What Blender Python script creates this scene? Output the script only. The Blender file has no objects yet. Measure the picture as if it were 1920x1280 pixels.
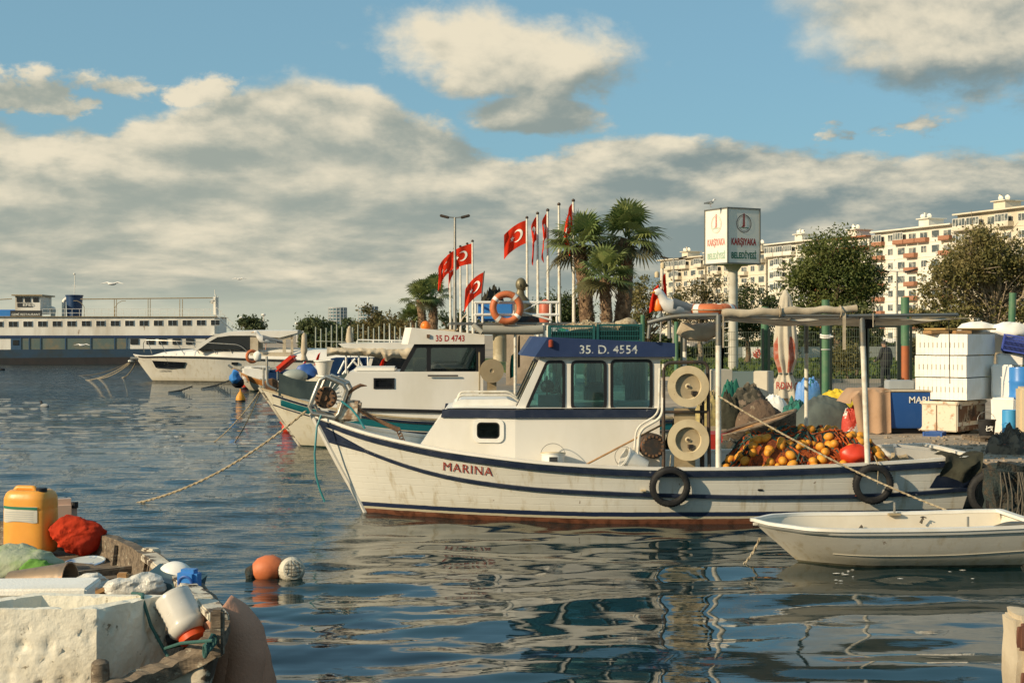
import bpy, bmesh, math, random
import numpy as np
from mathutils import Vector, Matrix, noise as mnoise
from mathutils.geometry import tessellate_polygon
SC = bpy.context.scene
COL = SC.collection
R = math.radians
H, F, HZ = 2.7, 2667.0, 626.0        # camera height above the water, focal length and horizon of the 1920x1280 photograph
QZ = 0.7                             # height of the quay above the water

# ---------------------------------------------------------------- camera
cam_d = bpy.data.cameras.new('camera'); cam = bpy.data.objects.new('camera', cam_d); COL.objects.link(cam)
cam.location = (0, 0, H); cam.rotation_euler = (R(90), 0, 0)
cam_d.sensor_width = 36; cam_d.lens = 36 * F / 1920; cam_d.shift_y = -(640 - HZ) / 1920
cam_d.clip_start = 0.1; cam_d.clip_end = 6000
SC.camera = cam
SC.view_settings.view_transform = 'Standard'; SC.view_settings.look = 'None'
SC.view_settings.exposure = 0.10; SC.view_settings.gamma = 1.0
SC.cycles.use_denoising = True
SC.cycles.max_bounces = 8; SC.cycles.transparent_max_bounces = 12
SC.cycles.caustics_reflective = False; SC.cycles.caustics_refractive = False
SC.cycles.sample_clamp_indirect = 4.0

# ---------------------------------------------------------------- sun
SUN_AZ, SUN_EL = -121.0, 24.0        # azimuth clockwise from +Y (the sun stands to the left, a little behind the camera)
sd = bpy.data.lights.new('sun', 'SUN'); sun = bpy.data.objects.new('sun', sd); COL.objects.link(sun)
sd.energy = 4.8; sd.angle = R(0.5); sd.color = (1.0, 0.80, 0.53)
sv = Vector((math.sin(R(SUN_AZ)) * math.cos(R(SUN_EL)), math.cos(R(SUN_AZ)) * math.cos(R(SUN_EL)), math.sin(R(SUN_EL))))
sun.rotation_euler = sv.to_track_quat('Z', 'Y').to_euler(); sun.location = (-30, -20, 40)

# ---------------------------------------------------------------- node helpers
class NT:
    def __init__(s, tree): s.t = tree
    def n(s, typ, **kw):
        nd = s.t.nodes.new(typ)
        for k, v in kw.items():
            if k == 'i':
                for kk, vv in v.items():
                    sock = nd.inputs[kk]
                    if hasattr(vv, 'is_output') or isinstance(vv, bpy.types.NodeSocket): s.t.links.new(vv, sock)
                    else: sock.default_value = vv
            else: setattr(nd, k, v)
        return nd
    def m(s, op, a, b=None, c=None, clamp=False):
        nd = s.t.nodes.new('ShaderNodeMath'); nd.operation = op; nd.use_clamp = clamp
        for k, v in enumerate((a, b, c)):
            if v is None: continue
            if isinstance(v, bpy.types.NodeSocket): s.t.links.new(v, nd.inputs[k])
            else: nd.inputs[k].default_value = v
        return nd.outputs[0]
    def mix(s, f, a, b, typ='MIX'):
        nd = s.t.nodes.new('ShaderNodeMix'); nd.data_type = 'RGBA'; nd.blend_type = typ
        for k, v in ((0, f), (6, a), (7, b)):
            if isinstance(v, bpy.types.NodeSocket): s.t.links.new(v, nd.inputs[k])
            else: nd.inputs[k].default_value = v if k == 0 else (tuple(v) + (1,))[:4]
        return nd.outputs[2]
    def smooth(s, x, lo, hi, a=0.0, b=1.0):
        nd = s.t.nodes.new('ShaderNodeMapRange'); nd.interpolation_type = 'SMOOTHSTEP'
        for k, v in enumerate((x, lo, hi, a, b)):
            if isinstance(v, bpy.types.NodeSocket): s.t.links.new(v, nd.inputs[k])
            else: nd.inputs[k].default_value = v
        return nd.outputs[0]
    def noise(s, vec, scale, detail=3, rough=0.55, dist=0.0):
        return s.n('ShaderNodeTexNoise', i={'Vector': vec, 'Scale': scale, 'Detail': detail, 'Roughness': rough, 'Distortion': dist}).outputs[0]
    def xyz(s, x, y, z=0.0):
        return s.n('ShaderNodeCombineXYZ', i={0: x, 1: y, 2: z}).outputs[0]

# ---------------------------------------------------------------- sky with clouds (laid out by direction)
w = bpy.data.worlds.new('World'); SC.world = w; w.use_nodes = True
wt = w.node_tree; wt.nodes.clear(); T = NT(wt)
SKY_STR = 0.10
tc = T.n('ShaderNodeTexCoord'); sep = T.n('ShaderNodeSeparateXYZ', i={0: tc.outputs['Generated']})
AZ = T.m('ARCTAN2', sep.outputs[0], sep.outputs[1]); EL = T.m('ARCSINE', sep.outputs[2])
def azp(px): return math.atan((px - 960) / F)
def elp(py): return (HZ - py) / F
def curve(T, x, pts, lo, hi, olo, ohi):
    f = T.m('DIVIDE', T.m('SUBTRACT', x, lo), hi - lo, clamp=True)
    cr = T.n('ShaderNodeFloatCurve', i={1: f}); c = cr.mapping.curves[0]
    pts = [((a - lo) / (hi - lo), (b - olo) / (ohi - olo)) for a, b in pts]
    c.points[0].location = pts[0]; c.points[1].location = pts[-1]
    for p in pts[1:-1]: c.points.new(*p)
    cr.mapping.update()
    return T.m('ADD', T.m('MULTIPLY', cr.outputs[0], ohi - olo), olo)
def cloud_field(T, u, v):
    """signed density: above 0 is cloud"""
    P1 = T.xyz(u, T.m('MULTIPLY', T.m('LOGARITHM', T.m('ADD', T.m('MAXIMUM', v, 0.0), .045), math.e), .36), 0.0)
    nb = T.noise(P1, 6.0, 9, 0.56, 0.1)
    nf = T.noise(P1, 26.0, 7, 0.62, 0.1)
    nn = T.m('ADD', T.m('MULTIPLY', T.m('SUBTRACT', nb, 0.5), 1.0), T.m('MULTIPLY', T.m('SUBTRACT', nf, 0.5), 0.40))
    top = curve(T, u, [(-3.2, .22), (azp(-900), .24), (azp(-200), .20), (azp(0), elp(235)), (azp(130), elp(250)), (azp(260), elp(225)), (azp(400), elp(200)), (azp(470), elp(190)), (azp(560), elp(152)), (azp(640), elp(160)), (azp(740), elp(195)), (azp(860), elp(238)), (azp(990), elp(285)), (azp(1150), elp(275)), (azp(1350), elp(255)), (azp(1560), elp(262)), (azp(1750), elp(290)), (azp(1930), elp(300)), (azp(2600), .16), (3.2, .22)], -3.2, 3.2, 0.0, 0.3)
    bank = T.m('DIVIDE', T.m('SUBTRACT', T.m('ADD', top, T.m('MULTIPLY', nn, .075)), v), 0.022)
    bank = T.m('MINIMUM', bank, 2.0)
    def blob(px, py, rx, ry, amp, tilt=0.0):
        dx = T.m('SUBTRACT', u, azp(px)); dy = T.m('SUBTRACT', v, elp(py))
        dy = T.m('ADD', dy, T.m('MULTIPLY', dx, tilt))
        a = T.m('DIVIDE', dx, rx / F); b = T.m('DIVIDE', dy, ry / F)
        d = T.m('SQRT', T.m('ADD', T.m('MULTIPLY', a, a), T.m('MULTIPLY', b, b)))
        return T.m('MULTIPLY', T.m('ADD', T.m('SUBTRACT', 1.0, d), T.m('MULTIPLY', nn, amp)), 1.5)
    out = bank
    for a in ((965, 105, 340, 84, 2.7, 0.12), (1800, 70, 300, 160, 1.8, 0.1), (1005, 222, 130, 40, 2.4, 0.0), (70, 205, 190, 46, 5.5, 0.0), (230, 185, 150, 34, 5.5, 0.0), (1600, 262, 150, 34, 5.0, 0.0)):
        out = T.m('MAXIMUM', out, blob(*a))
    hi = T.m('MULTIPLY', T.m('ADD', T.m('SUBTRACT', T.noise(T.xyz(u, T.m('MULTIPLY', v, 1.3), 3.0), 3.6, 6, .6, .3), .585), T.smooth(v, .27, .40, -.5, 0.0)), 7.0)
    return T.m('MAXIMUM', out, hi), nb
d0, nn0 = cloud_field(T, AZ, EL)
d1, nn1 = cloud_field(T, T.m('SUBTRACT', AZ, 0.010), T.m('ADD', EL, 0.013))
dens = T.smooth(d0, T.smooth(EL, .15, .20, -.05, -.25), T.smooth(EL, .15, .20, .45, .80))
edge = T.m('SUBTRACT', T.m('MINIMUM', d0, 1.6), T.m('MINIMUM', d1, 1.6))          # positive on the sunlit upper left edges
detail = T.m('SUBTRACT', nn0, nn1)
streak = T.noise(T.xyz(T.m('MULTIPLY', AZ, 1.0), T.m('MULTIPLY', EL, 4.0), 7.0), 5.0, 5, 0.5, 0.2)
lit = T.m('ADD', T.m('MULTIPLY', edge, T.smooth(EL, .14, .19, .34, .26)), T.m('MULTIPLY', detail, 4.2))
lit = T.m('ADD', lit, T.m('MULTIPLY', T.m('SUBTRACT', streak, 0.5), T.smooth(EL, .14, .19, 1.15, .45)))
lit = T.m('ADD', lit, T.smooth(AZ, azp(500), azp(1500), 0.34, 0.12))
lit = T.m('ADD', lit, T.smooth(EL, .165, .195, 0, .66))
lit = T.smooth(lit, -0.15, 1.15)
shade_c = T.mix(T.smooth(AZ, azp(300), azp(1700)), (.33, .36, .31), (.20, .255, .255))
cl = T.mix(lit, shade_c, (.80, .71, .53))
sky = T.n('ShaderNodeTexSky', sky_type='NISHITA', sun_disc=False, sun_elevation=R(SUN_EL), sun_rotation=R(SUN_AZ % 360), air_density=1.0, dust_density=1.2, ozone_density=2.0)
skc = T.mix(1.0, sky.outputs[0], (0.67, 0.98, 1.05), 'MULTIPLY')
skc = T.mix(.50, skc, (.27 * 10, .46 * 10, .54 * 10))
hz = T.smooth(EL, 0.0, .10, 1.0, 0.0)
inv = 1.0 / SKY_STR
clo = T.mix(1.0, cl, (inv, inv, inv), 'MULTIPLY')
skh = T.mix(T.m('MULTIPLY', hz, .85), skc, (.56 * inv, .55 * inv, .41 * inv))
dens2 = T.m('MULTIPLY', dens, T.smooth(EL, 0.006, 0.040, 0.0, 1.0))
dens2 = T.m('MULTIPLY', dens2, 0.95)
fin = T.mix(dens2, skh, clo)
bg = T.n('ShaderNodeBackground', i={0: fin, 1: SKY_STR})
T.n('ShaderNodeOutputWorld', i={0: bg.outputs[0]})
w.cycles.sampling_method = 'MANUAL'; w.cycles.sample_map_resolution = 1024

# ---------------------------------------------------------------- geometry helpers
def P(px, py, Y): return Vector(((px - 960) / F * Y, Y, H - (py - HZ) / F * Y))
def G(px, py, z=0.0): return P(px, py, (H - z) * F / (py - HZ))
def GY(px, Y, z=QZ): return Vector(((px - 960) / F * Y, Y, z))
class Frame:
    """a local frame: origin on the water or ground, +x to the right of the picture when th=0"""
    def __init__(s, X, Y, Z=0.0, th=0.0):
        s.o = Vector((X, Y, Z)); s.th = R(th); s.mw = Matrix.Translation(s.o) @ Matrix.Rotation(s.th, 4, 'Z'); s.mi = s.mw.inverted()
        s.c = s.mi @ Vector((0, 0, H)); s.r3 = s.mi.to_3x3()
    def L(s, px, py, yl):
        d = s.r3 @ Vector(((px - 960) / F, 1, -(py - HZ) / F)); t = (yl - s.c.y) / d.y
        return s.c + d * t
class MB:
    def __init__(s): s.v = []; s.f = []
    def add(s, vs, fs):
        b = len(s.v); s.v += [tuple(v) for v in vs]; s.f += [tuple(b + i for i in f) for f in fs]; return s
    def box(s, c, size, rz=0.0, taper=1.0, rx=0.0, ry=0.0):
        m = Matrix.Translation(c) @ Matrix.Rotation(rz, 4, 'Z') @ Matrix.Rotation(ry, 4, 'Y') @ Matrix.Rotation(rx, 4, 'X')
        x, y, z = size[0] / 2, size[1] / 2, size[2] / 2
        vs = [m @ Vector((a * x * (taper if k > 0 else 1), b * y * (taper if k > 0 else 1), k * z)) for k in (-1, 1) for a, b in ((-1, -1), (1, -1), (1, 1), (-1, 1))]
        return s.add(vs, [(3, 2, 1, 0), (4, 5, 6, 7), (0, 1, 5, 4), (1, 2, 6, 5), (2, 3, 7, 6), (3, 0, 4, 7)])
    def rbox(s, c, size, r=0.02, rz=0.0, ry=0.0, rx=0.0, jit=0.0, seg=1, taper=1.0):
        """bevelled box; seg>1 subdivides and jitters it"""
        bm = bmesh.new(); bmesh.ops.create_cube(bm, size=1.0)
        for v in bm.verts:
            k = taper if v.co.z > 0 else 1
            v.co = Vector((v.co.x * size[0] * k, v.co.y * size[1] * k, v.co.z * size[2]))
        if seg > 1: bmesh.ops.subdivide_edges(bm, edges=bm.edges[:], cuts=seg, use_grid_fill=True)
        if r: bmesh.ops.bevel(bm, geom=[e for e in bm.edges if len(e.link_faces) == 2 and e.calc_face_angle() > .5], offset=r, segments=2, affect='EDGES', clamp_overlap=True)
        if jit:
            for v in bm.verts: v.co += Vector(mnoise.noise_vector(v.co * (1.2 / max(size)) * 3 + Vector(c))) * jit
        m = Matrix.Translation(c) @ Matrix.Rotation(rz, 4, 'Z') @ Matrix.Rotation(ry, 4, 'Y') @ Matrix.Rotation(rx, 4, 'X')
        bm.verts.ensure_lookup_table(); bm.verts.index_update()
        s.add([m @ v.co for v in bm.verts], [tuple(v.index for v in f.verts) for f in bm.faces]); bm.free(); return s
    def tube(s, pts, r, n=8, cap=True, closed=False):
        pts = [Vector(p) for p in pts]; rs = r if isinstance(r, (list, tuple)) else [r] * len(pts)
        N = len(pts); b = len(s.v); up = None
        for i, p in enumerate(pts):
            if closed: d = pts[(i + 1) % N] - pts[i - 1]
            else: d = (pts[min(i + 1, N - 1)] - pts[max(i - 1, 0)])
            d = d.normalized() if d.length > 1e-9 else Vector((0, 0, 1))
            if up is None: up = Vector((0, 0, 1)) if abs(d.z) < .9 else Vector((1, 0, 0))
            a = d.cross(up); a = a.normalized() if a.length > 1e-6 else d.orthogonal().normalized()
            c = a.cross(d).normalized(); up = c
            for k in range(n):
                t = 2 * math.pi * k / n; s.v.append(tuple(p + (a * math.cos(t) + c * math.sin(t)) * rs[i]))
        for i in range(N if closed else N - 1):
            j = (i + 1) % N
            for k in range(n):
                l = (k + 1) % n; s.f.append((b + i * n + k, b + i * n + l, b + j * n + l, b + j * n + k))
        if cap and not closed:
            s.f.append(tuple(b + k for k in range(n))[::-1]); s.f.append(tuple(b + (N - 1) * n + k for k in range(n)))
        return s
    def lathe(s, prof, c=(0, 0, 0), n=20, m=None, sx=1.0, sy=1.0):
        """prof: (radius, z) pairs"""
        M = Matrix.Translation(c) @ (m if m is not None else Matrix.Identity(4)); b = len(s.v)
        for r, z in prof:
            for k in range(n):
                t = 2 * math.pi * k / n; s.v.append(tuple(M @ Vector((r * math.cos(t) * sx, r * math.sin(t) * sy, z))))
        for i in range(len(prof) - 1):
            for k in range(n):
                l = (k + 1) % n; s.f.append((b + i * n + k, b + i * n + l, b + (i + 1) * n + l, b + (i + 1) * n + k))
        if prof[0][0] > 1e-5: s.f.append(tuple(b + k for k in range(n))[::-1])
        if prof[-1][0] > 1e-5: s.f.append(tuple(b + (len(prof) - 1) * n + k for k in range(n)))
        return s
    def grid(s, fn, nu, nv, closeu=False):
        b = len(s.v)
        for i in range(nu + 1):
            for j in range(nv + 1): s.v.append(tuple(fn(i / nu, j / nv)))
        for i in range(nu):
            for j in range(nv):
                a = b + i * (nv + 1) + j; s.f.append((a, a + nv + 1, a + nv + 2, a + 1))
        return s
    def prism(s, poly, fn0, fn1):
        """extruded 2D polygon; fn0/fn1 map (a,b) to the two faces"""
        n = len(poly); b = len(s.v)
        s.v += [tuple(fn0(*p)) for p in poly] + [tuple(fn1(*p)) for p in poly]
        tris = tessellate_polygon([[Vector((p[0], p[1], 0)) for p in poly]])
        s.f += [(b + t[0], b + t[1], b + t[2]) for t in tris] + [(b + n + t[2], b + n + t[1], b + n + t[0]) for t in tris]
        s.f += [(b + i, b + (i + 1) % n, b + n + (i + 1) % n, b + n + i) for i in range(n)]
        return s
    def panel(s, outer, holes, fn0, fn1):
        loops = [outer] + holes; b = len(s.v); flat = [p for l in loops for p in l]; n = len(flat)
        s.v += [tuple(fn0(*p)) for p in flat] + [tuple(fn1(*p)) for p in flat]
        for t in tessellate_polygon([[Vector((p[0], p[1], 0)) for p in l] for l in loops]):
            s.f.append((b + t[0], b + t[1], b + t[2])); s.f.append((b + n + t[2], b + n + t[1], b + n + t[0]))
        k = 0
        for l in loops:
            for i in range(len(l)):
                j = (i + 1) % len(l); s.f.append((b + k + i, b + k + j, b + n + k + j, b + n + k + i))
            k += len(l)
        return s
    def ball(s, c, r, n=12, sc=(1, 1, 1), m=None):
        pr = [(math.sin(math.pi * i / n), -math.cos(math.pi * i / n)) for i in range(n + 1)]
        M = (m if m is not None else Matrix.Identity(4)) @ Matrix.Diagonal((r * sc[0], r * sc[1], r * sc[2], 1))
        return s.lathe(pr, c, n + 4, M)
    def torus(s, c, R_, r, m=None, n=36, k=10, arc=(0, 1)):
        M = Matrix.Translation(c) @ (m if m is not None else Matrix.Identity(4)); full = arc == (0, 1)
        pts = [M @ Vector((R_ * math.cos(2 * math.pi * (arc[0] + (arc[1] - arc[0]) * i / n)), R_ * math.sin(2 * math.pi * (arc[0] + (arc[1] - arc[0]) * i / n)), 0)) for i in range(n if full else n + 1)]
        return s.tube(pts, r, k, closed=full)
    def xf(s, m):
        s.v = [tuple(m @ Vector(v)) for v in s.v]; return s
    def jitter(s, a, f=1.0, seed=0.0):
        o = Vector((seed, seed * 1.7, -seed))
        s.v = [tuple(Vector(v) + Vector(mnoise.noise_vector(Vector(v) * f + o)) * a) for v in s.v]; return s
    def build(s, name, mat, parent=None, smooth=False, world=False, at=None, label=None, cat=None, group=None, kind=None, mats=None, fmat=None):
        vs = s.v; org = Vector(at) if at is not None else Vector((0, 0, 0))
        if world and parent is not None:
            m = Matrix.Identity(4); p = parent
            while p is not None: m = (Matrix.Translation(p.location) @ p.rotation_euler.to_matrix().to_4x4()) @ m; p = p.parent
            mi = m.inverted(); vs = [tuple(mi @ Vector(v)) for v in vs]
        if at is not None: vs = [tuple(Vector(v) - org) for v in vs]
        me = bpy.data.meshes.new(name); me.from_pydata(vs, [], s.f); me.validate()
        me.materials.append(mat)
        if mats:
            for q in mats: me.materials.append(q)
            if fmat: me.polygons.foreach_set('material_index', fmat[:len(me.polygons)])
        bm = bmesh.new(); bm.from_mesh(me)
        if smooth is not False:
            ang = R(40 if smooth is True else smooth)
            for f in bm.faces: f.smooth = True
            for e in bm.edges:
                if len(e.link_faces) == 2 and e.calc_face_angle(0) > ang: e.smooth = False
        if len(bm.faces) < 60000: bmesh.ops.recalc_face_normals(bm, faces=bm.faces[:])
        bm.to_mesh(me); bm.free()
        o = bpy.data.objects.new(name, me); COL.objects.link(o); o.location = org
        if parent is not None: o.parent = parent
        tag(o, label, cat, group, kind)
        return o
def tag(o, label=None, cat=None, group=None, kind=None):
    if label: o['label'] = label
    if cat: o['category'] = cat
    if group: o['group'] = group
    if kind: o['kind'] = kind
    return o
def thing(name, label, cat, loc=(0, 0, 0), rz=0.0, group=None):
    o = bpy.data.objects.new(name, None); COL.objects.link(o); o.location = loc; o.rotation_euler = (0, 0, rz)
    o.empty_display_size = .3
    return tag(o, label, cat, group)
def kids(o): return [c for c in COL.objects if c.parent == o]
def copy_tree(o, parent=None, cmap=None):
    c = o.copy(); COL.objects.link(c); c.parent = parent
    for ch in [k for k in list(COL.objects) if k.parent == o]: copy_tree(ch, c)
    return c
def arcpts(pts, r=0.1, n=5):
    """round the corners of a polyline"""
    pts = [Vector(p) for p in pts]; out = [pts[0]]
    for i in range(1, len(pts) - 1):
        a, b, c = pts[i - 1], pts[i], pts[i + 1]
        d1 = (a - b); d2 = (c - b); rr = min(r, d1.length * .45, d2.length * .45)
        p, q = b + d1.normalized() * rr, b + d2.normalized() * rr
        for k in range(n + 1):
            t = k / n; out.append(p * (1 - t) ** 2 + b * 2 * t * (1 - t) + q * t * t)
    return out + [pts[-1]]
def rrect(x0, x1, z0, z1, r, n=4):
    o = []
    for cx, cz, a0 in ((x1 - r, z1 - r, 0), (x0 + r, z1 - r, 90), (x0 + r, z0 + r, 180), (x1 - r, z0 + r, 270)):
        for k in range(n + 1):
            a = R(a0 + 90 * k / n); o.append((cx + r * math.cos(a), cz + r * math.sin(a)))
    return o
def rpoly(poly, r, n=4):
    o = []; N = len(poly)
    for i in range(N):
        a, b, c = (Vector(poly[(i + k) % N]) for k in (-1, 0, 1))
        d1, d2 = a - b, c - b; rr = min(r, d1.length * .45, d2.length * .45)
        p, q = b + d1.normalized() * rr, b + d2.normalized() * rr
        for k in range(n + 1):
            t = k / n; v = p * (1 - t) ** 2 + b * 2 * t * (1 - t) + q * t * t; o.append((v.x, v.y))
    return o
def inset(poly, d):
    """shrink (d>0) or grow a polygon"""
    N = len(poly); A = sum(poly[i][0] * poly[(i + 1) % N][1] - poly[(i + 1) % N][0] * poly[i][1] for i in range(N)); sg = 1 if A > 0 else -1
    o = []
    for i in range(N):
        a, b, c = (Vector(poly[(i + k) % N]) for k in (-1, 0, 1))
        n1 = Vector((-(b - a).y, (b - a).x)); n2 = Vector((-(c - b).y, (c - b).x))
        n1 = n1.normalized() if n1.length > 1e-9 else Vector((0, 0)); n2 = n2.normalized() if n2.length > 1e-9 else n1
        m = (n1 + n2); m = m.normalized() if m.length > 1e-6 else n1
        k = 1 / max(.5, m.dot(n2)); o.append((b.x + m.x * d * k * sg, b.y + m.y * d * k * sg))
    return o
def text_mesh(s, size=1.0, bold=0.0, fit=None, space=1.0):
    """filled letters: vertices (x from 0 to width, y from 0), faces"""
    cu = bpy.data.curves.new('t', 'FONT'); cu.body = s; cu.size = size; cu.offset = bold * size; cu.resolution_u = 3; cu.space_character = space
    ob = bpy.data.objects.new('t', cu); COL.objects.link(ob)
    dg = bpy.context.evaluated_depsgraph_get(); me = bpy.data.meshes.new_from_object(ob.evaluated_get(dg))
    vs = [tuple(v.co) for v in me.vertices]; fs = [tuple(p.vertices) for p in me.polygons]
    bpy.data.objects.remove(ob); bpy.data.curves.remove(cu); bpy.data.meshes.remove(me)
    x0 = min(v[0] for v in vs); x1 = max(v[0] for v in vs); y0 = min(v[1] for v in vs); y1 = max(v[1] for v in vs)
    if fit:   # (width, height)
        vs = [((v[0] - x0) / (x1 - x0) * fit[0], (v[1] - y0) / (y1 - y0) * fit[1]) for v in vs]
    else: vs = [(v[0] - x0, v[1]) for v in vs]
    return vs, fs
def lettering(s, fit, fn, mat, parent, name='lettering', bold=0.0, space=1.0, world=False):
    vs, fs = text_mesh(s, 1.0, bold, fit, space); mb = MB(); mb.add([fn(a, b) for a, b in vs], fs)
    return mb.build(name, mat, parent, world=world)

# ---------------------------------------------------------------- materials
def mat(name, c, rough=.6, metal=0.0, c2=None, nscale=3.0, namp=.5, thr=(.4, .7), bump=.0, bscale=20.0, stretch=(1, 1, 1), spec=.5, alpha=None, trans=0.0, sss=0, coat=0.0, c3=None, n3=14.0, thr3=(.6, .68), det=4):
    """procedural surface: base colour, a second colour in noise patches (wear, dirt), optional third for small spots, bump"""
    m = bpy.data.materials.new(name); m.use_nodes = True; t = m.node_tree; t.nodes.clear(); T = NT(t)
    co = T.n('ShaderNodeTexCoord').outputs['Object']
    mp = T.n('ShaderNodeMapping', i={0: co, 3: stretch}).outputs[0]
    if c2 is None: c2 = tuple(x * .78 for x in c)
    f = T.smooth(T.noise(mp, nscale, det, .6), thr[0], thr[1])
    col = T.mix(T.m('MULTIPLY', f, namp), c, c2)
    if c3 is not None:
        f3 = T.smooth(T.noise(mp, n3, 5, .65), thr3[0], thr3[1]); col = T.mix(f3, col, c3)
    b = T.n('ShaderNodeBsdfPrincipled', i={'Base Color': col, 'Metallic': metal, 'IOR': 1.45, 'Specular IOR Level': spec, 'Transmission Weight': trans, 'Coat Weight': coat})
    rr = T.m('ADD', T.m('MULTIPLY', T.m('SUBTRACT', T.noise(mp, nscale * 3, 3), .5), .25), rough, clamp=True)
    t.links.new(rr, b.inputs['Roughness'])
    if alpha is not None: b.inputs['Alpha'].default_value = alpha
    if sss: b.inputs['Subsurface Weight'].default_value = sss; b.inputs['Subsurface Radius'].default_value = (.05, .03, .02)
    if bump:
        bn = T.n('ShaderNodeBump', i={'Height': T.noise(mp, bscale, 4, .6), 'Strength': 1.0, 'Distance': bump})
        t.links.new(bn.outputs[0], b.inputs['Normal'])
    T.n('ShaderNodeOutputMaterial', i={0: b.outputs[0]})
    m['c'] = c
    return m
def glass(name, tint=(.55, .75, .74), refl=.12):
    m = bpy.data.materials.new(name); m.use_nodes = True; t = m.node_tree; t.nodes.clear(); T = NT(t)
    fr = T.n('ShaderNodeFresnel', i={0: 1.5}).outputs[0]
    f = T.m('ADD', T.m('MULTIPLY', fr, 1.0), refl, clamp=True)
    a = T.n('ShaderNodeBsdfTransparent', i={0: tint + (1,)}); b = T.n('ShaderNodeBsdfGlossy', i={0: (.8, .9, .9, 1), 1: .03})
    mx = T.n('ShaderNodeMixShader', i={0: f, 1: a.outputs[0], 2: b.outputs[0]}); T.n('ShaderNodeOutputMaterial', i={0: mx.outputs[0]})
    return m
def cloth(name, c, c2=None, trans=.25, nscale=4.0, namp=.5, bump=.01, bscale=12.0, thr=(.4, .7)):
    m = mat(name, c, .85, 0, c2, nscale, namp, thr, bump, bscale, spec=.15); t = m.node_tree; T = NT(t)
    pb = next(n for n in t.nodes if n.type == 'BSDF_PRINCIPLED'); out = next(n for n in t.nodes if n.type == 'OUTPUT_MATERIAL')
    tr = T.n('ShaderNodeBsdfTranslucent'); t.links.new(pb.inputs['Base Color'].links[0].from_socket, tr.inputs[0])
    mx = T.n('ShaderNodeMixShader', i={0: trans, 1: pb.outputs[0], 2: tr.outputs[0]}); t.links.new(mx.outputs[0], out.inputs[0])
    return m

# ================================================================ materials used throughout
M = {}
M['boat_white'] = mat('boat_white', (.74, .71, .64), .38, c2=(.60, .55, .44), nscale=1.6, namp=.55, thr=(.42, .75), bump=.004, bscale=2.5, stretch=(.7, 1, 1.6), coat=.2, c3=(.33, .20, .10), n3=5, thr3=(.735, .78))
M['trunk_white'] = mat('trunk_white', (.78, .75, .68), .42, c2=(.62, .58, .48), nscale=1.4, namp=.5, thr=(.4, .75), bump=.003, bscale=2.0, stretch=(1, 1, .45), coat=.15)
M['white'] = mat('white', (.80, .78, .72), .45, c2=(.62, .58, .48), nscale=3, namp=.5)
M['white_far'] = mat('white_far', (.80, .77, .70), .4, c2=(.60, .56, .47), nscale=.8, namp=.5)
M['navy'] = mat('navy', (.010, .019, .045), .5, c2=(.03, .04, .07), nscale=5, namp=.7, c3=(.30, .30, .30), n3=9, thr3=(.66, .72), bump=.003, bscale=18)
M['visor_blue'] = mat('visor_blue', (.016, .034, .10), .5, c2=(.028, .05, .13), nscale=3, namp=.6, c3=(.25, .28, .34), n3=11, thr3=(.73, .78))
M['blue'] = mat('blue', (.03, .10, .35), .45, c2=(.05, .14, .38), nscale=3)
M['blue_bright'] = mat('blue_bright', (.04, .20, .55), .35, c2=(.06, .24, .55), nscale=4)
M['navy_tarp'] = cloth('navy_tarp', (.01, .035, .10), trans=.05)
M['teal_paint'] = mat('teal_paint', (.01, .13, .16), .45, c2=(.02, .19, .2), nscale=4, c3=(.5, .5, .45), n3=7, thr3=(.68, .72))
M['teal_hose'] = mat('teal_hose', (.03, .22, .24), .45, c2=(.02, .15, .18))
M['rubber'] = mat('rubber', (.012, .012, .013), .75, c2=(.04, .038, .034), nscale=6, namp=.7, bump=.006, bscale=30)
M['black'] = mat('black', (.01, .01, .012), .5)
M['dark_grey'] = mat('dark_grey', (.035, .038, .04), .55)
M['grey_metal'] = mat('grey_metal', (.20, .21, .20), .45, .6, c2=(.26, .22, .16), nscale=8, namp=.7)
M['galv'] = mat('galv', (.38, .38, .35), .42, .75, c2=(.30, .24, .17), nscale=9, namp=.6, bump=.002)
M['rust'] = mat('rust', (.13, .075, .045), .8, .2, c2=(.25, .13, .06), nscale=12, namp=.9, bump=.006, bscale=30)
M['dark_metal'] = mat('dark_metal', (.055, .05, .045), .6, .4, c2=(.14, .08, .045), nscale=10, namp=.6, bump=.003)
M['cream_plastic'] = mat('cream_plastic', (.60, .50, .32), .5, c2=(.46, .36, .21), nscale=5, namp=.6, c3=(.14, .09, .05), n3=16, thr3=(.68, .73))
M['cream_dirty'] = mat('cream_dirty', (.36, .29, .18), .6, c2=(.24, .18, .10), nscale=5, namp=.8)
M['pole_white'] = mat('pole_white', (.74, .71, .62), .45, c2=(.5, .42, .30), nscale=9, namp=.6, c3=(.2, .12, .06), n3=22, thr3=(.68, .72))
M['orange'] = mat('orange', (.62, .14, .04), .5, c2=(.48, .10, .035), nscale=5, namp=.7)
M['orange_ring'] = mat('orange_ring', (.60, .17, .06), .55, c2=(.44, .11, .04), nscale=5, namp=.8, c3=(.25, .06, .03), n3=15, thr3=(.66, .72), bump=.003)
M['bright_orange'] = mat('bright_orange', (.85, .20, .02), .4, c2=(.75, .15, .02))
M['red'] = mat('red', (.55, .025, .015), .5, c2=(.40, .02, .015))
M['red_paint'] = mat('red_paint', (.40, .03, .02), .6)
M['green_paint'] = mat('green_paint', (.02, .18, .11), .6)
M['wood'] = mat('wood', (.42, .24, .10), .6, c2=(.22, .12, .05), nscale=4, namp=.9, stretch=(1, 9, 9), bump=.004, bscale=12)
M['old_wood'] = mat('old_wood', (.19, .145, .10), .85, c2=(.06, .045, .032), nscale=3, namp=.9, stretch=(2, 8, 8), bump=.010, bscale=7, c3=(.40, .36, .27), n3=4, thr3=(.58, .70))
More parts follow.
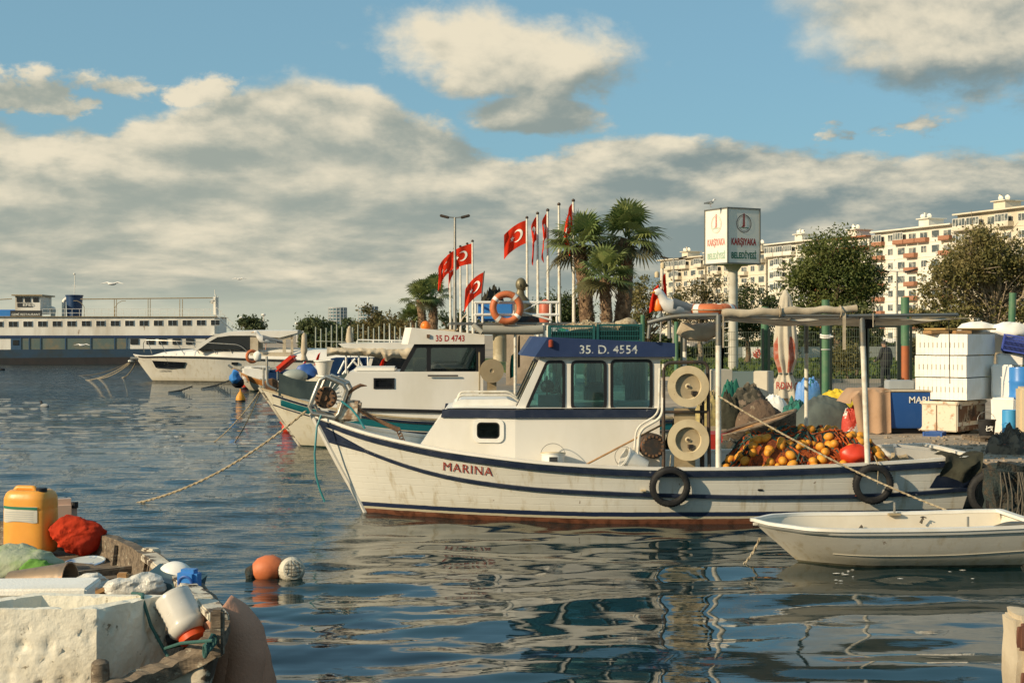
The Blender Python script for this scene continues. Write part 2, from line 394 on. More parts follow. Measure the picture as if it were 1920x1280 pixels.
M['old_paint_wood'] = mat('old_paint_wood', (.60, .55, .44), .8, c2=(.36, .30, .22), nscale=5, namp=.8, bump=.008, bscale=12, c3=(.09, .065, .045), n3=6, thr3=(.53, .58))
M['concrete'] = mat('concrete', (.42, .34, .25), .92, c2=(.27, .215, .155), nscale=.6, namp=.9, thr=(.35, .65), bump=.02, bscale=6, c3=(.16, .13, .10), n3=1.9, thr3=(.60, .72))
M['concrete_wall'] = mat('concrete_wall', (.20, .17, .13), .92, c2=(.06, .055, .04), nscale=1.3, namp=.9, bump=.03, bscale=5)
M['asphalt'] = mat('asphalt', (.22, .19, .15), .9, c2=(.17, .15, .12), nscale=.3)
M['grass'] = mat('grass', (.075, .11, .022), .9, c2=(.045, .075, .015), nscale=1.2, namp=.9, bump=.05, bscale=9, c3=(.13, .14, .035), n3=4, thr3=(.55, .66))
M['rope'] = mat('rope', (.48, .40, .27), .85, c2=(.26, .20, .12), nscale=30, namp=.9, thr=(.4, .6), bump=.006, bscale=60)
M['dark_rope'] = mat('dark_rope', (.09, .08, .065), .9, c2=(.18, .15, .10), nscale=20)
M['green_rope'] = mat('green_rope', (.03, .10, .085), .8, c2=(.02, .06, .06), nscale=20)
M['canvas'] = cloth('canvas', (.62, .53, .39), (.40, .32, .22), .15, 3.0, .7, bump=.01, bscale=5)
M['grey_canvas'] = cloth('grey_canvas', (.11, .13, .12), (.07, .08, .08), .05, 2.5, .7, bump=.02, bscale=4)
M['dark_canvas'] = cloth('dark_canvas', (.045, .065, .068), (.025, .04, .045), .08, 2.0, .7, bump=.02, bscale=3)
M['olive_cloth'] = cloth('olive_cloth', (.05, .05, .035), (.03, .028, .02), .02, 5, .8, bump=.03, bscale=6)
M['styro'] = mat('styro', (.86, .84, .78), .8, c2=(.72, .66, .54), nscale=2.5, namp=.5, bump=.004, bscale=60)
M['styro_old'] = mat('styro_old', (.80, .75, .62), .9, c2=(.56, .49, .36), nscale=3.0, namp=.7, thr=(.42, .7), bump=.012, bscale=13, c3=(.24, .20, .14), n3=11, thr3=(.63, .70), det=6)
M['crate_green'] = mat('crate_green', (.012, .085, .085), .5, c2=(.02, .12, .11))
M['crate_blue'] = mat('crate_blue', (.015, .045, .30), .5)
M['glass'] = glass('glass', (.62, .82, .82), .07); M['glass_dark'] = glass('glass_dark', (.30, .36, .34), .10)
M['black_glass'] = mat('black_glass', (.008, .009, .012), .08, spec=.8)
M['interior'] = mat('interior', (.20, .34, .36), .7, c2=(.12, .22, .24))
M['skin'] = mat('skin', (.42, .25, .17), .6)
M['net_orange'] = mat('net_orange', (.36, .075, .015), .9, c2=(.14, .035, .012), nscale=7, namp=1, thr=(.4, .6), bump=.05, bscale=30, c3=(.03, .035, .03), n3=5, thr3=(.57, .63))
M['net_dark'] = mat('net_dark', (.03, .045, .045), .9, c2=(.08, .06, .04), nscale=8, namp=1, bump=.04, bscale=30)
M['float'] = mat('float', (.70, .32, .035), .55, c2=(.50, .19, .02), nscale=9, namp=.6)
M['pvc_red'] = mat('pvc_red', (.62, .05, .02), .4)
M['grey_plastic'] = mat('grey_plastic', (.40, .42, .42), .5)
M['signal_white'] = mat('signal_white', (.80, .78, .70), .35, c2=(.70, .67, .58), nscale=.7)
M['leaf_palm'] = mat('leaf_palm', (.085, .12, .035), .55, c2=(.15, .17, .06), nscale=2.5, namp=.8)

def hull_material(name, top, bottom, stripe=None, zb=.07, zs=.16, seams=.30):
    """paint laid by height above the keel: antifouling below, boot stripe, topsides"""
    m = mat(name, top, .36, c2=tuple(x * .8 for x in top), nscale=1.2, namp=.6, thr=(.4, .75), bump=.006, bscale=1.3, stretch=(.6, 1, 1.2), coat=.25); t = m.node_tree; T = NT(t)
    pb = next(n for n in t.nodes if n.type == 'BSDF_PRINCIPLED'); base = pb.inputs['Base Color'].links[0].from_socket
    co = T.n('ShaderNodeTexCoord').outputs['Object']; z = T.n('ShaderNodeSeparateXYZ', i={0: co}).outputs[2]
    zz = T.m('ADD', z, T.m('MULTIPLY', T.m('SUBTRACT', T.noise(co, 6, 3), .5), .012))
    st = T.smooth(T.noise(T.n('ShaderNodeMapping', i={0: co, 3: (3.5, 3.5, .35)}).outputs[0], 2.2, 5, .65), .50, .74)
    base = T.mix(T.m('MULTIPLY', st, .65), base, (.42, .34, .20))
    spot = T.smooth(T.noise(co, 8, 4, .6), .70, .74)
    base = T.mix(T.m('MULTIPLY', spot, .8), base, (.20, .13, .08))
    grime = T.smooth(zz, .32, .05)
    base = T.mix(T.m('MULTIPLY', grime, .35), base, (.40, .33, .18))
    if stripe: base = T.mix(T.m('GREATER_THAN', zs, zz), base, stripe); base = T.mix(T.m('GREATER_THAN', zb, zz), base, (.5, .45, .32)); zb -= .035
    bt = T.mix(T.smooth(T.noise(co, 7, 4), .4, .65), bottom, tuple(x * .45 for x in bottom))
    base = T.mix(T.m('GREATER_THAN', zb, zz), base, bt)
    t.links.new(base, pb.inputs['Base Color'])
    seam = T.m('ABSOLUTE', T.m('SUBTRACT', T.m('FRACT', T.m('MULTIPLY', z, 9.5)), .5)); bp = next((n for n in t.nodes if n.type == 'BUMP'), None)
    if bp:
        hsrc = bp.inputs['Height'].links[0].from_socket; hh = T.m('ADD', hsrc, T.m('MULTIPLY', T.smooth(seam, .0, .06), seams)); t.links.new(T.m('ADD', hh, T.m('MULTIPLY', T.noise(co, 30, 4, .6), .25)), bp.inputs['Height'])
    return m
M['hull_marina'] = hull_material('hull_marina', (.72, .70, .62), (.17, .065, .035), (.014, .024, .06), .105, .17)
M['hull_white'] = hull_material('hull_white', (.68, .64, .52), (.03, .05, .04), None, .03, .03)
M['hull_dinghy'] = hull_material('hull_dinghy', (.66, .63, .55), (.16, .15, .10), None, .03, .03, seams=0)

# ================================================================ water
def build_water():
    rng = np.random.default_rng(5)
    Ys = [5.2]
    while Ys[-1] < 62: Ys.append(Ys[-1] + min(.5, max(.018, Ys[-1] ** 2 / 3840 * 1.05)))
    Ys = np.array([-400., -20, 0, 4.5] + Ys + [66, 72, 85, 110, 160, 260, 600, 1500, 4500]); n = len(Ys)
    t = np.linspace(-1, 1, 860)
    half = np.where(Ys > 0, np.clip(Ys, 4, 400) * .47 + 2.5, 4.4)
    X = t[None, :] * half[:, None]; X = np.concatenate([np.full((n, 1), -3000.), X, np.full((n, 1), 3000.)], 1)
    Y = np.repeat(Ys[:, None], X.shape[1], 1)
    dY = np.gradient(Ys)[:, None]; Z = np.zeros_like(X)
    # calm in the lee of the boats, rippled in the open water to the left
    open_ = 1 / (1 + np.exp(-((-X - 2.0 + (Y - 16) * .10) / 1.6))); open_ = np.clip(open_ + np.clip((Y - 24) / 14, 0, 1), 0, 1)
    def comps(k, l0, l1, slope, spread, mask):
        Zl = np.zeros_like(X)
        for _ in range(k):
            lam = l0 * (l1 / l0) ** rng.random(); kk = 2 * np.pi / lam; a = np.deg2rad(90 + rng.normal(0, spread) + 8); ph = rng.random() * 6.28
            amp = slope / kk / np.sqrt(k / 2)
            fade = np.clip((lam / np.maximum(dY * 2.2, 1e-6) - 1), 0, 1)
            # slowly bent crests
            wx = X + .25 * np.sin(Y * .9 + ph); Zl += amp * fade * np.sin(kk * (wx * np.cos(a) + Y * np.sin(a)) + ph + .6 * np.sin(X * .7 + ph * 3))
        return Zl * mask
    Z += comps(18, .75, 2.2, .042, 30, 1.0)
    Z += comps(18, .30, .75, .036, 35, .40 + .60 * open_)
    Z += comps(20, .40, 1.2, .095, 24, open_)
    Z += comps(34, .10, .32, .080, 34, open_ * np.clip((Y - 8) / 8, .15, 1))
    edge = np.clip((62 - Y) / 8, 0, 1) * np.clip((Y - 4.8) / .6, 0, 1) * np.clip((half[:, None] * .995 - np.abs(X)) / .4, 0, 1)
    Z *= edge
    V = np.stack([X, Y, Z], -1).reshape(-1, 3); c = X.shape[1]
    i = (np.arange(n - 1)[:, None] * c + np.arange(c - 1)[None, :]).ravel()
    Fc = np.stack([i, i + 1, i + c + 1, i + c], 1)
    me = bpy.data.meshes.new('water'); me.vertices.add(len(V)); me.vertices.foreach_set('co', V.ravel())
    me.loops.add(Fc.size); me.loops.foreach_set('vertex_index', Fc.ravel()); me.polygons.add(len(Fc))
    me.polygons.foreach_set('loop_start', np.arange(len(Fc)) * 4); me.polygons.foreach_set('use_smooth', np.ones(len(Fc), bool)); me.update()
    m = bpy.data.materials.new('water'); m.use_nodes = True; t_ = m.node_tree; t_.nodes.clear(); T = NT(t_)
    co = T.n('ShaderNodeTexCoord').outputs['Object']; sp = T.n('ShaderNodeSeparateXYZ', i={0: co})
    far = T.smooth(sp.outputs[1], 24, 48); lft = T.smooth(T.m('ADD', sp.outputs[0], T.m('MULTIPLY', sp.outputs[1], -.12)), -3.4, -6.0)
    reg = T.m('MAXIMUM', far, T.m('MULTIPLY', lft, T.smooth(sp.outputs[1], 9, 18)))
    mp = T.n('ShaderNodeMapping', i={0: co, 3: (.50, 1.9, 1)}).outputs[0]
    n1 = T.noise(mp, 5.0, 3, .55, .2); n2 = T.noise(mp, 1.0, 3, .55, .2)
    patch = T.smooth(T.noise(co, .06, 3), .35, .65, .55, 1.1)
    hgt = T.m('ADD', T.m('MULTIPLY', n1, T.m('ADD', T.m('MULTIPLY', reg, .030), .0015)), T.m('MULTIPLY', T.m('MULTIPLY', n2, far), .34))
    bn = T.n('ShaderNodeBump', i={'Height': T.m('MULTIPLY', hgt, patch), 'Strength': 1.0, 'Distance': 1.0})
    col = T.mix(T.smooth(T.noise(co, .35, 3), .35, .7), (.002, .016, .020), (.004, .024, .026))
    b = T.n('ShaderNodeBsdfPrincipled', i={'Base Color': col, 'Roughness': .02, 'IOR': 1.36, 'Normal': bn.outputs[0]})
    T.n('ShaderNodeOutputMaterial', i={0: b.outputs[0]})
    me.materials.append(m); o = bpy.data.objects.new('water', me); COL.objects.link(o); o['kind'] = 'structure'
build_water()

# ================================================================ quay and land
EDGE = [(60, 18.6), (7.55, 20.3), (7.25, 23.5), (3.7, 35.5), (-3.0, 56), (-10.5, 82), (-21, 118), (-30, 170), (-60, 230), (-900, 300)]
LAND = EDGE + [(-900, 1800), (900, 1800), (900, 18)]
mb = MB(); mb.prism([(a, b) for a, b in LAND], lambda a, b: (a, b, QZ), lambda a, b: (a, b, -1.5))
mb.build('quay', M['concrete'], kind='structure')
mb = MB()   # darker weedy face of the quay, a low lip in front of the wall
for (a, b) in zip(EDGE[:6], EDGE[1:7]):
    A, B_ = Vector((*a, 0)), Vector((*b, 0)); d = (B_ - A).normalized(); nrm = Vector((d.y, -d.x, 0)) * -1
    if nrm.y > 0 and a[1] < 21: nrm = -nrm
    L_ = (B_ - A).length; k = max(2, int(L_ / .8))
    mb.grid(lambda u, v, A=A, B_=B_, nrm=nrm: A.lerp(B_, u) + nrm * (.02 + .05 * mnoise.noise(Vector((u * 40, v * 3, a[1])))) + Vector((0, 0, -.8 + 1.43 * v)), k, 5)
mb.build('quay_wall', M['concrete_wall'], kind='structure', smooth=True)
# grass strip with kerb, path behind the fence
mb = MB(); mb.prism([(5.2, 62), (13.5, 58.5), (30, 60), (80, 62), (90, 116), (15, 116), (-4, 110), (0, 70)], lambda a, b: (a, b, QZ + .12), lambda a, b: (a, b, QZ - .1))
mb.build('lawn', M['grass'], kind='structure')
mb = MB(); kp = [(0, 70.3), (5.1, 61.8), (13.5, 58.3), (30, 59.8), (80, 61.8)]
for a, b in zip(kp, kp[1:]):
    d = Vector((b[0] - a[0], b[1] - a[1], 0)); mb.box(((a[0] + b[0]) / 2, (a[1] + b[1]) / 2 - .1, QZ + .07), (d.length, .22, .18), math.atan2(d.y, d.x))
mb.build('kerb', mat('kerb', (.34, .31, .26), .9), kind='structure')
mb = MB(); mb.prism([(-2, 50), (70, 48), (80, 61.2), (30, 59.3), (13.5, 57.9), (5, 61.4), (-5, 69)], lambda a, b: (a, b, QZ + .008), lambda a, b: (a, b, QZ - .1))
mb.build('path', M['asphalt'], kind='structure')
# tufts of grass so that the lawn has a real nap
rng = np.random.default_rng(8); V = []; Fc = []
for i in range(9000):
    y = 59.5 + (rng.random() ** 1.3) * 50; x = 5 + rng.random() * 40 * (.35 + y / 110)
    if x < 5.2 + max(0, (62 - y)) * 2.2: continue
    h = .10 + .14 * rng.random(); a = rng.random() * 3.14; wd = .05 + .09 * rng.random(); c, s_ = math.cos(a) * wd, math.sin(a) * wd; b = len(V)
    V += [(x - c, y - s_, QZ + .11), (x + c, y + s_, QZ + .11), (x + rng.normal(0, .05), y, QZ + .11 + h)]; Fc.append((b, b + 1, b + 2))
mb = MB(); mb.v = V; mb.f = Fc; mb.build('grass', M['grass'], kind='stuff', label='short green grass with fallen leaves behind the mesh fence')

# ================================================================ hulls
class Hull:
    def __init__(s, xs, xe, sheer, zk, B, ue=.5, pl=1.35, ph=2.0, ta=.25, flare=.12, vb=.26):
        s.xs, s.xe, s.sh, s.zk, s.B, s.ue, s.pl, s.ph, s.ta, s.fl, s.vb = xs, xe, sheer, zk, B, ue, pl, ph, ta, flare, vb
        s.sx = [p[0] for p in sheer]; s.sz = [p[1] for p in sheer]
    def sheer(s, x):
        # smooth interpolation through the sheer points
        t = 0
        for k, wgt in ((-.35, .25), (0, .5), (.35, .25)): t += float(np.interp(x + k, s.sx, s.sz)) * wgt
        return t
    def ends(s, v): return float(np.interp(v, [0, 1], s.xs)) if len(s.xs) == 2 else float(np.interp(v, [a for a, _ in s.xs], [b for _, b in s.xs])), float(np.interp(v, [0, 1], s.xe))
    def b(s, u, v):
        p = s.pl + (s.ph - s.pl) * v
        f = 1 - (1 - min(u / s.ue, 1)) ** p
        a = 1 - s.ta * max(0, (u - .55) / .45) ** 1.8
        if v < s.vb: wd = (v / s.vb) ** .55 * (1 - s.fl)
        else: wd = (1 - s.fl) + s.fl * ((v - s.vb) / (1 - s.vb)) ** .8
        return s.B * wd * f * a
    def S(s, u, v, off=0.0):
        x0, x1 = s.ends(v); x = x0 + (x1 - x0) * u; z = s.zk + (s.sheer(x) - s.zk) * v
        return x, s.b(u, v) + off, z
    def side(s, x, z, off=0.0, sg=-1):
        v = min(1, max(0, (z - s.zk) / (s.sheer(x) - s.zk))); x0, x1 = s.ends(v); u = min(1, max(0, (x - x0) / (x1 - x0)))
        return Vector((x, sg * (s.b(u, v) + off), z))
    def build(s, parent, mhull, mdeck, mcap, deck=.25, nu=64, nv=22, cap=(.10, .035), deck_bow=.12, name='hull'):
        mb = MB(); ring = [(v / nv, -1) for v in range(nv, -1, -1)] + [(v / nv, 1) for v in range(1, nv + 1)]
        K = len(ring)
        def su(i): return (i / nu) ** 1.5 if i < nu else 1.0
        for i in range(nu + 1):
            for v, sg in ring:
                x, b, z = s.S(su(i), v); mb.v.append((x, sg * b, z))
        for i in range(nu):
            for k in range(K - 1):
                a = i * K + k; mb.f.append((a, a + 1, a + K + 1, a + K))
        mb.f.append(tuple(nu * K + k for k in range(K)))
        mb.build(name, mhull, parent, smooth=35)
        def dk(x): return s.sheer(x) - (deck_bow + (deck - deck_bow) * min(1, max(0, (x - s.ends(1)[0]) / (.35 * (s.ends(1)[1] - s.ends(1)[0])))))
        th = .05; mb = MB()
        for sg in (-1, 1):   # inner bulwark
            mb.grid(lambda u, v, sg=sg: (lambda x0, x1, q: Vector((q, sg * max(0, abs(s.side(q, dk(q) + (s.sheer(q) - dk(q)) * v).y) - th), dk(q) + (s.sheer(q) - dk(q)) * v)))(s.ends(1)[0], s.ends(1)[1], s.ends(1)[0] + .12 + (s.ends(1)[1] - s.ends(1)[0] - .16) * u ** 1.5), nu, 3)
        mb.build('bulwark', mdeck, parent, smooth=True)
        mb = MB(); x0, x1 = s.ends(1)
        mb.grid(lambda u, v: (lambda q: Vector((q, (v * 2 - 1) * max(0, abs(s.side(q, dk(q)).y) - th * .8), dk(q) + .03 * (1 - (2 * v - 1) ** 2))))(x0 + .12 + (x1 - x0 - .16) * u ** 1.5), nu, 8)
        mb.build('deck', mdeck, parent, smooth=True)
        mb = MB(); prof = [(.03, -.005), (.03, cap[1]), (-cap[0] + .03, cap[1]), (-cap[0] + .03, -.005)]
        for sg in (-1, 1):
            b0 = len(mb.v)
            for i in range(nu + 1):
                u = su(i); x = x0 + (x1 - x0) * u; bb = s.b(u, 1); z = s.sheer(x)
                for o, h in prof: mb.v.append((x - (.03 if i == 0 else 0), sg * max(0.0, bb + o) if i else sg * max(0, o), z + h))
            for i in range(nu):
                for k in range(4): mb.f.append((b0 + i * 4 + k, b0 + i * 4 + (k + 1) % 4, b0 + (i + 1) * 4 + (k + 1) % 4, b0 + (i + 1) * 4 + k))
            mb.f.append(tuple(b0 + nu * 4 + k for k in range(4)))
        bt = s.b(1, 1); mb.box((x1 - .04, 0, s.sheer(x1) + cap[1] / 2), (cap[0], 2 * bt - .05, cap[1] + .006))
        mb.build('gunwale', mcap, parent, smooth=35)
        s.dk = dk; return s
    def rail(s, parent, zf, x0, x1, h, t, m, name='rub_rail', n=70, sides=(-1, 1), label=None):
        mb = MB()
        for sg in sides:
            b0 = len(mb.v)
            for i in range(n + 1):
                x = x0 + (x1 - x0) * i / n; z = zf(x)
                for o, dz in ((-.01, -h / 2), (t, -h / 2 + .01), (t, h / 2 - .01), (-.01, h / 2)):
                    p = s.side(x, min(z + dz, s.sheer(x)), o, sg); mb.v.append((p.x, p.y, z + dz))
            for i in range(n):
                for k in range(4): mb.f.append((b0 + i * 4 + k, b0 + i * 4 + (k + 1) % 4, b0 + (i + 1) * 4 + (k + 1) % 4, b0 + (i + 1) * 4 + k))
            mb.f.append((b0, b0 + 1, b0 + 2, b0 + 3)); mb.f.append(tuple(b0 + n * 4 + k for k in range(4)))
        return mb.build(name, m, parent, smooth=35, label=label)
def hull_from_px(fr, top, bow, stem_wl, stern_top, stern_wl, B, zk, **kw):
    """fr: frame along the keel; top: gunwale pixels of the near side; bow, stem_wl: stem pixels at the sheer and the waterline"""
    pb = fr.L(*bow, 0); pw = fr.L(*stem_wl, 0); x0, x1 = pb.x, fr.L(*stern_top, -B * .8).x
    xw = fr.L(*stern_wl, -B * .75).x
    zt = pb.z; v0 = (0 - zk) / (zt - zk)
    xsb = pw.x + (pw.x - x0) * (0 - zk) / max(.2, zt) * .8
    h = Hull([(0, xsb), (v0, pw.x), (1, x0)], (xw - .25, x1), [(x0, zt), (x1, zt)], zk, B, **kw)
    pts = [(x0, zt)]
    for px, py in top:
        y = -B * .9; 
        for _ in range(6):
            q = fr.L(px, py, y); u = min(1, max(0, (q.x - x0) / (x1 - x0))); y = -h.b(u, 1)
        if q.x > pts[-1][0]: pts.append((q.x, q.z))
    h.sx = [p[0] for p in pts]; h.sz = [p[1] for p in pts]
    return h
def zline(fr, h, pts, B=None):
    """heights along the near side from pixels"""
    xs, zs = [], []
    for px, py in pts:
        y = -h.B * .9
        for _ in range(6):
            q = fr.L(px, py, y); y = h.side(q.x, q.z).y
        xs.append(q.x); zs.append(q.z)
    return (lambda x: sum(float(np.interp(x + k, xs, zs)) * wg for k, wg in ((-.3, .25), (0, .5), (.3, .25)))), xs[0], xs[-1]

ROTX = Matrix.Rotation(R(90), 4, 'X')      # turns a lathe or torus axis towards the camera
def tyre(name, label, cx, y, cz, Ro, par=None, rz=0.0, group=None, mat_=None, cat='tyre', tilt=0.0):
    t = thing(name, label, cat, (0, 0, 0), 0, group) if par is None else thing(name, None, None)
    r = Ro * .15; m = Matrix.Rotation(rz, 4, 'Z') @ Matrix.Rotation(tilt, 4, 'X') @ ROTX
    mb = MB(); prof = [(Ro * .70, -r * .7), (Ro * .74, -r * 1.25), (Ro * .86, -r * 1.35), (Ro * .965, -r * 1.1), (Ro, -r * .75), (Ro, r * .75), (Ro * .965, r * 1.1), (Ro * .86, r * 1.35), (Ro * .74, r * 1.25), (Ro * .70, r * .7), (Ro * .73, 0)]
    mb.lathe(prof + [prof[0]], (0, 0, 0), 48, m); mb.f = [f for f in mb.f if len(f) == 4]
    o = mb.build('casing', M['rubber'], t, smooth=50)
    mb = MB()
    for k in range(44):
        for sg in (-1, 1):
            a = 2 * math.pi * (k + (.5 if sg > 0 else 0)) / 44
            mm = m @ Matrix.Rotation(a, 4, 'Z')
            bb = MB().box((Ro * 1.0, 0, sg * r * .42), (Ro * .03, Ro * .075, r * .62)); mb.add([mm @ Vector(v) for v in bb.v], bb.f)
    mb.build('tread', M['rubber'], t)
    t.location = (cx, y, cz); return t

# ================================================================ the near fishing boat
MF = Frame(2.3, 21.65, 0, 1.2)
marina = thing('fishing_boat', 'nearest white fishing boat, navy rails, blue visor, the name MARINA on its bow', 'fishing boat', MF.o, MF.th, 'fishing boats moored along the quay')
mh = hull_from_px(MF, [(640, 800), (700, 818), (830, 846), (1000, 868), (1150, 878), (1250, 881), (1400, 880), (1500, 877), (1620, 872), (1720, 866), (1836, 858)], (588, 776), (688, 957), (1838, 862), (1818, 955), 1.55, -.42, ue=.45, ta=.22, pl=1.4, ph=2.0, flare=.13)
mh.build(marina, M['hull_marina'], M['boat_white'], M['boat_white'], deck=.30, deck_bow=.16)
zs = mh.sheer
mh.rail(marina, lambda x: zs(x) - .062, mh.ends(1)[0] + .05, mh.ends(1)[1] - .01, .085, .055, M['navy'])
zf, xa, xb = zline(MF, mh, [(640, 826), (700, 852), (760, 874), (830, 893), (900, 905), (1000, 917), (1200, 927), (1400, 932), (1600, 930), (1720, 925), (1832, 915)])
x614 = MF.L(617, 815, -.1).x
mh.rail(marina, zf, x614 + .12, mh.ends(.6)[1] - .02, .065, .045, M['navy'])
# painted navy patch on the stem and on the stern quarter
xs_, xe_ = mh.ends(1)
mb = MB(); xp1 = MF.L(712, 858, -.6).x
def stem_x(z): return mh.ends((z - mh.zk) / (zs(xs_) - mh.zk))[0] + .015
for sg in (-1, 1):
    def fp(u, v, sg=sg):
        zt0 = zs(xs_) - .10; zb0 = zf(x614 + .1) - .02
        z = zb0 + (zt0 - zb0) * v; z1 = zf(xp1); zz = z + (z1 - z) * u
        return mh.side(stem_x(z) + (xp1 - stem_x(z)) * u, zz, .006, sg)
    mb.grid(fp, 24, 12)
mb.build('stem_patch', M['navy'], marina, smooth=True)
mb = MB()
for sg in (-1, 1):
    mb.grid(lambda u, v, sg=sg: mh.side(xe_ - .62 * (1 - u) - .02 - .1 * (1 - v), (lambda z0, z1: z0 + (z1 - z0) * v)(zf(xe_) + .02, zf(xe_) + .04 + (zs(xe_) - zf(xe_) - .1) * min(1, .45 + u * .9)), .006, sg), 16, 6)
mb.build('quarter_patch', M['navy'], marina, smooth=True)
mb = MB(); mb.box((xe_ + .012, 0, zs(xe_) - .16), (.03, 2 * mh.b(1, 1) + .04, .24)); mb.build('transom_board', M['navy'], marina)
# stem post
mb = MB(); q0 = mh.ends(1)[0]; mb.tube([(q0 - .03, 0, zs(q0) + .06), (mh.ends(.62)[0] - .02, 0, mh.zk + .62 * (zs(q0) - mh.zk)), (mh.ends(.3)[0] - .02, 0, mh.zk + .3 * (zs(q0) - mh.zk)), (mh.ends(0)[0], 0, mh.zk)], [.05, .045, .04, .04], 8)
mb.build('stem_post', M['boat_white'], marina, smooth=True)
# lettering on the bow, laid on the hull surface
def on_hull(px0, py0, px1, py1, hgt, fr, h, off=.014):
    y = -h.B * .8
    for _ in range(6): a = fr.L(px0, py0, y); y = h.side(a.x, a.z).y
    y = -h.B * .85
    for _ in range(6): b = fr.L(px1, py1, y); y = h.side(b.x, b.z).y
    Lx = math.hypot(b.x - a.x, b.z - a.z); ux, uz = (b.x - a.x) / Lx, (b.z - a.z) / Lx
    return Lx, lambda s_, t_: h.side(a.x + ux * s_ - uz * t_ * .2, a.z + uz * s_ + t_, off)
Lx, fn = on_hull(831, 881, 923, 892, .1, MF, mh)
lettering('MARINA', (Lx, .125), fn, mat('name_paint', (.33, .045, .03), .6, c2=(.20, .03, .02), nscale=12), marina, bold=.0, space=1.12)
# deck cabin (trunk)
TY = 1.05
def Q(px, py, y=-TY): q = MF.L(px, py, y); return (q.x, q.z)
tr = [Q(776, 852), Q(789, 832), Q(836, 768), Q(1237, 768), Q(1237, 900), Q(800, 900)]
hole = rrect(Q(894, 0)[0], Q(937, 0)[0], Q(0, 824)[1], Q(0, 793)[1], .06)
xf0, xf1 = Q(776, 852)[0], Q(836, 768)[0]; zt = Q(836, 768)[1]; xr = Q(1237, 768)[0]; zb0 = Q(776, 852)[1]; xm = Q(966, 0)[0]
def ty(x): return TY - max(0, (xm - x) / (xm - xf0)) * .27
tr1 = [Q(776, 850), Q(789, 832), Q(836, 768), Q(966, 768), Q(966, 886), Q(860, 866)]; tr2 = [Q(966, 768), Q(1237, 768), Q(1237, 900), Q(966, 900)]
mb = MB()
for sg in (-1, 1):
    mb.panel(tr1, [hole], lambda a, b, sg=sg: (a, sg * ty(a), b), lambda a, b, sg=sg: (a, sg * (ty(a) - .05), b))
    mb.panel(tr2, [], lambda a, b, sg=sg: (a, sg * ty(a), b), lambda a, b, sg=sg: (a, sg * (ty(a) - .05), b))
mb.add([(xf0, -ty(xf0) + .05, zb0), (xf0, ty(xf0) - .05, zb0), (xf1, ty(xf1) - .05, zt), (xf1, -ty(xf1) + .05, zt)], [(0, 1, 2, 3)])
mb.grid(lambda u, v: (xf1 + (xr - xf1) * u, (v * 2 - 1) * (ty(xf1 + (xr - xf1) * u) + .015), zt + .012 + .07 * math.cos((v * 2 - 1) * 1.45) * min(1, u * 14)), 20, 14)
mb.add([(xr, -TY + .05, .3), (xr, TY - .05, .3), (xr, TY - .05, zt), (xr, -TY + .05, zt)], [(0, 1, 2, 3)])
mb.build('deck_cabin', M['trunk_white'], marina, smooth=30)
mb = MB()
for sg in (-1, 1):
    for pl_ in ([Q(826, 783), Q(829, 768), Q(966, 768), Q(966, 783)], [Q(966, 783), Q(966, 768), Q(1238, 767), Q(1238, 782)]): mb.prism(pl_, lambda a, b, sg=sg: (a, sg * (ty(a) + .002), b), lambda a, b, sg=sg: (a, sg * (ty(a) + .035), b))
mb.build('cabin_rail', M['navy'], marina)
mb = MB()
hx0, hx1, hx2, hx3 = Q(846, 760)[0], Q(862, 748)[0], Q(952, 746)[0], Q(976, 757)[0]
mb.prism([(hx0, zt - .02), (hx0 + .02, zt + .08), (hx1, zt + .13), (hx2, zt + .14), (hx3, zt + .07), (hx3 + .02, zt - .02)], lambda a, b: (a, -.68, b), lambda a, b: (a, .68, b))
mb.prism([(Q(861, 0)[0], zt + .005), (Q(861, 0)[0] - .03, zt + .05), (Q(928, 0)[0] + .03, zt + .05), (Q(928, 0)[0], zt + .005)], lambda a, b: (a, -.71, b), lambda a, b: (a, -.675, b))
mb.build('hatch', M['white'], marina)
for sg in (-1, 1):
    mb = MB(); mb.tube(arcpts([(hx0 + .05, sg * .64, zt + .05), (hx1 - .02, sg * .64, zt + .19), (hx2 + .05, sg * .64, zt + .195), (hx3 + .03, sg * .64, zt + .07)], .08), .018, 8); mb.build('hand_rail', M['pole_white'], marina, smooth=True)
ho = rrect(Q(890, 0)[0] - .03, Q(941, 0)[0] + .03, Q(0, 829)[1] - .02, Q(0, 789)[1] + .02, .09)
for sg in (-1, 1):
    pf = MB().panel(ho, [hole], lambda a, b: (a, sg * (ty(a) + .002), b), lambda a, b: (a, sg * (ty(a) + .022), b)).build('porthole', M['white'], marina)
    MB().prism(inset(hole, -.005), lambda a, b: (a, sg * (ty(a) - .03), b), lambda a, b: (a, sg * (ty(a) - .036), b)).build('pane', M['glass_dark'], pf)
    MB().panel(inset(hole, -.001), [inset(hole, .018)], lambda a, b: (a, sg * (ty(a) - .02), b), lambda a, b: (a, sg * (ty(a) + .012), b)).build('rubber_seal', M['black'], pf)
MB().box(((xf1 + xr) / 2, 0, .45), (xr - xf1 - .5, 1.5, .03)).build('cabin_floor', M['interior'], marina)
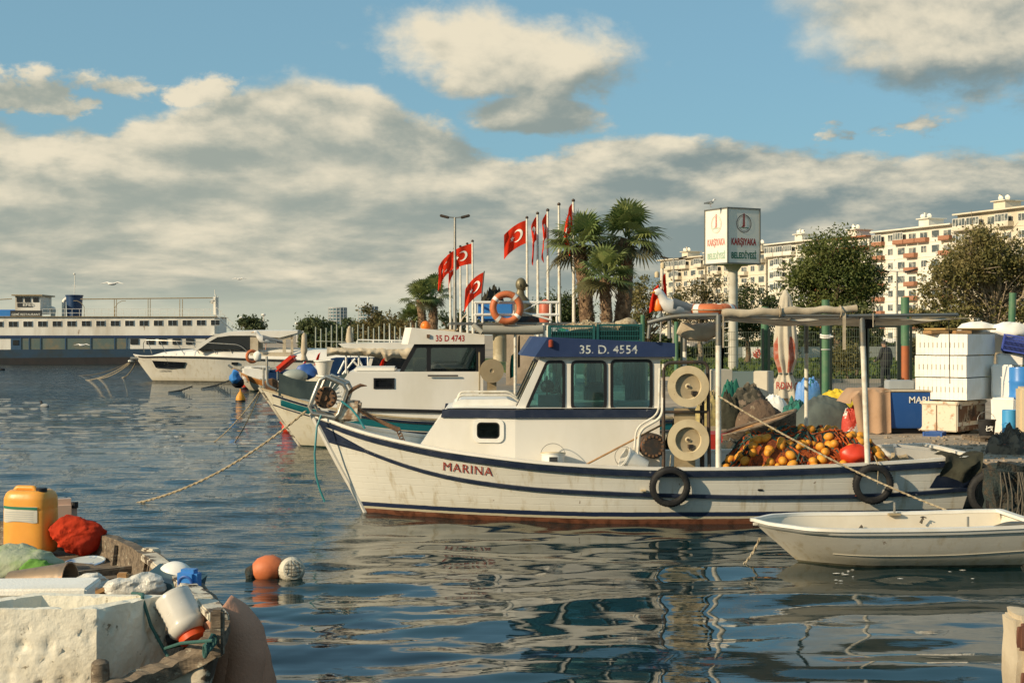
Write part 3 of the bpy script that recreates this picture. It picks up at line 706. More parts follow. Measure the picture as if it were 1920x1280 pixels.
# wheelhouse with three real windows a side
WY = .99
def W(px, py): return Q(px, py, -WY)
wp = [W(966, 770), W(1014, 668), W(1238, 668), W(1238, 770)]
wins = [rpoly([W(987, 767), W(1026, 678), W(1057, 678), W(1057, 767)], .05), rpoly([W(1073, 766), W(1073, 678), W(1135, 678), W(1135, 766)], .07), rpoly([W(1147, 767), W(1147, 676), W(1221, 676), W(1221, 767)], .07)]
mb = MB()
for sg in (-1, 1): mb.panel(wp, wins, lambda a, b, sg=sg: (a, sg * WY, b), lambda a, b, sg=sg: (a, sg * (WY - .045), b))
(ax, az), (bx, bz) = wp[0], wp[1]; rx_, rz_ = wp[2]
def front(y, t, off=0.0): return (ax + (bx - ax) * t - off, y, az + (bz - az) * t)
fo = [(-WY + .045, 0), (WY - .045, 0), (WY - .045, 1), (-WY + .045, 1)]
fh = [rrect(-WY + .13, -.05, .10, .90, .06), rrect(.05, WY - .13, .10, .90, .06)]
mb.panel(fo, fh, lambda y, t: front(y, t), lambda y, t: front(y, t, -.045))
bo = [(-WY + .045, wp[3][1]), (WY - .045, wp[3][1]), (WY - .045, rz_), (-WY + .045, rz_)]
bh = [rrect(-.85, -.35, az + .15, rz_ - .08, .05), rrect(-.2, .55, az + .02, rz_ - .06, .05)]
mb.panel(bo, bh, lambda y, z: (rx_, y, z), lambda y, z: (rx_ - .04, y, z))
mb.box(((ax + rx_) / 2 + .12, 0, az - .03), (rx_ - ax - .2, 1.9, .03))
mb.build('wheelhouse', M['trunk_white'], marina, smooth=30)
for sg in (-1, 1):
    for wn in wins:
        f = MB().panel(inset(wn, -.022), [inset(wn, .022)], lambda a, b: (a, sg * (WY - .02), b), lambda a, b: (a, sg * (WY + .014), b)).build('window', M['black'], marina)
        MB().prism(inset(wn, .01), lambda a, b: (a, sg * (WY - .012), b), lambda a, b: (a, sg * (WY - .018), b)).build('pane', M['glass'], f)
for hl in fh:
    f = MB().panel(inset(hl, -.02), [inset(hl, .02)], lambda y, t: front(y, t, -.01), lambda y, t: front(y, t, .012)).build('window', M['black'], marina)
    MB().prism(inset(hl, .01), lambda y, t: front(y, t, -.006), lambda y, t: front(y, t, 0)).build('pane', M['glass'], f)
# inside: helm, seat, console, curtains
xi = (wp[0][0] + wp[3][0]) / 2
mb = MB(); mb.box((wp[1][0] + .12, 0, az + .10), (.30, 1.7, .24)); mb.box((wp[1][0] + .30, -.1, az + .02), (.2, .5, .25)); mb.build('helm_console', M['interior'], marina)
mb = MB(); mb.torus((wp[1][0] + .30, -.45, az + .28), .16, .014, Matrix.Rotation(R(75), 4, 'Y')); mb.tube([(wp[1][0] + .14, -.45, az + .2), (wp[1][0] + .30, -.45, az + .28)], .02)
mb.ball((wp[1][0] + .16, .35, az + .3), .11, 10); mb.tube([(wp[1][0] + .10, -.75, az + .1), (wp[1][0] + .10, -.75, az + .5)], .012)
mb.build('steering_wheel', M['black'], marina, smooth=True)
mb = MB(); mb.rbox((xi + .22, .35, az + .14), (.34, .5, .45), .05); mb.rbox((xi + .40, .35, az + .36), (.09, .46, .42), .03); mb.build('helm_seat', M['dark_grey'], marina, smooth=True)
mb = MB()
for x0, wd in ((W(1196, 0)[0], .24), (W(1118, 0)[0], .14), (W(1048, 0)[0], .05)):
    mb.grid(lambda u, v, x0=x0, wd=wd: (x0 + wd * u, .90 + .02 * math.sin(u * 22), az + .02 + (bz - az - .08) * v), 16, 1)
mb.build('curtain', cloth('curtain', (.16, .36, .40), trans=.4), marina, smooth=True)
mb = MB(); mb.rbox((W(1185, 0)[0], -.55, az + .06), (.42, .3, .10), .04, jit=.02, seg=3); mb.build('folded_cloth', M['white'], marina, smooth=True)
# visor roof
v0b, v0t, v1b, v1t = Q(1003, 669, -1.10), Q(1027, 633, -1.10), Q(1266, 669, -1.10), Q(1266, 643, -1.10)
mb = MB(); hb = []
for (x, z), dx in ((v0b, .20), (v0t, .20)):
    hb.append([(x, -1.10, z), (x - dx, -.72, z + .02 if dx else z), (x - dx, .72, z + .02), (x, 1.10, z)])
bot = [*hb[0], (v1b[0], 1.10, v1b[1]), (v1b[0], -1.10, v1b[1])]; top = [*hb[1], (v1t[0], 1.10, v1t[1]), (v1t[0], -1.10, v1t[1])]
mb.add(bot + top, [tuple(range(5, -1, -1)), tuple(range(6, 12))] + [(i, (i + 1) % 6, 6 + (i + 1) % 6, 6 + i) for i in range(6)])
mb.build('visor', M['visor_blue'], marina)
mb = MB(); mb.box(((v0b[0] + v1b[0]) / 2 + .06, 0, v0b[1] - .018), (v1b[0] - v0b[0] - .2, 2.04, .030)); mb.build('roof_lining', M['trunk_white'], marina)
qa = Q(1087, 663, -1.103); qb = Q(1195, 663, -1.103); qc = Q(1087, 647, -1.103)
lettering('35. D. 4554', (qb[0] - qa[0], qc[1] - qa[1]), lambda a, b: (qa[0] + a, -1.104, qa[1] + b), mat('number_paint', (.55, .58, .55), .6, c2=(.05, .08, .2), nscale=16, namp=.9, thr=(.5, .62)), marina, bold=.008)
mb = MB(); q = Q(1033, 645, -1.13); mb.lathe([(.0, -.05), (.035, -.05), (.035, .04), (.02, .055), (0, .055)], (q[0], -1.13, q[1] + .01), 12); mb.build('side_light', mat('side_light', (.30, .05, .02), .3), marina, smooth=True)
# roof crates and nets
def fish_crate(name, label, m, c, size, rz=0, group=None, cat='crate'):
    t = thing(name, label, cat, c, rz, group); lx, ly, lz = size; b = .012
    mb = MB()
    for sx in (-1, 1):
        for sy in (-1, 1): mb.box((sx * (lx / 2 - b), sy * (ly / 2 - b), lz / 2), (.035, .035, lz))
    for z in (.012, lz * .33, lz * .62, lz - .012):
        h = .03 if z > lz * .8 or z < .05 else .012
        for s_ in (-1, 1): mb.box((0, s_ * (ly / 2 - b), z), (lx - .072, .014, h)); mb.box((s_ * (lx / 2 - b), 0, z), (.014, ly - .072, h))
    n = int(lx / .028)
    for i in range(n + 1):
        for s_ in (-1, 1): mb.box((-lx / 2 + .04 + (lx - .08) * i / n, s_ * (ly / 2 - b + .001), lz / 2), (.007, .018, lz - .06))
    n = int(ly / .03)
    for i in range(n + 1):
        for s_ in (-1, 1): mb.box((s_ * (lx / 2 - b + .001), -ly / 2 + .04 + (ly - .08) * i / n, lz / 2), (.018, .007, lz - .06))
    mb.build('crate_body', m, t)
    mb = MB(); mb.box((0, 0, .008), (lx - .08, ly - .08, .012)); mb.box((0, 0, lz * .35), (lx - .1, ly - .1, lz * .5)); mb.build('crate_bottom', M['net_dark'], t)
    return t
def mpt(px, py, y): return MF.mw @ MF.L(px, py, y)
for (px, lb) in ((1071, 'left of the two dark green fish crates on the blue wheelhouse roof'), (1159, 'right one of the two green roof crates, under a ball of net')):
    c = mpt(px, 640, -.55); fish_crate('fish_crate', lb, M['crate_green'], (c.x, c.y, c.z - .005), (.665, .42, .24 if px < 1100 else .26), MF.th, 'fish crates on the wheelhouse roof')
def hn(x, y, freq, seed):
    p = Vector((x * freq, y * freq, seed * 3.1)); return mnoise.noise(p) * .5 + mnoise.noise(p * 2.3) * .28 + mnoise.noise(p * 5.1) * .10 + max(-.4, 1 - 3.5 * abs(mnoise.noise(Vector((p.x * 1.6 + p.y * .7, p.y * .9, seed * 1.3))))) * .13
def heap(name, label, cat, c, size, m, seed=0, rough=.25, n=40, ropes=0, rm=None, group=None, flat=.0, parts=None, freq=3.0, pw=.5):
    """a soft heap of net or cloth: a mound with folds"""
    t = thing(name, label, cat, c, 0, group)
    mb = MB()
    def f(u, v):
        a = 2 * math.pi * u; r = v; x, y = math.cos(a) * r, math.sin(a) * r
        k = 1 + .22 * mnoise.noise(Vector((math.cos(a) * 1.5, math.sin(a) * 1.5, seed)))
        h = max(0, 1 - r * r) ** pw
        nz = hn(x, y, freq, seed)
        return Vector((x * size[0] / 2 * k, y * size[1] / 2 * k, size[2] * (h * (1 + rough * nz * 2.2)) + flat))
    mb.grid(f, n, n // 2); mb.build('pile', m, t, smooth=50)
    if ropes:
        rng = random.Random(seed); mb = MB()
        for _ in range(ropes):
            a, r0 = rng.random() * 6.28, rng.random() ** .6 * .85; pts = []; rr = rng.uniform(.08, .25) * size[0] / 2; cx, cy = math.cos(a) * r0, math.sin(a) * r0; ph = rng.random() * 6.28; ln = rng.uniform(2, 6)
            for i in range(14):
                q = ph + ln * i / 13; x = cx + rr / size[0] * 2 * math.cos(q); y = cy + rr / size[1] * 2 * math.sin(q) * .8
                rd = math.hypot(x, y); 
                if rd > .97: x, y = x / rd * .97, y / rd * .97; rd = .97
                nz = hn(x, y, freq, seed)
                z = size[2] * (max(0, 1 - rd * rd) ** pw * (1 + rough * nz * 2.2)); pts.append((x * size[0] / 2, y * size[1] / 2, z + .012))
            mb.tube(pts, rng.uniform(.006, .012), 5)
        mb.build('rope', rm or M['green_rope'], t, smooth=True)
    return t
c = mpt(1110, 616, -.5); heap('net_bundle', 'tangled beige net and rope lying over the roof crates', 'net', (c.x, c.y, c.z - .03), (1.0, .4, .10), M['rope'], 3, .5, 40, 16, M['rope'])
c = mpt(1175, 612, -.6); o = MB().ball((c.x, c.y, c.z + .02), .13, 14, (1.3, 1, .85)).jitter(.03, 9).build('net_ball', M['rope'], smooth=True, at=(c.x, c.y, c.z - .1), label='round ball of beige net on top of the right roof crate', cat='net')
c = mpt(1072, 616, -.5); heap('green_net', 'small heap of green net with a blue strap in the left roof crate', 'net', (c.x, c.y, c.z - .05), (.5, .3, .07), mat('net_green', (.01, .16, .10), .8, c2=(.02, .08, .30), nscale=5, namp=1, thr=(.48, .52)), 5, .4)
# side pipes, reels and winch
RY = -1.32
def rp(px, py, y=RY): return MF.L(px, py, y)
mb = MB(); mb.tube(arcpts([rp(1244, 682), rp(1242, 782), rp(1199, 806), rp(1194, 872)], .12), .022, 8); mb.tube(arcpts([rp(1237, 690), rp(1235, 776), rp(1193, 801), rp(1188, 860)], .12), .015, 8)
mb.build('guard_pipe', M['pole_white'], marina, smooth=True)
mb = MB(); mb.tube(arcpts([rp(1244, 880), rp(1244, 680), rp(1327, 678), rp(1330, 880)], .12), .026, 8); mb.tube([rp(1241, 772), rp(1328, 772)], .02, 8); mb.tube([rp(1316, 760, RY + .3), rp(1316, 880, RY + .3)], .03, 8)
mb.tube([rp(1244, 682, RY + .5), rp(1244, 880, RY + .5)], .022); mb.tube([rp(1318, 700, RY + .12), rp(1318, 875, RY + .12)], .022)
mb.build('hauler_frame', M['dark_metal'], marina, smooth=True)
MB().box((rp(1285, 820).x, RY + .07, (rp(1285, 770).z + rp(1285, 880).z) / 2), (.30, .06, rp(1285, 765).z - rp(1285, 884).z)).build('hauler_plate', M['cream_dirty'], marina)
for py, px in ((724, 1290), (824, 1290)):
    q = rp(px, py, RY - .05); mm = Matrix.Rotation(R(-4), 4, 'Z') @ ROTX; s_ = .295
    mb = MB().lathe([(.0, -.12), (.27, -.12), (.285, -.10), (.27, -.04), (.24, 0), (.255, .045), (s_, .05), (s_, .066), (.185, .070), (.168, .02), (.05, .0), (.03, .015), (0, .015)], q, 48, mm)
    o = mb.build('net_reel', M['cream_plastic'], marina, smooth=30)
    MB().lathe([(.166, .0), (.166, .026), (.05, .006), (.0, .006)], q, 32, mm).build('drum_face', M['cream_dirty'], o, smooth=30)
    mb = MB(); mb.box(q + Vector((.08 if py < 800 else .03, -.04, -.09)), (.07, .05, .05), .3); mb.torus(q + Vector((.09 if py < 800 else .04, -.05, -.11)), .035, .008, ROTX, 12, 6); mb.build('latch', M['dark_metal'], o); MB().lathe([(.0, .02), (.02, .02), (.02, .04), (0, .04)], q, 10, mm).build('hub_bolt', M['dark_metal'], o)
q = rp(1222, 835, RY + .12); mb = MB().lathe([(0, -.13), (.16, -.13), (.18, -.10), (.11, -.06), (.10, .06), (.18, .10), (.16, .13), (0, .13)], q, 28, Matrix.Rotation(R(8), 4, 'Z') @ ROTX); o = mb.build('winch', M['dark_metal'], marina, smooth=35)
mb = MB()
for k in range(16):
    a = 2 * math.pi * k / 16; mb.box(q + Vector((math.cos(a) * .14, -.135, math.sin(a) * .14)), (.03, .03, .03), 0)
mb.build('bolt', M['rust'], o)
MB().torus(q, .13, .03, ROTX, 24, 8).build('rope_coil', mat('net_rope', (.25, .09, .04), .9), o, smooth=True)
MB().tube([rp(1100, 870, -1.25), rp(1247, 793, -1.25)], .014, 8).build('boat_hook', M['wood'], label='wooden boat hook leaning against the white cabin of the near boat', cat='boat hook').matrix_world = MF.mw
# buckets on the side deck
def bucket(name, label, c, r, h, m, tilt=(0, 0), group=None, handle=True, lidm=None, rim=None):
    t = thing(name, label, 'bucket', c, 0, group); mm = Matrix.Rotation(tilt[0], 4, 'X') @ Matrix.Rotation(tilt[1], 4, 'Y')
    MB().lathe([(0, .0), (r * .82, .0), (r * .98, h * .93), (r * 1.05, h * .93), (r * 1.05, h), (r * .96, h), (r * .80, .02), (0, .02)], (0, 0, 0), 28, mm).build('bucket_body', m, t, smooth=35)
    if handle: MB().torus(mm @ Vector((0, 0, h * .93)), r * 1.03, .005, mm @ Matrix.Rotation(R(70), 4, 'X'), 24, 6, (0, .5)).build('handle', M['galv'], t, smooth=True)
    if lidm: MB().lathe([(0, h * 1.02), (r * 1.07, h * 1.02), (r * 1.07, h * .97), (r * 1.02, h * .97)], (0, 0, 0), 28, mm).build('lid', lidm, t, smooth=35)
    return t
c = mpt(1037, 882, -1.28); b_ = bucket('bucket', 'white plastic bucket with a printed lid on the side deck beside the cabin', (c.x, c.y, c.z - .08), .17, .33, M['white'], (R(-8), 0), lidm=M['cream_plastic'])
mb = MB(); mb.box((0, -.172, .25), (.12, .004, .08)); mb.build('label_print', M['dark_grey'], b_)
c = mpt(1208, 860, -1.25); bucket('bucket', 'white bucket lying tilted with rope over its rim, left of the lower net reel', (c.x, c.y, c.z - .12), .15, .34, M['white'], (R(20), R(-60)))
# canopy over the after deck
mb = MB()
polesn = [((1347, 590), (1347, 878), -1.46), ((1616, 592), (1627, 874), -1.40)]; polesf = [((1284, 612), (1284, 800), 1.35), ((1512, 606), (1512, 830), 1.35)]
for i, (a, b, y) in enumerate(polesn + polesf):
    A, B_ = MF.L(*a, y), MF.L(*b, y); C_ = A.lerp(B_, .20 if i < 2 else .25)
    o = MB().tube([C_, B_], .040 if i < 2 else .034, 12).build('canopy_post', M['pole_white'], marina, smooth=True)
    MB().tube([A, C_], .0415 if i < 2 else .0352, 12).build('sleeve', M['grey_metal'], o, smooth=True)
zc = MF.L(1347, 592, -1.46).z
def cp(px, y, dz=0.0, py=592): q = MF.L(px, py, y); return Vector((q.x, y, zc + dz))
mb = MB(); tubes = [[cp(1347, -1.46), cp(1616, -1.43), cp(1795, -1.15, .02)], [cp(1284, 1.35), cp(1512, 1.35), cp(1700, 1.25)], [cp(1347, -1.46), cp(1350, 1.35)], [cp(1616, -1.43), cp(1600, 1.35)], [cp(1795, -1.15, .02), cp(1712, 1.24)], [cp(1480, -1.44), cp(1480, 1.35)]]
for t_ in tubes: mb.tube(t_, .026, 8)
mb.tube(arcpts([cp(1215, -1.2, -.10), cp(1262, -1.3, .0), cp(1347, -1.46, .01)], .2), .036, 10); mb.tube([cp(1255, -1.25, -.05), cp(1255, -1.25, -.32)], .03); mb.tube([cp(1218, -1.2, -.1), cp(1215, -1.2, -.32)], .024)
mb.tube([cp(1262, -1.3), cp(1284, 1.3)], .026); mb.tube([cp(1347, -1.46), cp(1284, 1.35)], .02)
mb.build('canopy_frame', M['grey_metal'], marina, smooth=True)
def awn(u, v):
    x0 = cp(1352, 0).x; x1 = cp(1790, 0).x + (-.45) * v; y = -1.40 + 2.7 * v
    if u > .6: y += (u - .6) / .4 * .30 * (1 - v)
    return Vector((x0 + (x1 - x0) * u, y, zc - .005 - .11 * math.sin(math.pi * u) ** .7 * math.sin(math.pi * v) - .02 * abs(math.sin(u * 18)) - (.05 * (1 - v) * math.sin(u * math.pi * 2) ** 2)))
MB().grid(awn, 50, 16).build('awning', M['canvas'], marina, smooth=True)
mb = MB(); A, B_ = cp(1354, -1.44, .025), cp(1606, -1.40, .095); n = 30; pts = [A.lerp(B_, i / n) + Vector((0, 0, .012 * math.sin(i * .9))) for i in range(n + 1)]
mb.tube(pts, [.066 - .014 * (i / n) + .005 * math.sin(i * 1.7) for i in range(n + 1)], 16, cap=False); mb.tube(pts, .045, 12); mb.tube([p + Vector((0, 0, -.012)) for p in pts], .02, 8); mb.build('awning_roll', M['canvas'], marina, smooth=True)
for px in (1461, 1575): MB().torus(cp(px, -1.42, .06), .085, .010, Matrix.Rotation(R(90), 4, 'Y'), 20, 6).build('tie_ring', M['rope'], marina, smooth=True)
for q_, s_ in ((cp(1583, -1.48, -.22), (.045, .006, .52)), (cp(1356, -1.49, -.2), (.02, .006, .5)), (cp(1637, -1.45, -.06), (.012, .006, .2))): MB().box(q_, s_).build('hanging_strap', M['canvas'], marina)
mb = MB(); a = cp(1310, -.9, -.17); mb.tube([a + Vector((-.28, 0, .0)), a + Vector((-.15, 0, -.05)), a + Vector((.1, 0, -.06)), a + Vector((.27, 0, 0))], [.10, .13, .13, .10], 14); mb.jitter(.03, 6); mb.build('rolled_net', M['canvas'], marina, smooth=True)
mb = MB(); mb.ball(a + Vector((.30, -.35, .05)), .035, 8); mb.build('small_float', M['white'], marina, smooth=True)
a = cp(1628, -1.1, -.08); MB().box(a, (.14, .12, .16), .3, rx=.4).build('deck_light', M['black'], marina)
# ring lying on the canopy, gull, mast with lamps and flag
def life_ring(name, label, c, Ro, m4, bands=4, flat=1.0, group=None):
    t = thing(name, label, 'life ring', c, 0, group); r = Ro * .20
    MB().torus((0, 0, 0), Ro - r, r, m4, 48, 14).build('ring', M['orange_ring'], t, smooth=True)
    for k in range(bands):
        a = (k + .5) / bands + .02
        MB().torus((0, 0, 0), Ro - r, r * 1.04, m4, 5, 14, (a - .018, a + .018)).build('band', M['white'], t, smooth=True)
    MB().torus((0, 0, 0), Ro * 1.01, .008, m4, 40, 6).build('grab_line', M['rope'], t, smooth=True)
    return t
c = mpt(1330, 583, -1.0); life_ring('life_ring', 'orange life ring lying flat on the canopy frame behind the gull', (c.x, c.y, MF.o.z + zc + .1), .40, Matrix.Rotation(R(2), 4, 'X'))
def gull(name, label, c, s, rz, dark=.3, standing=True, group=None, sit=False):
    """+x is the beak"""
    t = thing(name, label, 'gull', c, rz, group); z0 = .0 if sit else .12 * s
    grey = M['gull_grey']; wh = M['gull_white']
    pts = [(-.20, 0, .10), (-.12, 0, .13), (0, 0, .15), (.09, 0, .17), (.14, 0, .22), (.17, 0, .285), (.20, 0, .305), (.235, 0, .30)]
    rs = [.02, .05, .078, .072, .048, .036, .038, .020]
    mb = MB().tube([Vector(p) * s + Vector((0, 0, z0 - .08 * s)) for p in pts], [r * s for r in rs], 14); mb.v = [(v[0], v[1] * .9, v[2]) for v in mb.v]
    mb.build('body', wh, t, smooth=60)
    mb = MB()
    for sg in (-1, 1): mb.grid(lambda u, v, sg=sg: Vector(((.07 - .38 * u) * s, sg * (.082 - .05 * u) * s * (1 - .35 * abs(v - .5)), (.19 - .07 * u + (.5 - v) * -.11 * (1 - .7 * u)) * s + z0 - .08 * s)), 10, 4)
    mb.build('wing', grey, t, smooth=True)
    MB().tube([Vector((-.20, 0, .115)) * s + Vector((0, 0, z0 - .08 * s)), Vector((-.33, 0, .085)) * s + Vector((0, 0, z0 - .08 * s))], [.022 * s, .008 * s], 6).build('tail', M['black'], t)
    MB().tube([Vector((.23, 0, .30)) * s + Vector((0, 0, z0 - .08 * s)), Vector((.285, 0, .285)) * s + Vector((0, 0, z0 - .08 * s))], [.012 * s, .004 * s], 6).build('beak', M['float'], t)
    if not sit:
        for sg in (-1, 1): MB().tube([Vector((.0, sg * .03, .09)) * s + Vector((0, 0, z0 - .08 * s)), Vector((.01, sg * .03, .0)) * s, Vector((.05, sg * .03, 0.003)) * s], .006 * s, 5).build('leg', mat('gull_leg', (.5, .3, .22), .6), t)
    return t
M['gull_white'] = mat('gull_white', (.80, .78, .74), .8, c2=(.66, .63, .58), nscale=10); M['gull_grey'] = mat('gull_grey', (.30, .31, .31), .8, c2=(.20, .20, .2), nscale=8)
c = mpt(1268, 590, -1.27); gull('gull', 'large hunched gull resting on the canopy pipe beside the flat life ring', (c.x, c.y, MF.o.z + zc + .02), 1.45, R(200), sit=True)

# ================================================================ ropes from the boats into the water
def sagrope(name, label, a, b, r, m, sag=.15, n=24, group=None, wob=0.0, end=None):
    a, b = Vector(a), Vector(b); pts = []
    for i in range(n + 1):
        t = i / n; p = a.lerp(b, t); p.z -= sag * 4 * t * (1 - t); p += Vector((wob * math.sin(i * 1.3), 0, wob * math.cos(i * 1.7))) * (1 if 0 < i < n else 0); pts.append(p)
    if r >= .012:
        mb = MB()
        for ph in (0, math.pi):
            q = []; N = int((b - a).length / (r * 2.6)) + 2; d = (b - a).normalized(); s1 = d.cross(Vector((0, 0, 1))).normalized(); s2 = s1.cross(d)
            for i in range(N + 1):
                t = i / N; c = a.lerp(b, t); c.z -= sag * 4 * t * (1 - t); an = i * 1.35 + ph; q.append(c + (s1 * math.cos(an) + s2 * math.sin(an)) * r * .5)
            mb.tube(q, r * .62, 6)
        return mb.build(name, m, smooth=True, at=b, label=label, cat='rope', group=group)
    return MB().tube(pts, r, 6).build(name, m, smooth=True, at=b, label=label, cat='rope', group=group)
sagrope('mooring_rope', 'thick pale mooring rope running from the near boat bow roller down into the water', mpt(574, 770, -.12), G(250, 944, -.03), .020, M['rope'], .22)
sagrope('mooring_rope', 'twisted rope from the canopy post past the right hull tyre to the white dinghy', mpt(1347, 742, -1.5), P(1790, 962, 18.3), .014, M['rope'], .10)
# ---- bow gear of the near boat
mb = MB(); fr_pts = [(583, 758), (614, 708), (649, 722), (640, 762), (632, 783), (580, 772)]
FQ = [MF.L(px, py, -.16) for px, py in ((580, 762), (600, 712), (612, 706), (644, 720), (650, 732), (636, 775), (628, 783), (586, 775))]
mb.tube(FQ, .034, 10, closed=True); mb.build('roller_frame', M['galv'], marina, smooth=True)
mb = MB(); mb.tube([q + Vector((.04, .36, .01)) for q in FQ], .03, 8, closed=True); 
for k in (0, 3, 5): mb.tube([FQ[k], FQ[k] + Vector((.04, .36, .01))], .02, 8)
mb.build('roller_frame', M['galv'], marina, smooth=True)
q = MF.L(611, 745, -.02); mm = Matrix.Rotation(R(-8), 4, 'Z') @ ROTX
o = MB().lathe([(0, -.06), (.155, -.06), (.165, -.04), (.165, .04), (.155, .06), (.05, .06), (.045, .09), (0, .09)], q, 28, mm).build('line_hauler', M['rust'], marina, smooth=35)
mb = MB()
for k in range(12):
    a = 2 * math.pi * k / 12; mb.add([mm @ Vector(v) + q for v in MB().lathe([(0, .058), (.016, .058), (.016, .078), (0, .078)], (math.cos(a) * .135, math.sin(a) * .135, 0), 8).v], MB().lathe([(0, .058), (.016, .058), (.016, .078), (0, .078)], (0, 0, 0), 8).f)
mb.build('bolt', M['black'], o)
mb = MB()
for k in range(7):
    a = R(-30 + k * 17); mb.tube([q + mm @ Vector((math.cos(a) * .17, math.sin(a) * .17, -.03)), q + mm @ Vector((math.cos(a) * .25, math.sin(a) * .25, -.03))], .012, 6)
mb.build('spoke', M['white'], o)
mb = MB(); mb.rbox(MF.L(655, 770, 0), (.34, .30, .30), .03, jit=.03, seg=2); mb.rbox(MF.L(636, 788, 0), (.14, .22, .30), .03); mb.tube([MF.L(640, 780, .0), MF.L(636, 762, .0)], .04); mb.build('windlass', mat('windlass_paint', (.62, .56, .44), .7, c2=(.25, .14, .07), nscale=7, namp=.9, thr=(.45, .6)), marina, smooth=35)
an = thing('anchor', 'rusty anchor lying with its shank down the foredeck of the near boat', 'anchor', MF.mw @ MF.L(700, 800, 0), MF.th)
def aw(px, py, y): return MF.mw @ MF.L(px, py, y)
mb = MB(); mb.tube([aw(664, 762, -.1), aw(690, 778, -.12), aw(720, 793, -.14), aw(748, 806, -.16)], [.03, .032, .03, .04], 8); mb.build('shank', M['rust'], an, smooth=True, world=True)
mb = MB(); pts = [aw(648, 752, -.1), aw(652, 738, -.1), aw(664, 728, -.1), aw(676, 722, -.1), aw(688, 723, -.1)]; mb.tube(pts, [.018, .026, .03, .028, .006], 8); mb.tube([aw(648, 752, -.1), aw(660, 768, -.05), aw(672, 770, .1)], [.03, .035, .01], 8); mb.build('fluke', M['rust'], an, smooth=True, world=True)
mb = MB()
for k in range(7): mb.torus(aw(746 + k * 2.2, 804 + k * 5.4, -.18), .030, .009, Matrix.Rotation(R(90 * (k % 2)), 4, 'Y') @ Matrix.Rotation(R(60), 4, 'X'), 12, 6)
mb.build('chain', M['rust'], an, smooth=True, world=True)
mb = MB(); mb.tube([aw(602, 778, -.25), aw(594, 800, -.3), aw(590, 850, -.32), aw(592, 890, -.34), aw(600, 918, -.34), aw(609, 940, -.34)], .016, 8); mb.build('hose', M['teal_hose'], smooth=True, at=aw(609, 940, -.34), label='thin teal hose hanging from the near bow into the water', cat='hose')
mb = MB(); mb.tube([aw(640, 752, -.3), aw(658, 765, -.34), aw(672, 782, -.38), aw(684, 803, -.42)], .017, 8); mb.build('hose', M['teal_hose'], smooth=True, at=aw(684, 803, -.42), label='short teal hose arching from the roller frame onto the foredeck', cat='hose')
# tyres on the side of the near boat, rope eyes, sundry
for px, py, lb in ((1256, 912, 'black tyre fender hanging on the near hull below the net reels'), (1637, 907, 'black tyre fender hanging near the stern of the near boat, rope across it')):
    y = -mh.B
    for _ in range(6): q = MF.L(px, py, y); y = mh.side(q.x, q.z + .1).y - .09
    c = MF.mw @ q; t = tyre('tyre', lb, c.x, c.y, c.z, .285, rz=MF.th, group='tyres hung on the near hull', tilt=R(7))
    mb = MB(); mb.tube([(0, .02, .24), (.02, .06, .44)] if px < 1500 else [(.05, -.05, -.02), (.06, -.06, .26), (.03, .05, .40)], .008, 6); mb.build('hanging_rope', M['rope'], t, smooth=True)
mb = MB(); y = -mh.B
for px, py in ((1427, 919),):
    q = MF.L(px, py, -1.52); q.y = mh.side(q.x, q.z).y - .004; mb.rbox(q, (.075, .012, .03), .008)
mb.build('scupper', M['black'], marina)
q = MF.L(1206, 919, -1.5); q.y = mh.side(q.x, q.z).y - .03; MB().rbox(q, (.085, .05, .028), .008).build('cleat', M['cream_plastic'], marina)
mb = MB(); q = MF.L(1790, 885, -1.28)
def stern_cloth(u, v):
    x = MF.L(1765, 0, -1.3).x + .58 * u + .05 * math.sin(v * 5); k = (v - .42)
    y = -1.25 + .40 * max(0, -k) * 2 - .16 * min(1, max(0, k) * 6) - .05 * math.sin(u * 9 + v * 4) * (k > 0)
    z = zs(x) + .06 - max(0, k) * .62 * (1 - .35 * abs(u - .5)) + .03 * math.sin(u * 8)
    return Vector((x, y - .03, z))
mb.grid(stern_cloth, 24, 20); mb.jitter(.02, 7); o = mb.build('tarpaulin', M['olive_cloth'], smooth=True, label='crumpled olive tarpaulin hanging over the near boat stern corner', cat='tarpaulin'); o.location = MF.o; o.rotation_euler = (0, 0, MF.th)
# net pile with floats on the after deck
c = mpt(1505, 872, -.15); npx = heap('fishing_net', 'big heap of orange and dark green fishing net with yellow floats on the after deck', 'fishing net', (c.x, c.y - .1, MF.o.z + .36), (2.66, 1.9, .88), M['net_orange'], 11, .22, 90, 110, M['green_rope'], freq=2.6, pw=.42)
rng = random.Random(4); mbx = MB()
def pile_z(x, y, sx=2.62, sy=1.9, sz=.88, seed=11, freq=2.6, pw=.42, rough=.22):
    X_, Y_ = x / (sx / 2), y / (sy / 2); r = math.hypot(X_, Y_); nz = hn(X_, Y_, freq, seed)
    return sz * (max(0, 1 - r * r) ** pw * (1 + rough * nz * 2.2))
fl_mesh = MB().ball((0, 0, 0), .068, 10, (1.32, 1, 1)).v
n_f = 0
while n_f < 99:
    if n_f % 4: a_ = -math.pi / 2 + rng.uniform(-1.45, 1.45); r_ = rng.uniform(.60, .985); x, y = math.cos(a_) * r_ * 1.31, math.sin(a_) * r_ * .95
    else: x, y = rng.uniform(-1.27, 1.27), rng.uniform(-.93, .5)
    if math.hypot(x / 1.31, y / .95) > .985: continue
    z = pile_z(x, y) + .025
    fm = MB().ball((0, 0, 0), .064 if rng.random() < .8 else .045, 9, (1.3, 1, 1)); fm.xf(Matrix.Translation((x, y, z)) @ Matrix.Rotation(rng.uniform(-1.6, 1.6), 4, 'Z') @ Matrix.Rotation(rng.uniform(-.6, .6), 4, 'Y'))
    fm.build('net_float', M['float'], npx, smooth=True); n_f += 1
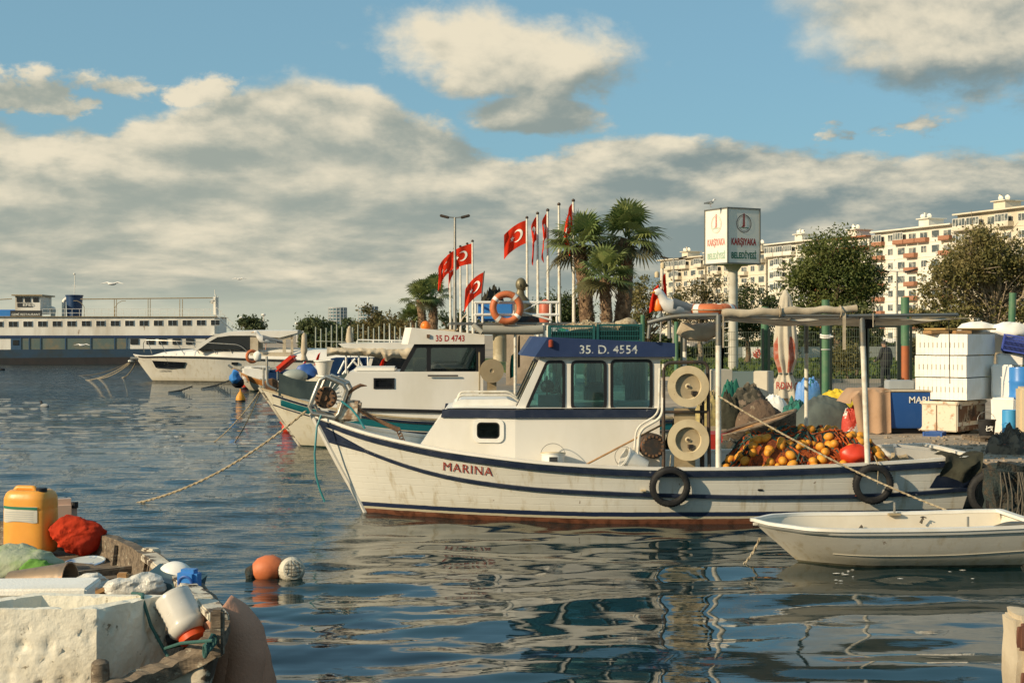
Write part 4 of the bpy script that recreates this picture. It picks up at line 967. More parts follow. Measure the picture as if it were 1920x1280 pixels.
rng = random.Random(9); mb = MB(); mb2 = MB()
for k in range(170):
    x, y = rng.uniform(-1.2, 1.2), rng.uniform(-.9, .6)
    if math.hypot(x / 1.31, y / .95) > .95: continue
    pts = []; a = rng.random() * 6.28
    for i in range(9): 
        xx, yy = x + .05 * i * math.cos(a), y + .04 * i * math.sin(a); a += rng.uniform(-.6, .7); pts.append((xx, yy, pile_z(xx, yy) + .012 + .02 * math.sin(i)))
    (mb if k % 3 else mb2).tube(pts, rng.uniform(.007, .017), 7)
mb.build('net_fold', mat('net_fold', (.45, .09, .015), .85, c2=(.20, .04, .01), nscale=14, namp=1), npx, smooth=True); mb2.build('net_fold', M['net_dark'], npx, smooth=True)
mb = MB().ball((0, 0, 0), .19, 14, (1.2, .9, .85)).jitter(.05, 8); c = mpt(1604, 852, -1.05); mb.build('float_ball', M['pvc_red'], smooth=True, label='deflated bright red buoy beside the right canopy post', cat='buoy').location = c
c = mpt(1395, 868, -.2); heap('net_bundle', 'dark blue green net bundle at the left foot of the orange net heap', 'net', (c.x, c.y, MF.o.z + .4), (1.0, 1.2, .40), M['net_dark'], 17, .4, 50, 40, M['green_rope'])
c = mpt(1688, 868, .3); o = MB().rbox((0, 0, 0), (.30, .55, .26), .10, jit=.05, seg=3).build('sack', mat('sack', (.40, .33, .22), .9), smooth=True, label='small beige sack on the stern deck right of the orange net', cat='sack'); o.location = (c.x, c.y, c.z)
# white tub (box) at the stern
tb = thing('deck_tub', 'open pale grey tub standing on the stern deck of the near boat', 'tub', mpt(1735, 862, .45), R(-14))
mb = MB(); mb.add([(-.42, -.3, -.2), (.5, -.3, -.2), (.5, .3, -.2), (-.42, .3, -.2), (-.48, -.36, .22), (.62, -.36, .12), (.62, .36, .12), (-.48, .36, .22), (-.43, -.31, .22), (.56, -.31, .12), (.56, .31, .12), (-.43, .31, .22), (-.38, -.26, -.16), (.45, -.26, -.16), (.45, .26, -.16), (-.38, .26, -.16)],
    [(0, 1, 5, 4), (1, 2, 6, 5), (2, 3, 7, 6), (3, 0, 4, 7), (4, 5, 9, 8), (5, 6, 10, 9), (6, 7, 11, 10), (7, 4, 8, 11), (8, 9, 13, 12), (9, 10, 14, 13), (10, 11, 15, 14), (11, 8, 12, 15), (12, 13, 14, 15)])
mb.build('tub_body', mat('tub_grey', (.42, .42, .40), .6), tb)
# mast with lamps and red flags at the rear of the wheelhouse
ms = thing('lamp_mast', 'thin steel mast with amber lamps standing on the wheelhouse roof rear', 'mast', mpt(1240, 640, .2), 0)
mb = MB(); mb.tube([aw(1238, 640, .2), aw(1241, 560, .2), aw(1243, 500, .2)], .014, 8); mb.build('pole', M['galv'], ms, world=True)
for px, py in ((1243, 497), (1232, 514)):
    mb = MB(); q = aw(px, py, .2); mb.lathe([(0, -.05), (.035, -.05), (.04, 0), (.035, .03), (0, .05)], q, 12); mb.build('lamp', M['cream_plastic'], ms, smooth=True, world=True); 
mb = MB(); q = aw(1235, 572, .15); mb.lathe([(0, -.09), (.07, -.09), (.085, -.06), (.07, .06), (.05, .10), (0, .11)], q, 14); mb.build('amber_lamp', M['bright_orange'], ms, smooth=True, world=True)
def limp_flag(name, label, top, w_, h_, sw=.0, seed=0, thick=1, m=None):
    def f(u, v): 
        x = w_ * u * (.4 + .6 * v) * (1 - .5 * v * u); return Vector((-x + sw * v, .05 * math.sin(u * 9 + v * 3 + seed) * (.3 + u), -h_ * v - .35 * w_ * u * (1 - v * .2)))
    o = MB().grid(f, 14, 14).build(name, m or M['flag_red'], smooth=True, label=label, cat='flag'); o.location = top; return o
M['flag_red'] = cloth('flag_red', (.78, .045, .015), (.66, .03, .012), .40, 2, .5, bump=.0)
limp_flag('flag', 'limp red flag hanging on the lamp mast of the near boat', aw(1248, 512, .22), .10, .48, .03, 1)
limp_flag('flag', 'folded red cloth hanging to the left of the lamp mast', aw(1236, 532, .12), .20, .40, -.05, 3)

# ================================================================ the second boat, 35 D 4743
BF = Frame(-1.3, 34.6, 0, 4.0)
b2 = thing('fishing_boat', 'white fishing boat with teal sheer band and black windowed wheelhouse numbered 35 D 4743', 'fishing boat', BF.o, BF.th, 'fishing boats moored along the quay')
h2 = hull_from_px(BF, [(530, 742), (600, 762), (680, 776), (760, 785), (900, 790), (1100, 788), (1250, 784)], (489, 727), (566, 826), (1262, 776), (1250, 800), 1.75, -.5, ue=.42, ta=.2, pl=1.4, ph=2.0)
h2.build(b2, M['hull_white'], M['boat_white'], M['cream_dirty'], deck=.35, deck_bow=.18)
z2 = h2.sheer
h2.rail(b2, lambda x: z2(x) - .07, h2.ends(1)[0] + .3, h2.ends(1)[1] - .02, .06, .05, M['navy'])
h2.rail(b2, lambda x: z2(x) - .19, h2.ends(1)[0] + .5, h2.ends(1)[1] - .02, .17, .012, M['teal_paint'], 'teal_band')
h2.rail(b2, lambda x: z2(x) - .31, h2.ends(1)[0] + .3, h2.ends(1)[1] - .02, .04, .03, M['navy'])
mb = MB(); q0 = h2.ends(1)[0]; mb.tube([(q0 - .03, 0, z2(q0) + .05), (h2.ends(.62)[0] - .02, 0, h2.zk + .62 * (z2(q0) - h2.zk)), (h2.ends(.3)[0] - .02, 0, h2.zk + .3 * (z2(q0) - h2.zk)), (h2.ends(0)[0], 0, h2.zk)], .05, 8); mb.build('stem_post', M['old_paint_wood'], b2, smooth=True)
T2 = 1.15
def q2(px, py, y=-T2): q = BF.L(px, py, y); return (q.x, q.z)
hw = [q2(702, 727), q2(702, 710), q2(738, 710), q2(738, 727)]
tp = [q2(618, 752), q2(650, 700), q2(906, 700), q2(906, 768), q2(640, 762)]
mb = MB()
for sg in (-1, 1): mb.panel([q2(600, 766), q2(655, 698), q2(906, 700), q2(906, 800), q2(630, 800)], [hw], lambda a, b, sg=sg: (a, sg * T2, b), lambda a, b, sg=sg: (a, sg * (T2 - .05), b))
a0, a1, a2 = q2(600, 766), q2(655, 698), q2(906, 700)
mb.add([(a0[0], -T2 + .05, a0[1]), (a0[0], T2 - .05, a0[1]), (a1[0], T2 - .05, a1[1]), (a1[0], -T2 + .05, a1[1])], [(0, 1, 2, 3)])
mb.box(((a1[0] + a2[0]) / 2, 0, a1[1] - .01), (a2[0] - a1[0], 2 * T2 - .01, .05)); mb.add([(a2[0], -T2 + .05, .4), (a2[0], T2 - .05, .4), (a2[0], T2 - .05, a2[1]), (a2[0], -T2 + .05, a2[1])], [(0, 1, 2, 3)])
mb.rbox(((q2(655, 0)[0] + q2(742, 0)[0]) / 2 + .05, 0, a1[1] + .05), (q2(742, 0)[0] - q2(662, 0)[0], 1.7, .12), .04)
mb.build('deck_cabin', M['trunk_white'], b2, smooth=30)
f = MB().panel(inset(hw, -.02), [inset(hw, .02)], lambda a, b: (a, -T2 + .01, b), lambda a, b: (a, -T2 - .02, b)).build('window', M['black'], b2); MB().prism(hw, lambda a, b: (a, -T2 + .02, b), lambda a, b: (a, -T2 + .03, b)).build('pane', M['black_glass'], f)
MB().prism([q2(668, 770), q2(668, 764), q2(907, 770), q2(907, 776)], lambda a, b: (a, -T2 - .003, b), lambda a, b: (a, -T2 - .05, b)).build('cabin_rail', M['black'], b2)
MB().tube([BF.L(802, 704, -T2 - .06), BF.L(859, 704, -T2 - .06)], .018, 8).build('hand_rail', M['black'], b2)
W2 = 1.12
def w2(px, py): return q2(px, py, -W2)
wp2 = [w2(747, 701), w2(778, 644), w2(908, 644), w2(908, 701)]
wn2 = [rpoly([w2(757, 697), w2(782, 652), w2(800, 652), w2(800, 697)], .04), rpoly([w2(808, 696), w2(808, 652), w2(893, 652), w2(893, 696)], .05)]
mb = MB()
for sg in (-1, 1): mb.panel(wp2, wn2, lambda a, b, sg=sg: (a, sg * W2, b), lambda a, b, sg=sg: (a, sg * (W2 - .05), b))
(ax2, az2), (bx2, bz2) = wp2[0], wp2[1]
def fr2(y, t, off=0.0): return (ax2 + (bx2 - ax2) * t - off, y, az2 + (bz2 - az2) * t)
mb.panel([(-W2 + .05, 0), (W2 - .05, 0), (W2 - .05, 1), (-W2 + .05, 1)], [rrect(-W2 + .12, -.04, .1, .92, .05), rrect(.04, W2 - .12, .1, .92, .05)], lambda y, t: fr2(y, t), lambda y, t: fr2(y, t, -.04))
mb.box((wp2[2][0], 0, (wp2[2][1] + wp2[3][1]) / 2), (.04, 2 * W2 - .1, wp2[2][1] - wp2[3][1]))
mb.build('wheelhouse', M['black'], b2)
for wn in wn2:
    for sg in (-1, 1): MB().prism(wn, lambda a, b: (a, sg * (W2 - .02), b), lambda a, b: (a, sg * (W2 - .027), b)).build('window', M['glass_dark'], b2)
mb = MB(); mb.box(((wp2[0][0] + wp2[3][0]) / 2, 0, az2 + .03), (1.6, 2.0, .04)); mb.box((wp2[1][0] + .1, 0, az2 + .2), (.3, 1.8, .3)); mb.rbox((wp2[1][0] + .8, .2, az2 + .3), (.4, .5, .6), .05); mb.build('helm_console', M['cream_dirty'], b2)
VA, VB, VC, VD = w2(765, 645), w2(772, 614), w2(908, 627), w2(908, 645)
vb, vt = [], []
for (x, z), L_ in ((VA, vb), (VB, vt)): L_ += [(x, -1.2, z), (x - .16, -.75, z), (x - .16, .75, z), (x, 1.2, z)]
vb += [(VD[0], 1.2, VD[1]), (VD[0], -1.2, VD[1])]; vt += [(VC[0], 1.2, VC[1]), (VC[0], -1.2, VC[1])]
mb = MB().add(vb + vt, [tuple(range(5, -1, -1)), tuple(range(6, 12))] + [(i, (i + 1) % 6, 6 + (i + 1) % 6, 6 + i) for i in range(6)]); mb.build('visor', M['trunk_white'], b2)
qa, qb, qc = q2(817, 640, -1.2), q2(871, 640, -1.2), q2(817, 628, -1.2)
lettering('35 D 4743', (qb[0] - qa[0], qc[1] - qa[1]), lambda a, b: (qa[0] + a, -1.204, qa[1] + b), M['red_paint'], b2, bold=.02)
q = q2(803, 630, -1.22); MB().box((q[0], -1.22, q[1]), (.07, .05, .08)).build('side_light', M['rust'], b2)
c = BF.mw @ BF.L(798, 611, -.5); MB().ball(c, .12, 12).build('deck_light', M['bright_orange'], b2, smooth=True, world=True)
mb = MB(); mb.tube([BF.L(855, 624, -.3), BF.L(868, 596, -.3), BF.L(875, 590, -.3)], .02); mb.rbox(BF.L(826, 621, -.4), (.7, .2, .09), .03, jit=.03, seg=3); mb.build('roof_gear', M['canvas'], b2, smooth=True)
# grey spray cloth round the foredeck
def spray(u, v):
    a, b = BF.L(522, 742, -.45), BF.L(652, 758, -1.05); p = a.lerp(b, u); h = (BF.L(652, 697, -1.05).z - b.z); h0 = BF.L(522, 697, -.45).z - a.z
    top = h0 + (h - h0) * u - .22 * math.sin(math.pi * u) ** .8
    return Vector((p.x, p.y + .04 * math.sin(u * 14 + v * 2), p.z + top * v))
MB().grid(spray, 30, 8).build('spray_cloth', M['dark_canvas'], b2, smooth=True)
def spray2(u, v):
    a, b = BF.L(652, 758, -1.05), BF.L(640, 752, .95); p = a.lerp(b, u); return Vector((p.x, p.y, p.z + (BF.L(652, 697, -1.05).z - a.z) * v * (1 - .3 * math.sin(math.pi * u))))
MB().grid(spray2, 20, 6).build('spray_cloth', M['dark_canvas'], b2, smooth=True)
MB().tube([BF.L(652, 694, -1.05), BF.L(652, 760, -1.05)], .022).build('spray_post', M['galv'], b2)
mb = MB(); mb.tube(arcpts([BF.L(500, 668, -.2), BF.L(501, 722, -.2), BF.L(518, 730, -.2)], .1), .03, 8); mb.tube(arcpts([BF.L(494, 688, .15), BF.L(494, 726, .15), BF.L(514, 732, .15)], .1), .03, 8); mb.tube([BF.L(500, 690, -.2), BF.L(494, 690, .15)], .02); mb.rbox(BF.L(498, 662, -.2), (.14, .12, .08), .02); mb.build('bow_frame', M['galv'], b2, smooth=True)
q = BF.L(510, 722, -.05); MB().lathe([(0, -.06), (.16, -.06), (.17, .0), (.16, .06), (0, .06)], q, 24, ROTX).build('line_hauler', M['rust'], b2, smooth=35)
c = BF.mw @ BF.L(499, 658, -.2); gull('gull', 'gull standing on the pipe at the bow of the second boat', (c.x, c.y, c.z + .03), 1.25, R(195))
# white reels aft of the wheelhouse, side ladder
for px, py in ((922, 695), (922, 752)):
    q = BF.L(px, py, -1.35); MB().lathe([(0, -.1), (.26, -.1), (.28, 0), (.28, .06), (.05, .07), (.03, .05), (0, .05)], q, 36, ROTX).build('net_reel', mat('reel_tan', (.33, .26, .16), .6, c2=(.25, .19, .11)), b2, smooth=30)
mb = MB(); mb.box(BF.L(922, 740, -1.25), (.22, .05, 1.1)); mb.tube([BF.L(899, 660, -1.35), BF.L(899, 770, -1.35)], .02); mb.build('hauler_plate', M['cream_dirty'], b2)
# tall shade frame behind the wheelhouse with everything tied to it
zt2 = BF.L(900, 606, -1.35).z
def s2(px, y, z): q = BF.L(px, 606, y); return Vector((q.x, y, z))
mb = MB(); mb.box((s2(1010, 0, 0).x, 0, zt2), (s2(1225, 0, 0).x - s2(892, 0, 0).x, 2.6, .05)); mb.build('shade_roof', M['grey_metal'], b2)
mb = MB(); mb.tube([s2(905, -1.35, zt2 - .15), s2(1000, -1.35, zt2 - .16), s2(1018, -1.35, zt2 - .14)], .11, 12); mb.tube([s2(888, -1.3, zt2 - .04), s2(905, -1.4, zt2 - .22)], .06, 10); mb.build('rolled_awning', mat('grey_roll', (.33, .32, .27), .8), b2, smooth=True)
mb = MB()
for px, y in ((966, -1.3), (1020, -1.3), (1200, -1.3), (900, 1.2), (1200, 1.2)): mb.tube([s2(px, y, zt2), s2(px, y, .5)], .035, 8)
mb.build('shade_post', M['pole_white'], b2, smooth=True)
MB().tube([s2(937, -1.2, zt2 - .2), s2(937, -1.2, zt2 - .90)], .16, 16).build('plastic_barrel_tube', mat('barrel_cream', (.55, .48, .33), .6, c2=(.3, .25, .15), nscale=2, namp=.8, thr=(.45, .6)), b2, smooth=35)
mb = MB()
def rl(px, py, y): return BF.L(px, py, y)
for py in (567, 590):
    mb.tube([rl(890, py, -1.3), rl(1048, py, -1.3)], .035, 8); mb.tube([rl(890, py, 1.2), rl(1040, py, 1.2)], .03, 8); mb.tube([rl(890, py, -1.3), rl(890, py, 1.2)], .03, 8)
for px in (892, 905, 963, 1032, 1044): mb.tube([rl(px, 566, -1.3), rl(px, 605, -1.3)], .028, 8)
mb.tube([rl(980, 583, -1.35), rl(1010, 568, -1.35)], .015); mb.tube([rl(982, 586, -1.35), rl(1034, 600, -1.35)], .025); mb.build('roof_railing', M['white'], b2, smooth=True)
c = BF.mw @ BF.L(950, 577, -1.45); life_ring('life_ring', 'upright orange life ring tied to the roof railing of the second boat', c, .395, Matrix.Rotation(BF.th + R(3), 4, 'Z') @ ROTX)
c = BF.mw @ BF.L(930, 605, -.4); mb = MB().rbox((0, 0, .27), (.85, .7, .46), .05); mb.build('plastic_box', M['blue_bright'], label='blue plastic box on the shade roof behind the upright life ring', cat='box', smooth=35).location = (c.x, c.y, BF.o.z + zt2 + .02)
c = BF.mw @ BF.L(1023, 600, -.5); mb = MB().lathe([(0, 0), (.14, 0), (.16, .1), (.16, .42), (.10, .52), (.05, .56), (0, .57)], (0, 0, 0), 18); mb.build('fender', mat('fender_red', (.50, .12, .06), .5), smooth=True, label='upright dull red fender in the corner of the roof railing', cat='fender').location = (c.x, c.y, BF.o.z + zt2 + .02)
c = BF.mw @ BF.L(925, 600, .3); heap('cloth_heap', 'brown and white cloth heap on the roof behind the life ring', 'cloth', (c.x, c.y, c.z + .1), (.7, .5, .62), M['olive_cloth'], 6, .4)
c = BF.mw @ BF.L(990, 603, 0); heap('net_bundle', 'dark net heap on the shade roof right of the upright life ring', 'net', (c.x, c.y, BF.o.z + zt2), (1.2, .8, .22), M['net_dark'], 8, .5, 40, 20, M['dark_rope'])
limp_flag('flag', 'black cloth hanging under the shade roof of the second boat', BF.mw @ BF.L(975, 628, -1.3), .1, .75, 0, 2, m=M['olive_cloth'])
c = BF.mw @ BF.L(960, 690, .6); limp_flag('net_curtain', 'green net hanging under the shade roof of the second boat', BF.mw @ BF.L(966, 660, .6), .25, .6, 0, 5, m=mat('net_teal', (.02, .22, .17), .9))['category'] = 'net'
mb = MB(); mb.tube([s2(1020, -.8, 1.3), s2(1060, -.8, 1.3)], .02)
for i in range(4): mb.tube([s2(948 + i * 6, -1.0, .9 + .2 * i), s2(1010, -1.0, .9 + .2 * i)], .018)
mb.tube([s2(955, -1.1, 1.35), s2(1010, -1.1, 1.33)], .02); mb.tube([s2(985, -1.1, 1.35), s2(985, -1.1, .5)], .03); mb.build('ladder', M['white'], b2)
# small ensign on a bent staff
fs = thing('flag_staff', 'black staff with a red flag leaning over the second boat roof', 'flag staff', BF.mw @ BF.L(903, 575, 0))
MB().tube([BF.mw @ BF.L(901, 600, 0), BF.mw @ BF.L(904, 545, 0), BF.mw @ BF.L(908, 508, 0)], .016, 6).build('staff', M['black'], fs, world=True)
sagrope('mooring_rope', 'left one of two thin ropes from the second boat bow into the water', BF.mw @ BF.L(487, 733, 0), G(401, 829, -.02), .015, M['rope'], .1, group='thin bow ropes')
sagrope('mooring_rope', 'right one of two thin ropes from the second boat bow into the water', BF.mw @ BF.L(488, 733, 0), G(440, 829, -.02), .015, M['rope'], .1, group='thin bow ropes')

# ================================================================ Turkish flags on tall poles
def star(n=5, r0=1.0, r1=.40, rot=0):
    return [((r0 if k % 2 == 0 else r1) * math.cos(R(rot + 180 / n * k)), (r0 if k % 2 == 0 else r1) * math.sin(R(rot + 180 / n * k))) for k in range(2 * n)]
def crescent(r=.25, n=26):
    a = [(r * math.cos(R(t)), r * math.sin(R(t))) for t in np.linspace(48, 312, n)]
    r2, off = r * .8, r * .25
    x0, y0 = a[-1]; a1 = math.atan2(y0, x0 - off); b0 = math.atan2(a[0][1], a[0][0] - off)
    inner = [(off + r2 * math.cos(t), r2 * math.sin(t)) for t in np.linspace(a1 + 2 * math.pi if a1 < 0 else a1, b0, n)]
    return a + inner[1:-1]
def flag_mesh(parent, top, w_, h_, droop, swing, seed, emblem=True, staffdir=(0, 0, -1), name='flag', az=180):
    sdv = Vector(staffdir); dx, dy = math.cos(R(az)), math.sin(R(az))
    def f(u, v, off=0.0):
        wv = .09 * w_ * math.sin(u * 7 + v * 2.2 + seed) * (u ** .7) + .04 * w_ * math.sin(u * 13 - v * 4 + seed * 2) * u
        ln = w_ * u * math.cos(droop * (.5 + .5 * u)); dn = w_ * u * math.sin(droop * (.5 + .5 * u)) + .12 * w_ * u * v * math.sin(seed)
        p = Vector(top) + sdv * h_ * v + Vector((dx * ln - dy * (wv + off), dy * ln + dx * (wv + off), -dn))
        return p
    o = MB().grid(f, 28, 16).build(name, M['flag_red'], parent, smooth=True, world=True)
    if emblem:
        for sg in (-1, 1):
            mb = MB(); asp = h_ / w_
            for poly, cx in ((crescent(.25), .34), (star(5, .125, .05, 180), .575)):
                poly = [(cx + a * asp, .5 + b) for a, b in poly]
                b0 = len(mb.v); mb.v += [tuple(f(a, b, sg * .018)) for a, b in poly]
                for t in tessellate_polygon([[Vector((a, b, 0)) for a, b in poly]]): mb.f.append(tuple(b0 + i for i in t))
            mb.build('emblem', M['signal_white'], o, world=True)
    return o
flag_mesh(fs, BF.mw @ BF.L(907.5, 510, 0), .62, .50, .75, 0, 1.2, True, (BF.L(904.5, 550, 0) - BF.L(907.5, 510, 0)).normalized())
FP = [   # px of the pole, py of the top, distance, flag: width, droop, azimuth
    (844, 473, 78, (1.2, 1.0, 200)), (852, 466, 76, (1.5, 1.05, 190)), (863, 462, 74, (1.35, 1.15, 185)), (876, 457, 72, None), (886, 452, 70, (1.35, .45, 180)),
    (988, 408, 62, (1.15, .60, 180)), (1008, 400, 60, (1.0, 1.45, 215)), (1027, 394, 58, (1.0, 1.45, 225)), (1048, 383, 56.5, None), (1075, 376, 55, (1.2, 1.40, 220))]
words = ['leftmost of the far group of flagpoles, its red flag drooping', 'white flagpole right of the leftmost one, half hidden by the lamp post', 'white flagpole just right of the tall lamp post', 'bare white flagpole in the middle of the far group', 'rightmost pole of the far group with a red flag spread to the left', 'white flagpole whose red crescent flag flies open, above the bust', 'white flagpole right of the open flag, red flag hanging narrow with its star showing', 'third pole of the near group with a narrow folded red flag', 'bare white flagpole left of the tall palms', 'tallest flagpole, right by the palm, with a strip of red flag']
for (px, py, Y, fl), wd in zip(FP, words):
    base = GY(px + 1.5, Y); top = P(px, py, Y)
    t = thing('flagpole', wd, 'flagpole', base, 0, 'flagpoles on the promenade')
    MB().tube([base, top], [.085, .045], 10).build('pole', M['pole_white'], t, smooth=True, world=True)
    MB().ball(top, .07, 8).build('finial', M['dark_metal'], t, smooth=True, world=True)
    if fl: flag_mesh(t, top + Vector((-.05, 0, -.12)), fl[0], 1.0, fl[1], 0, px * .7, True, az=fl[2])

# ================================================================ motor yacht
YF = Frame(-16.5, 82, 0, 3)
yt = thing('motor_yacht', 'large cream motor yacht with dark hull window, curved hardtop and beige enclosure', 'yacht', YF.o, YF.th, 'yachts moored along the quay')
yh = hull_from_px(YF, [(262, 668), (300, 667), (380, 668), (500, 673), (640, 677), (700, 678)], (251, 664), (287, 711), (716, 680), (716, 712), 2.3, -.6, ue=.38, ta=.05, pl=1.3, ph=1.9)
yh.build(yt, hull_material('yacht_hull', (.66, .63, .55), (.16, .14, .10), None, .05, .05), M['white_far'], M['white_far'], deck=.05, deck_bow=.05)
yh.rail(yt, lambda x: yh.sheer(x) - .06, yh.ends(1)[0] + .3, yh.ends(1)[1] - .1, .09, .05, M['dark_grey'])
def yq(px, py, y): q = YF.L(px, py, y); return (q.x, q.z)
def ypatch(poly, name, m, off=.09, lab=None):
    """a thin panel lying on the near side of the yacht hull"""
    pts = []
    for px, py in poly:
        y = -2.2
        for _ in range(6): q = YF.L(px, py, y); y = yh.side(q.x, q.z, off).y
        pts.append(Vector((q.x, y, q.z)))
    return MB().prism([(p.x, p.z) for p in pts], lambda a, b: yh.side(a, b, off), lambda a, b: yh.side(a, b, -.04)).build(name, m, yt)
ypatch([(285, 676), (347, 679), (343, 689), (318, 691), (292, 689)], 'hull_window', M['black_glass'])
ypatch([(434, 679), (446, 679), (446, 683), (434, 683)], 'hull_window', M['black_glass'])
y_ = -2.2
for _ in range(5): qa = YF.L(300, 697, y_); y_ = yh.side(qa.x, qa.z).y
lettering('L.GÖRLEYEN', (.72, .13), lambda a, b: yh.side(qa.x + a, qa.z + b, .02), M['dark_grey'], yt)
mb = MB()   # foredeck coachroof rising to the windscreen
def coach(u, v):
    px = 275 + (720 - 275) * u; z = np.interp(px, [275, 300, 340, 370, 400, 720], [667, 660, 656, 653, 651, 655]); q = YF.L(px, z, -1.5); w_ = min(1.9, .35 + 2.2 * u * 2.2); s_ = v * 2 - 1
    base = yh.sheer(q.x); return Vector((q.x, w_ * s_, base + (q.z - base) * (1 - abs(s_) ** 5)))
mb.grid(coach, 40, 16); mb.build('coachroof', M['white_far'], yt, smooth=True)
SY = 1.75
mb = MB()
for sg in (-1, 1): mb.prism([yq(366, 655, -SY), yq(392, 634, -SY), yq(420, 628, -SY), yq(475, 628, -SY), yq(475, 655, -SY)], lambda a, b, sg=sg: (a, sg * SY, b), lambda a, b, sg=sg: (a, sg * (SY - .1), b))
mb.grid(lambda u, v: Vector((yq(366 + 32 * u, 655 - 22 * u, -SY)[0], -SY + 2 * SY * v, yq(366, 655 - 22 * u, -SY)[1])), 4, 4); mb.build('cabin_glass', M['black_glass'], yt)
# hardtop: a swept arc from the foredeck
top = [(362, 656), (378, 643), (395, 632), (415, 625), (440, 621), (480, 620), (540, 620), (558, 620)]; low = [(558, 624), (524, 633), (470, 629), (432, 629), (408, 632), (392, 641), (377, 652), (368, 657)]
mb = MB()
for sg in (-1, 1): mb.prism([yq(a, b, -SY) for a, b in top + low], lambda a, b, sg=sg: (a, sg * (SY + .12), b), lambda a, b, sg=sg: (a, sg * (SY - .12), b))
mb.grid(lambda u, v: Vector((yq(float(np.interp(u, np.linspace(0, 1, 6), [395, 415, 440, 480, 540, 556])), 0, -SY)[0], (v * 2 - 1) * SY, yq(0, float(np.interp(u, np.linspace(0, 1, 6), [632, 626, 622, 621, 621, 621])), -SY)[1] + .08 * math.cos((v - .5) * 3))), 20, 8)
mb.build('hardtop', M['white_far'], yt, smooth=30)
mb = MB()
def encl(px0, px1, py0, py1, y=-SY - .02): mb.add([(*yq(px0, py0, y), 0), ], []) if False else mb.prism([yq(px0, py1, y), yq(px0, py0, y), yq(px1, py0, y), yq(px1, py1, y)], lambda a, b: (a, y, b), lambda a, b: (a, y + .04, b))
for r_ in ((469, 484, 629, 672), (484, 549, 629, 636), (484, 549, 660, 674), (530, 536, 636, 660), (545, 550, 629, 674)): encl(*r_)
mb.add([(yq(469, 0, -SY)[0] + .3, -SY, yq(0, 629, -SY)[1]), (yq(469, 0, -SY)[0] + .3, SY, yq(0, 629, -SY)[1]), (yq(469, 0, -SY)[0] + .3, SY, yq(0, 672, -SY)[1]), (yq(469, 0, -SY)[0] + .3, -SY, yq(0, 672, -SY)[1])], [(0, 1, 2, 3)])
mb.build('canvas_enclosure', M['canvas'], yt)
mb = MB(); mb.tube(arcpts([YF.L(270, 660, -.5), YF.L(268, 637, -.9), YF.L(330, 639, -1.6), YF.L(450, 646, -2.1), YF.L(468, 663, -2.15)], .4), .022, 6)
for px, p2, t2 in ((285, 277, 638), (312, 300, 638.5), (345, 330, 639.5), (374, 360, 641), (405, 392, 642.5), (436, 424, 645)): mb.tube([YF.L(px, 663, -1.7), YF.L(p2, t2, -1.6)], .02, 6)
mb.build('bow_rail', M['galv'], yt, smooth=True)
mb = MB(); mb.rbox(YF.L(253, 671, 0), (.5, .25, .14), .03); mb.ball(YF.L(246, 677, 0), .12, 8, (1.6, 1, 1)); mb.build('bow_anchor', M['galv'], yt)
t = thing('ring_buoy', 'life ring with a white rope coil hung on the side of the cream yacht', 'life ring', P(473, 668, 70)); MB().torus((0, 0, 0), .27, .08, Matrix.Rotation(R(30), 4, 'Z') @ ROTX, 28, 8).build('ring', M['orange_ring'], t, smooth=True); MB().ball((.25, 0, 0), .26, 10, (.8, .6, 1)).jitter(.05, 6).build('rope_coil', M['white'], t, smooth=True)
for k, (a, b, lb) in enumerate((((252, 672), (160, 713), 'longest'), ((252, 673), (182, 710), 'upper'), ((252, 674), (147, 704), 'dark upper'), ((256, 676), (228, 708), 'short steep'))):
    e = G(*b, -.02); sagrope('mooring_rope', f'{lb} of the thin ropes fanning from the yacht bow into the water', YF.mw @ YF.L(*a, 0), e, .028, M['rope'] if k != 2 else M['dark_rope'], .25, group='ropes from the yacht bow')
for k, (a, b, lb) in enumerate((((360, 724), (316, 735), 'left'), ((432, 712), (378, 728), 'right'))):
    mb = MB(); A, B_ = G(*a, .18), G(*b, .0); mb.tube([A, A.lerp(B_, .5) + Vector((0, 0, -.06)), B_], .035, 6)
    for i in range(9): q = A.lerp(B_, i / 9); mb.tube([q, q - Vector((0, 0, .10))], .025, 5)
    mb.build('weedy_rope', M['dark_rope'], label=f'{lb} of two weed covered ropes lying on the water below the yacht', cat='rope', at=B_)

# ================================================================ restaurant ferry
FF = Frame(-42, 131, 0, 4)
fy = thing('restaurant_ship', 'long white two deck restaurant ship with blue stripe, blue funnel and a dark name sign', 'ship', FF.o, FF.th)
FB = 4.2
def fq(px, py, y=-FB): q = FF.L(px, py, y); return (q.x, q.z)
def fpanel(poly, name, m, y=-FB, t_=.08, lab=None): return MB().prism([fq(*p, y) for p in poly], lambda a, b: (a, y, b), lambda a, b: (a, y - t_, b)).build(name, m, fy, label=lab)
xl, xr_ = fq(-140, 0)[0], fq(402, 0)[0]
zu1, zu0, zm, zl = fq(0, 594)[1], fq(0, 629)[1], fq(0, 633)[1], fq(0, 660)[1]
wall_f = mat('ship_wall', (.80, .77, .69), .55, c2=(.48, .42, .33), nscale=.5, namp=.8, thr=(.4, .7), stretch=(1, 1, .25), c3=(.26, .16, .09), n3=1.6, thr3=(.64, .72))
mb = MB(); mb.box(((xl + xr_) / 2, 0, (zu1 + zu0) / 2), (xr_ - xl, 2 * FB, zu1 - zu0)); mb.build('upper_deck', wall_f, fy)
mb = MB(); mb.box(((xl + xr_) / 2 - .4, 0, (zu0 + zl) / 2), (xr_ - xl - .8, 2 * FB - .04, zu0 - zl)); mb.build('lower_deck', wall_f, fy)
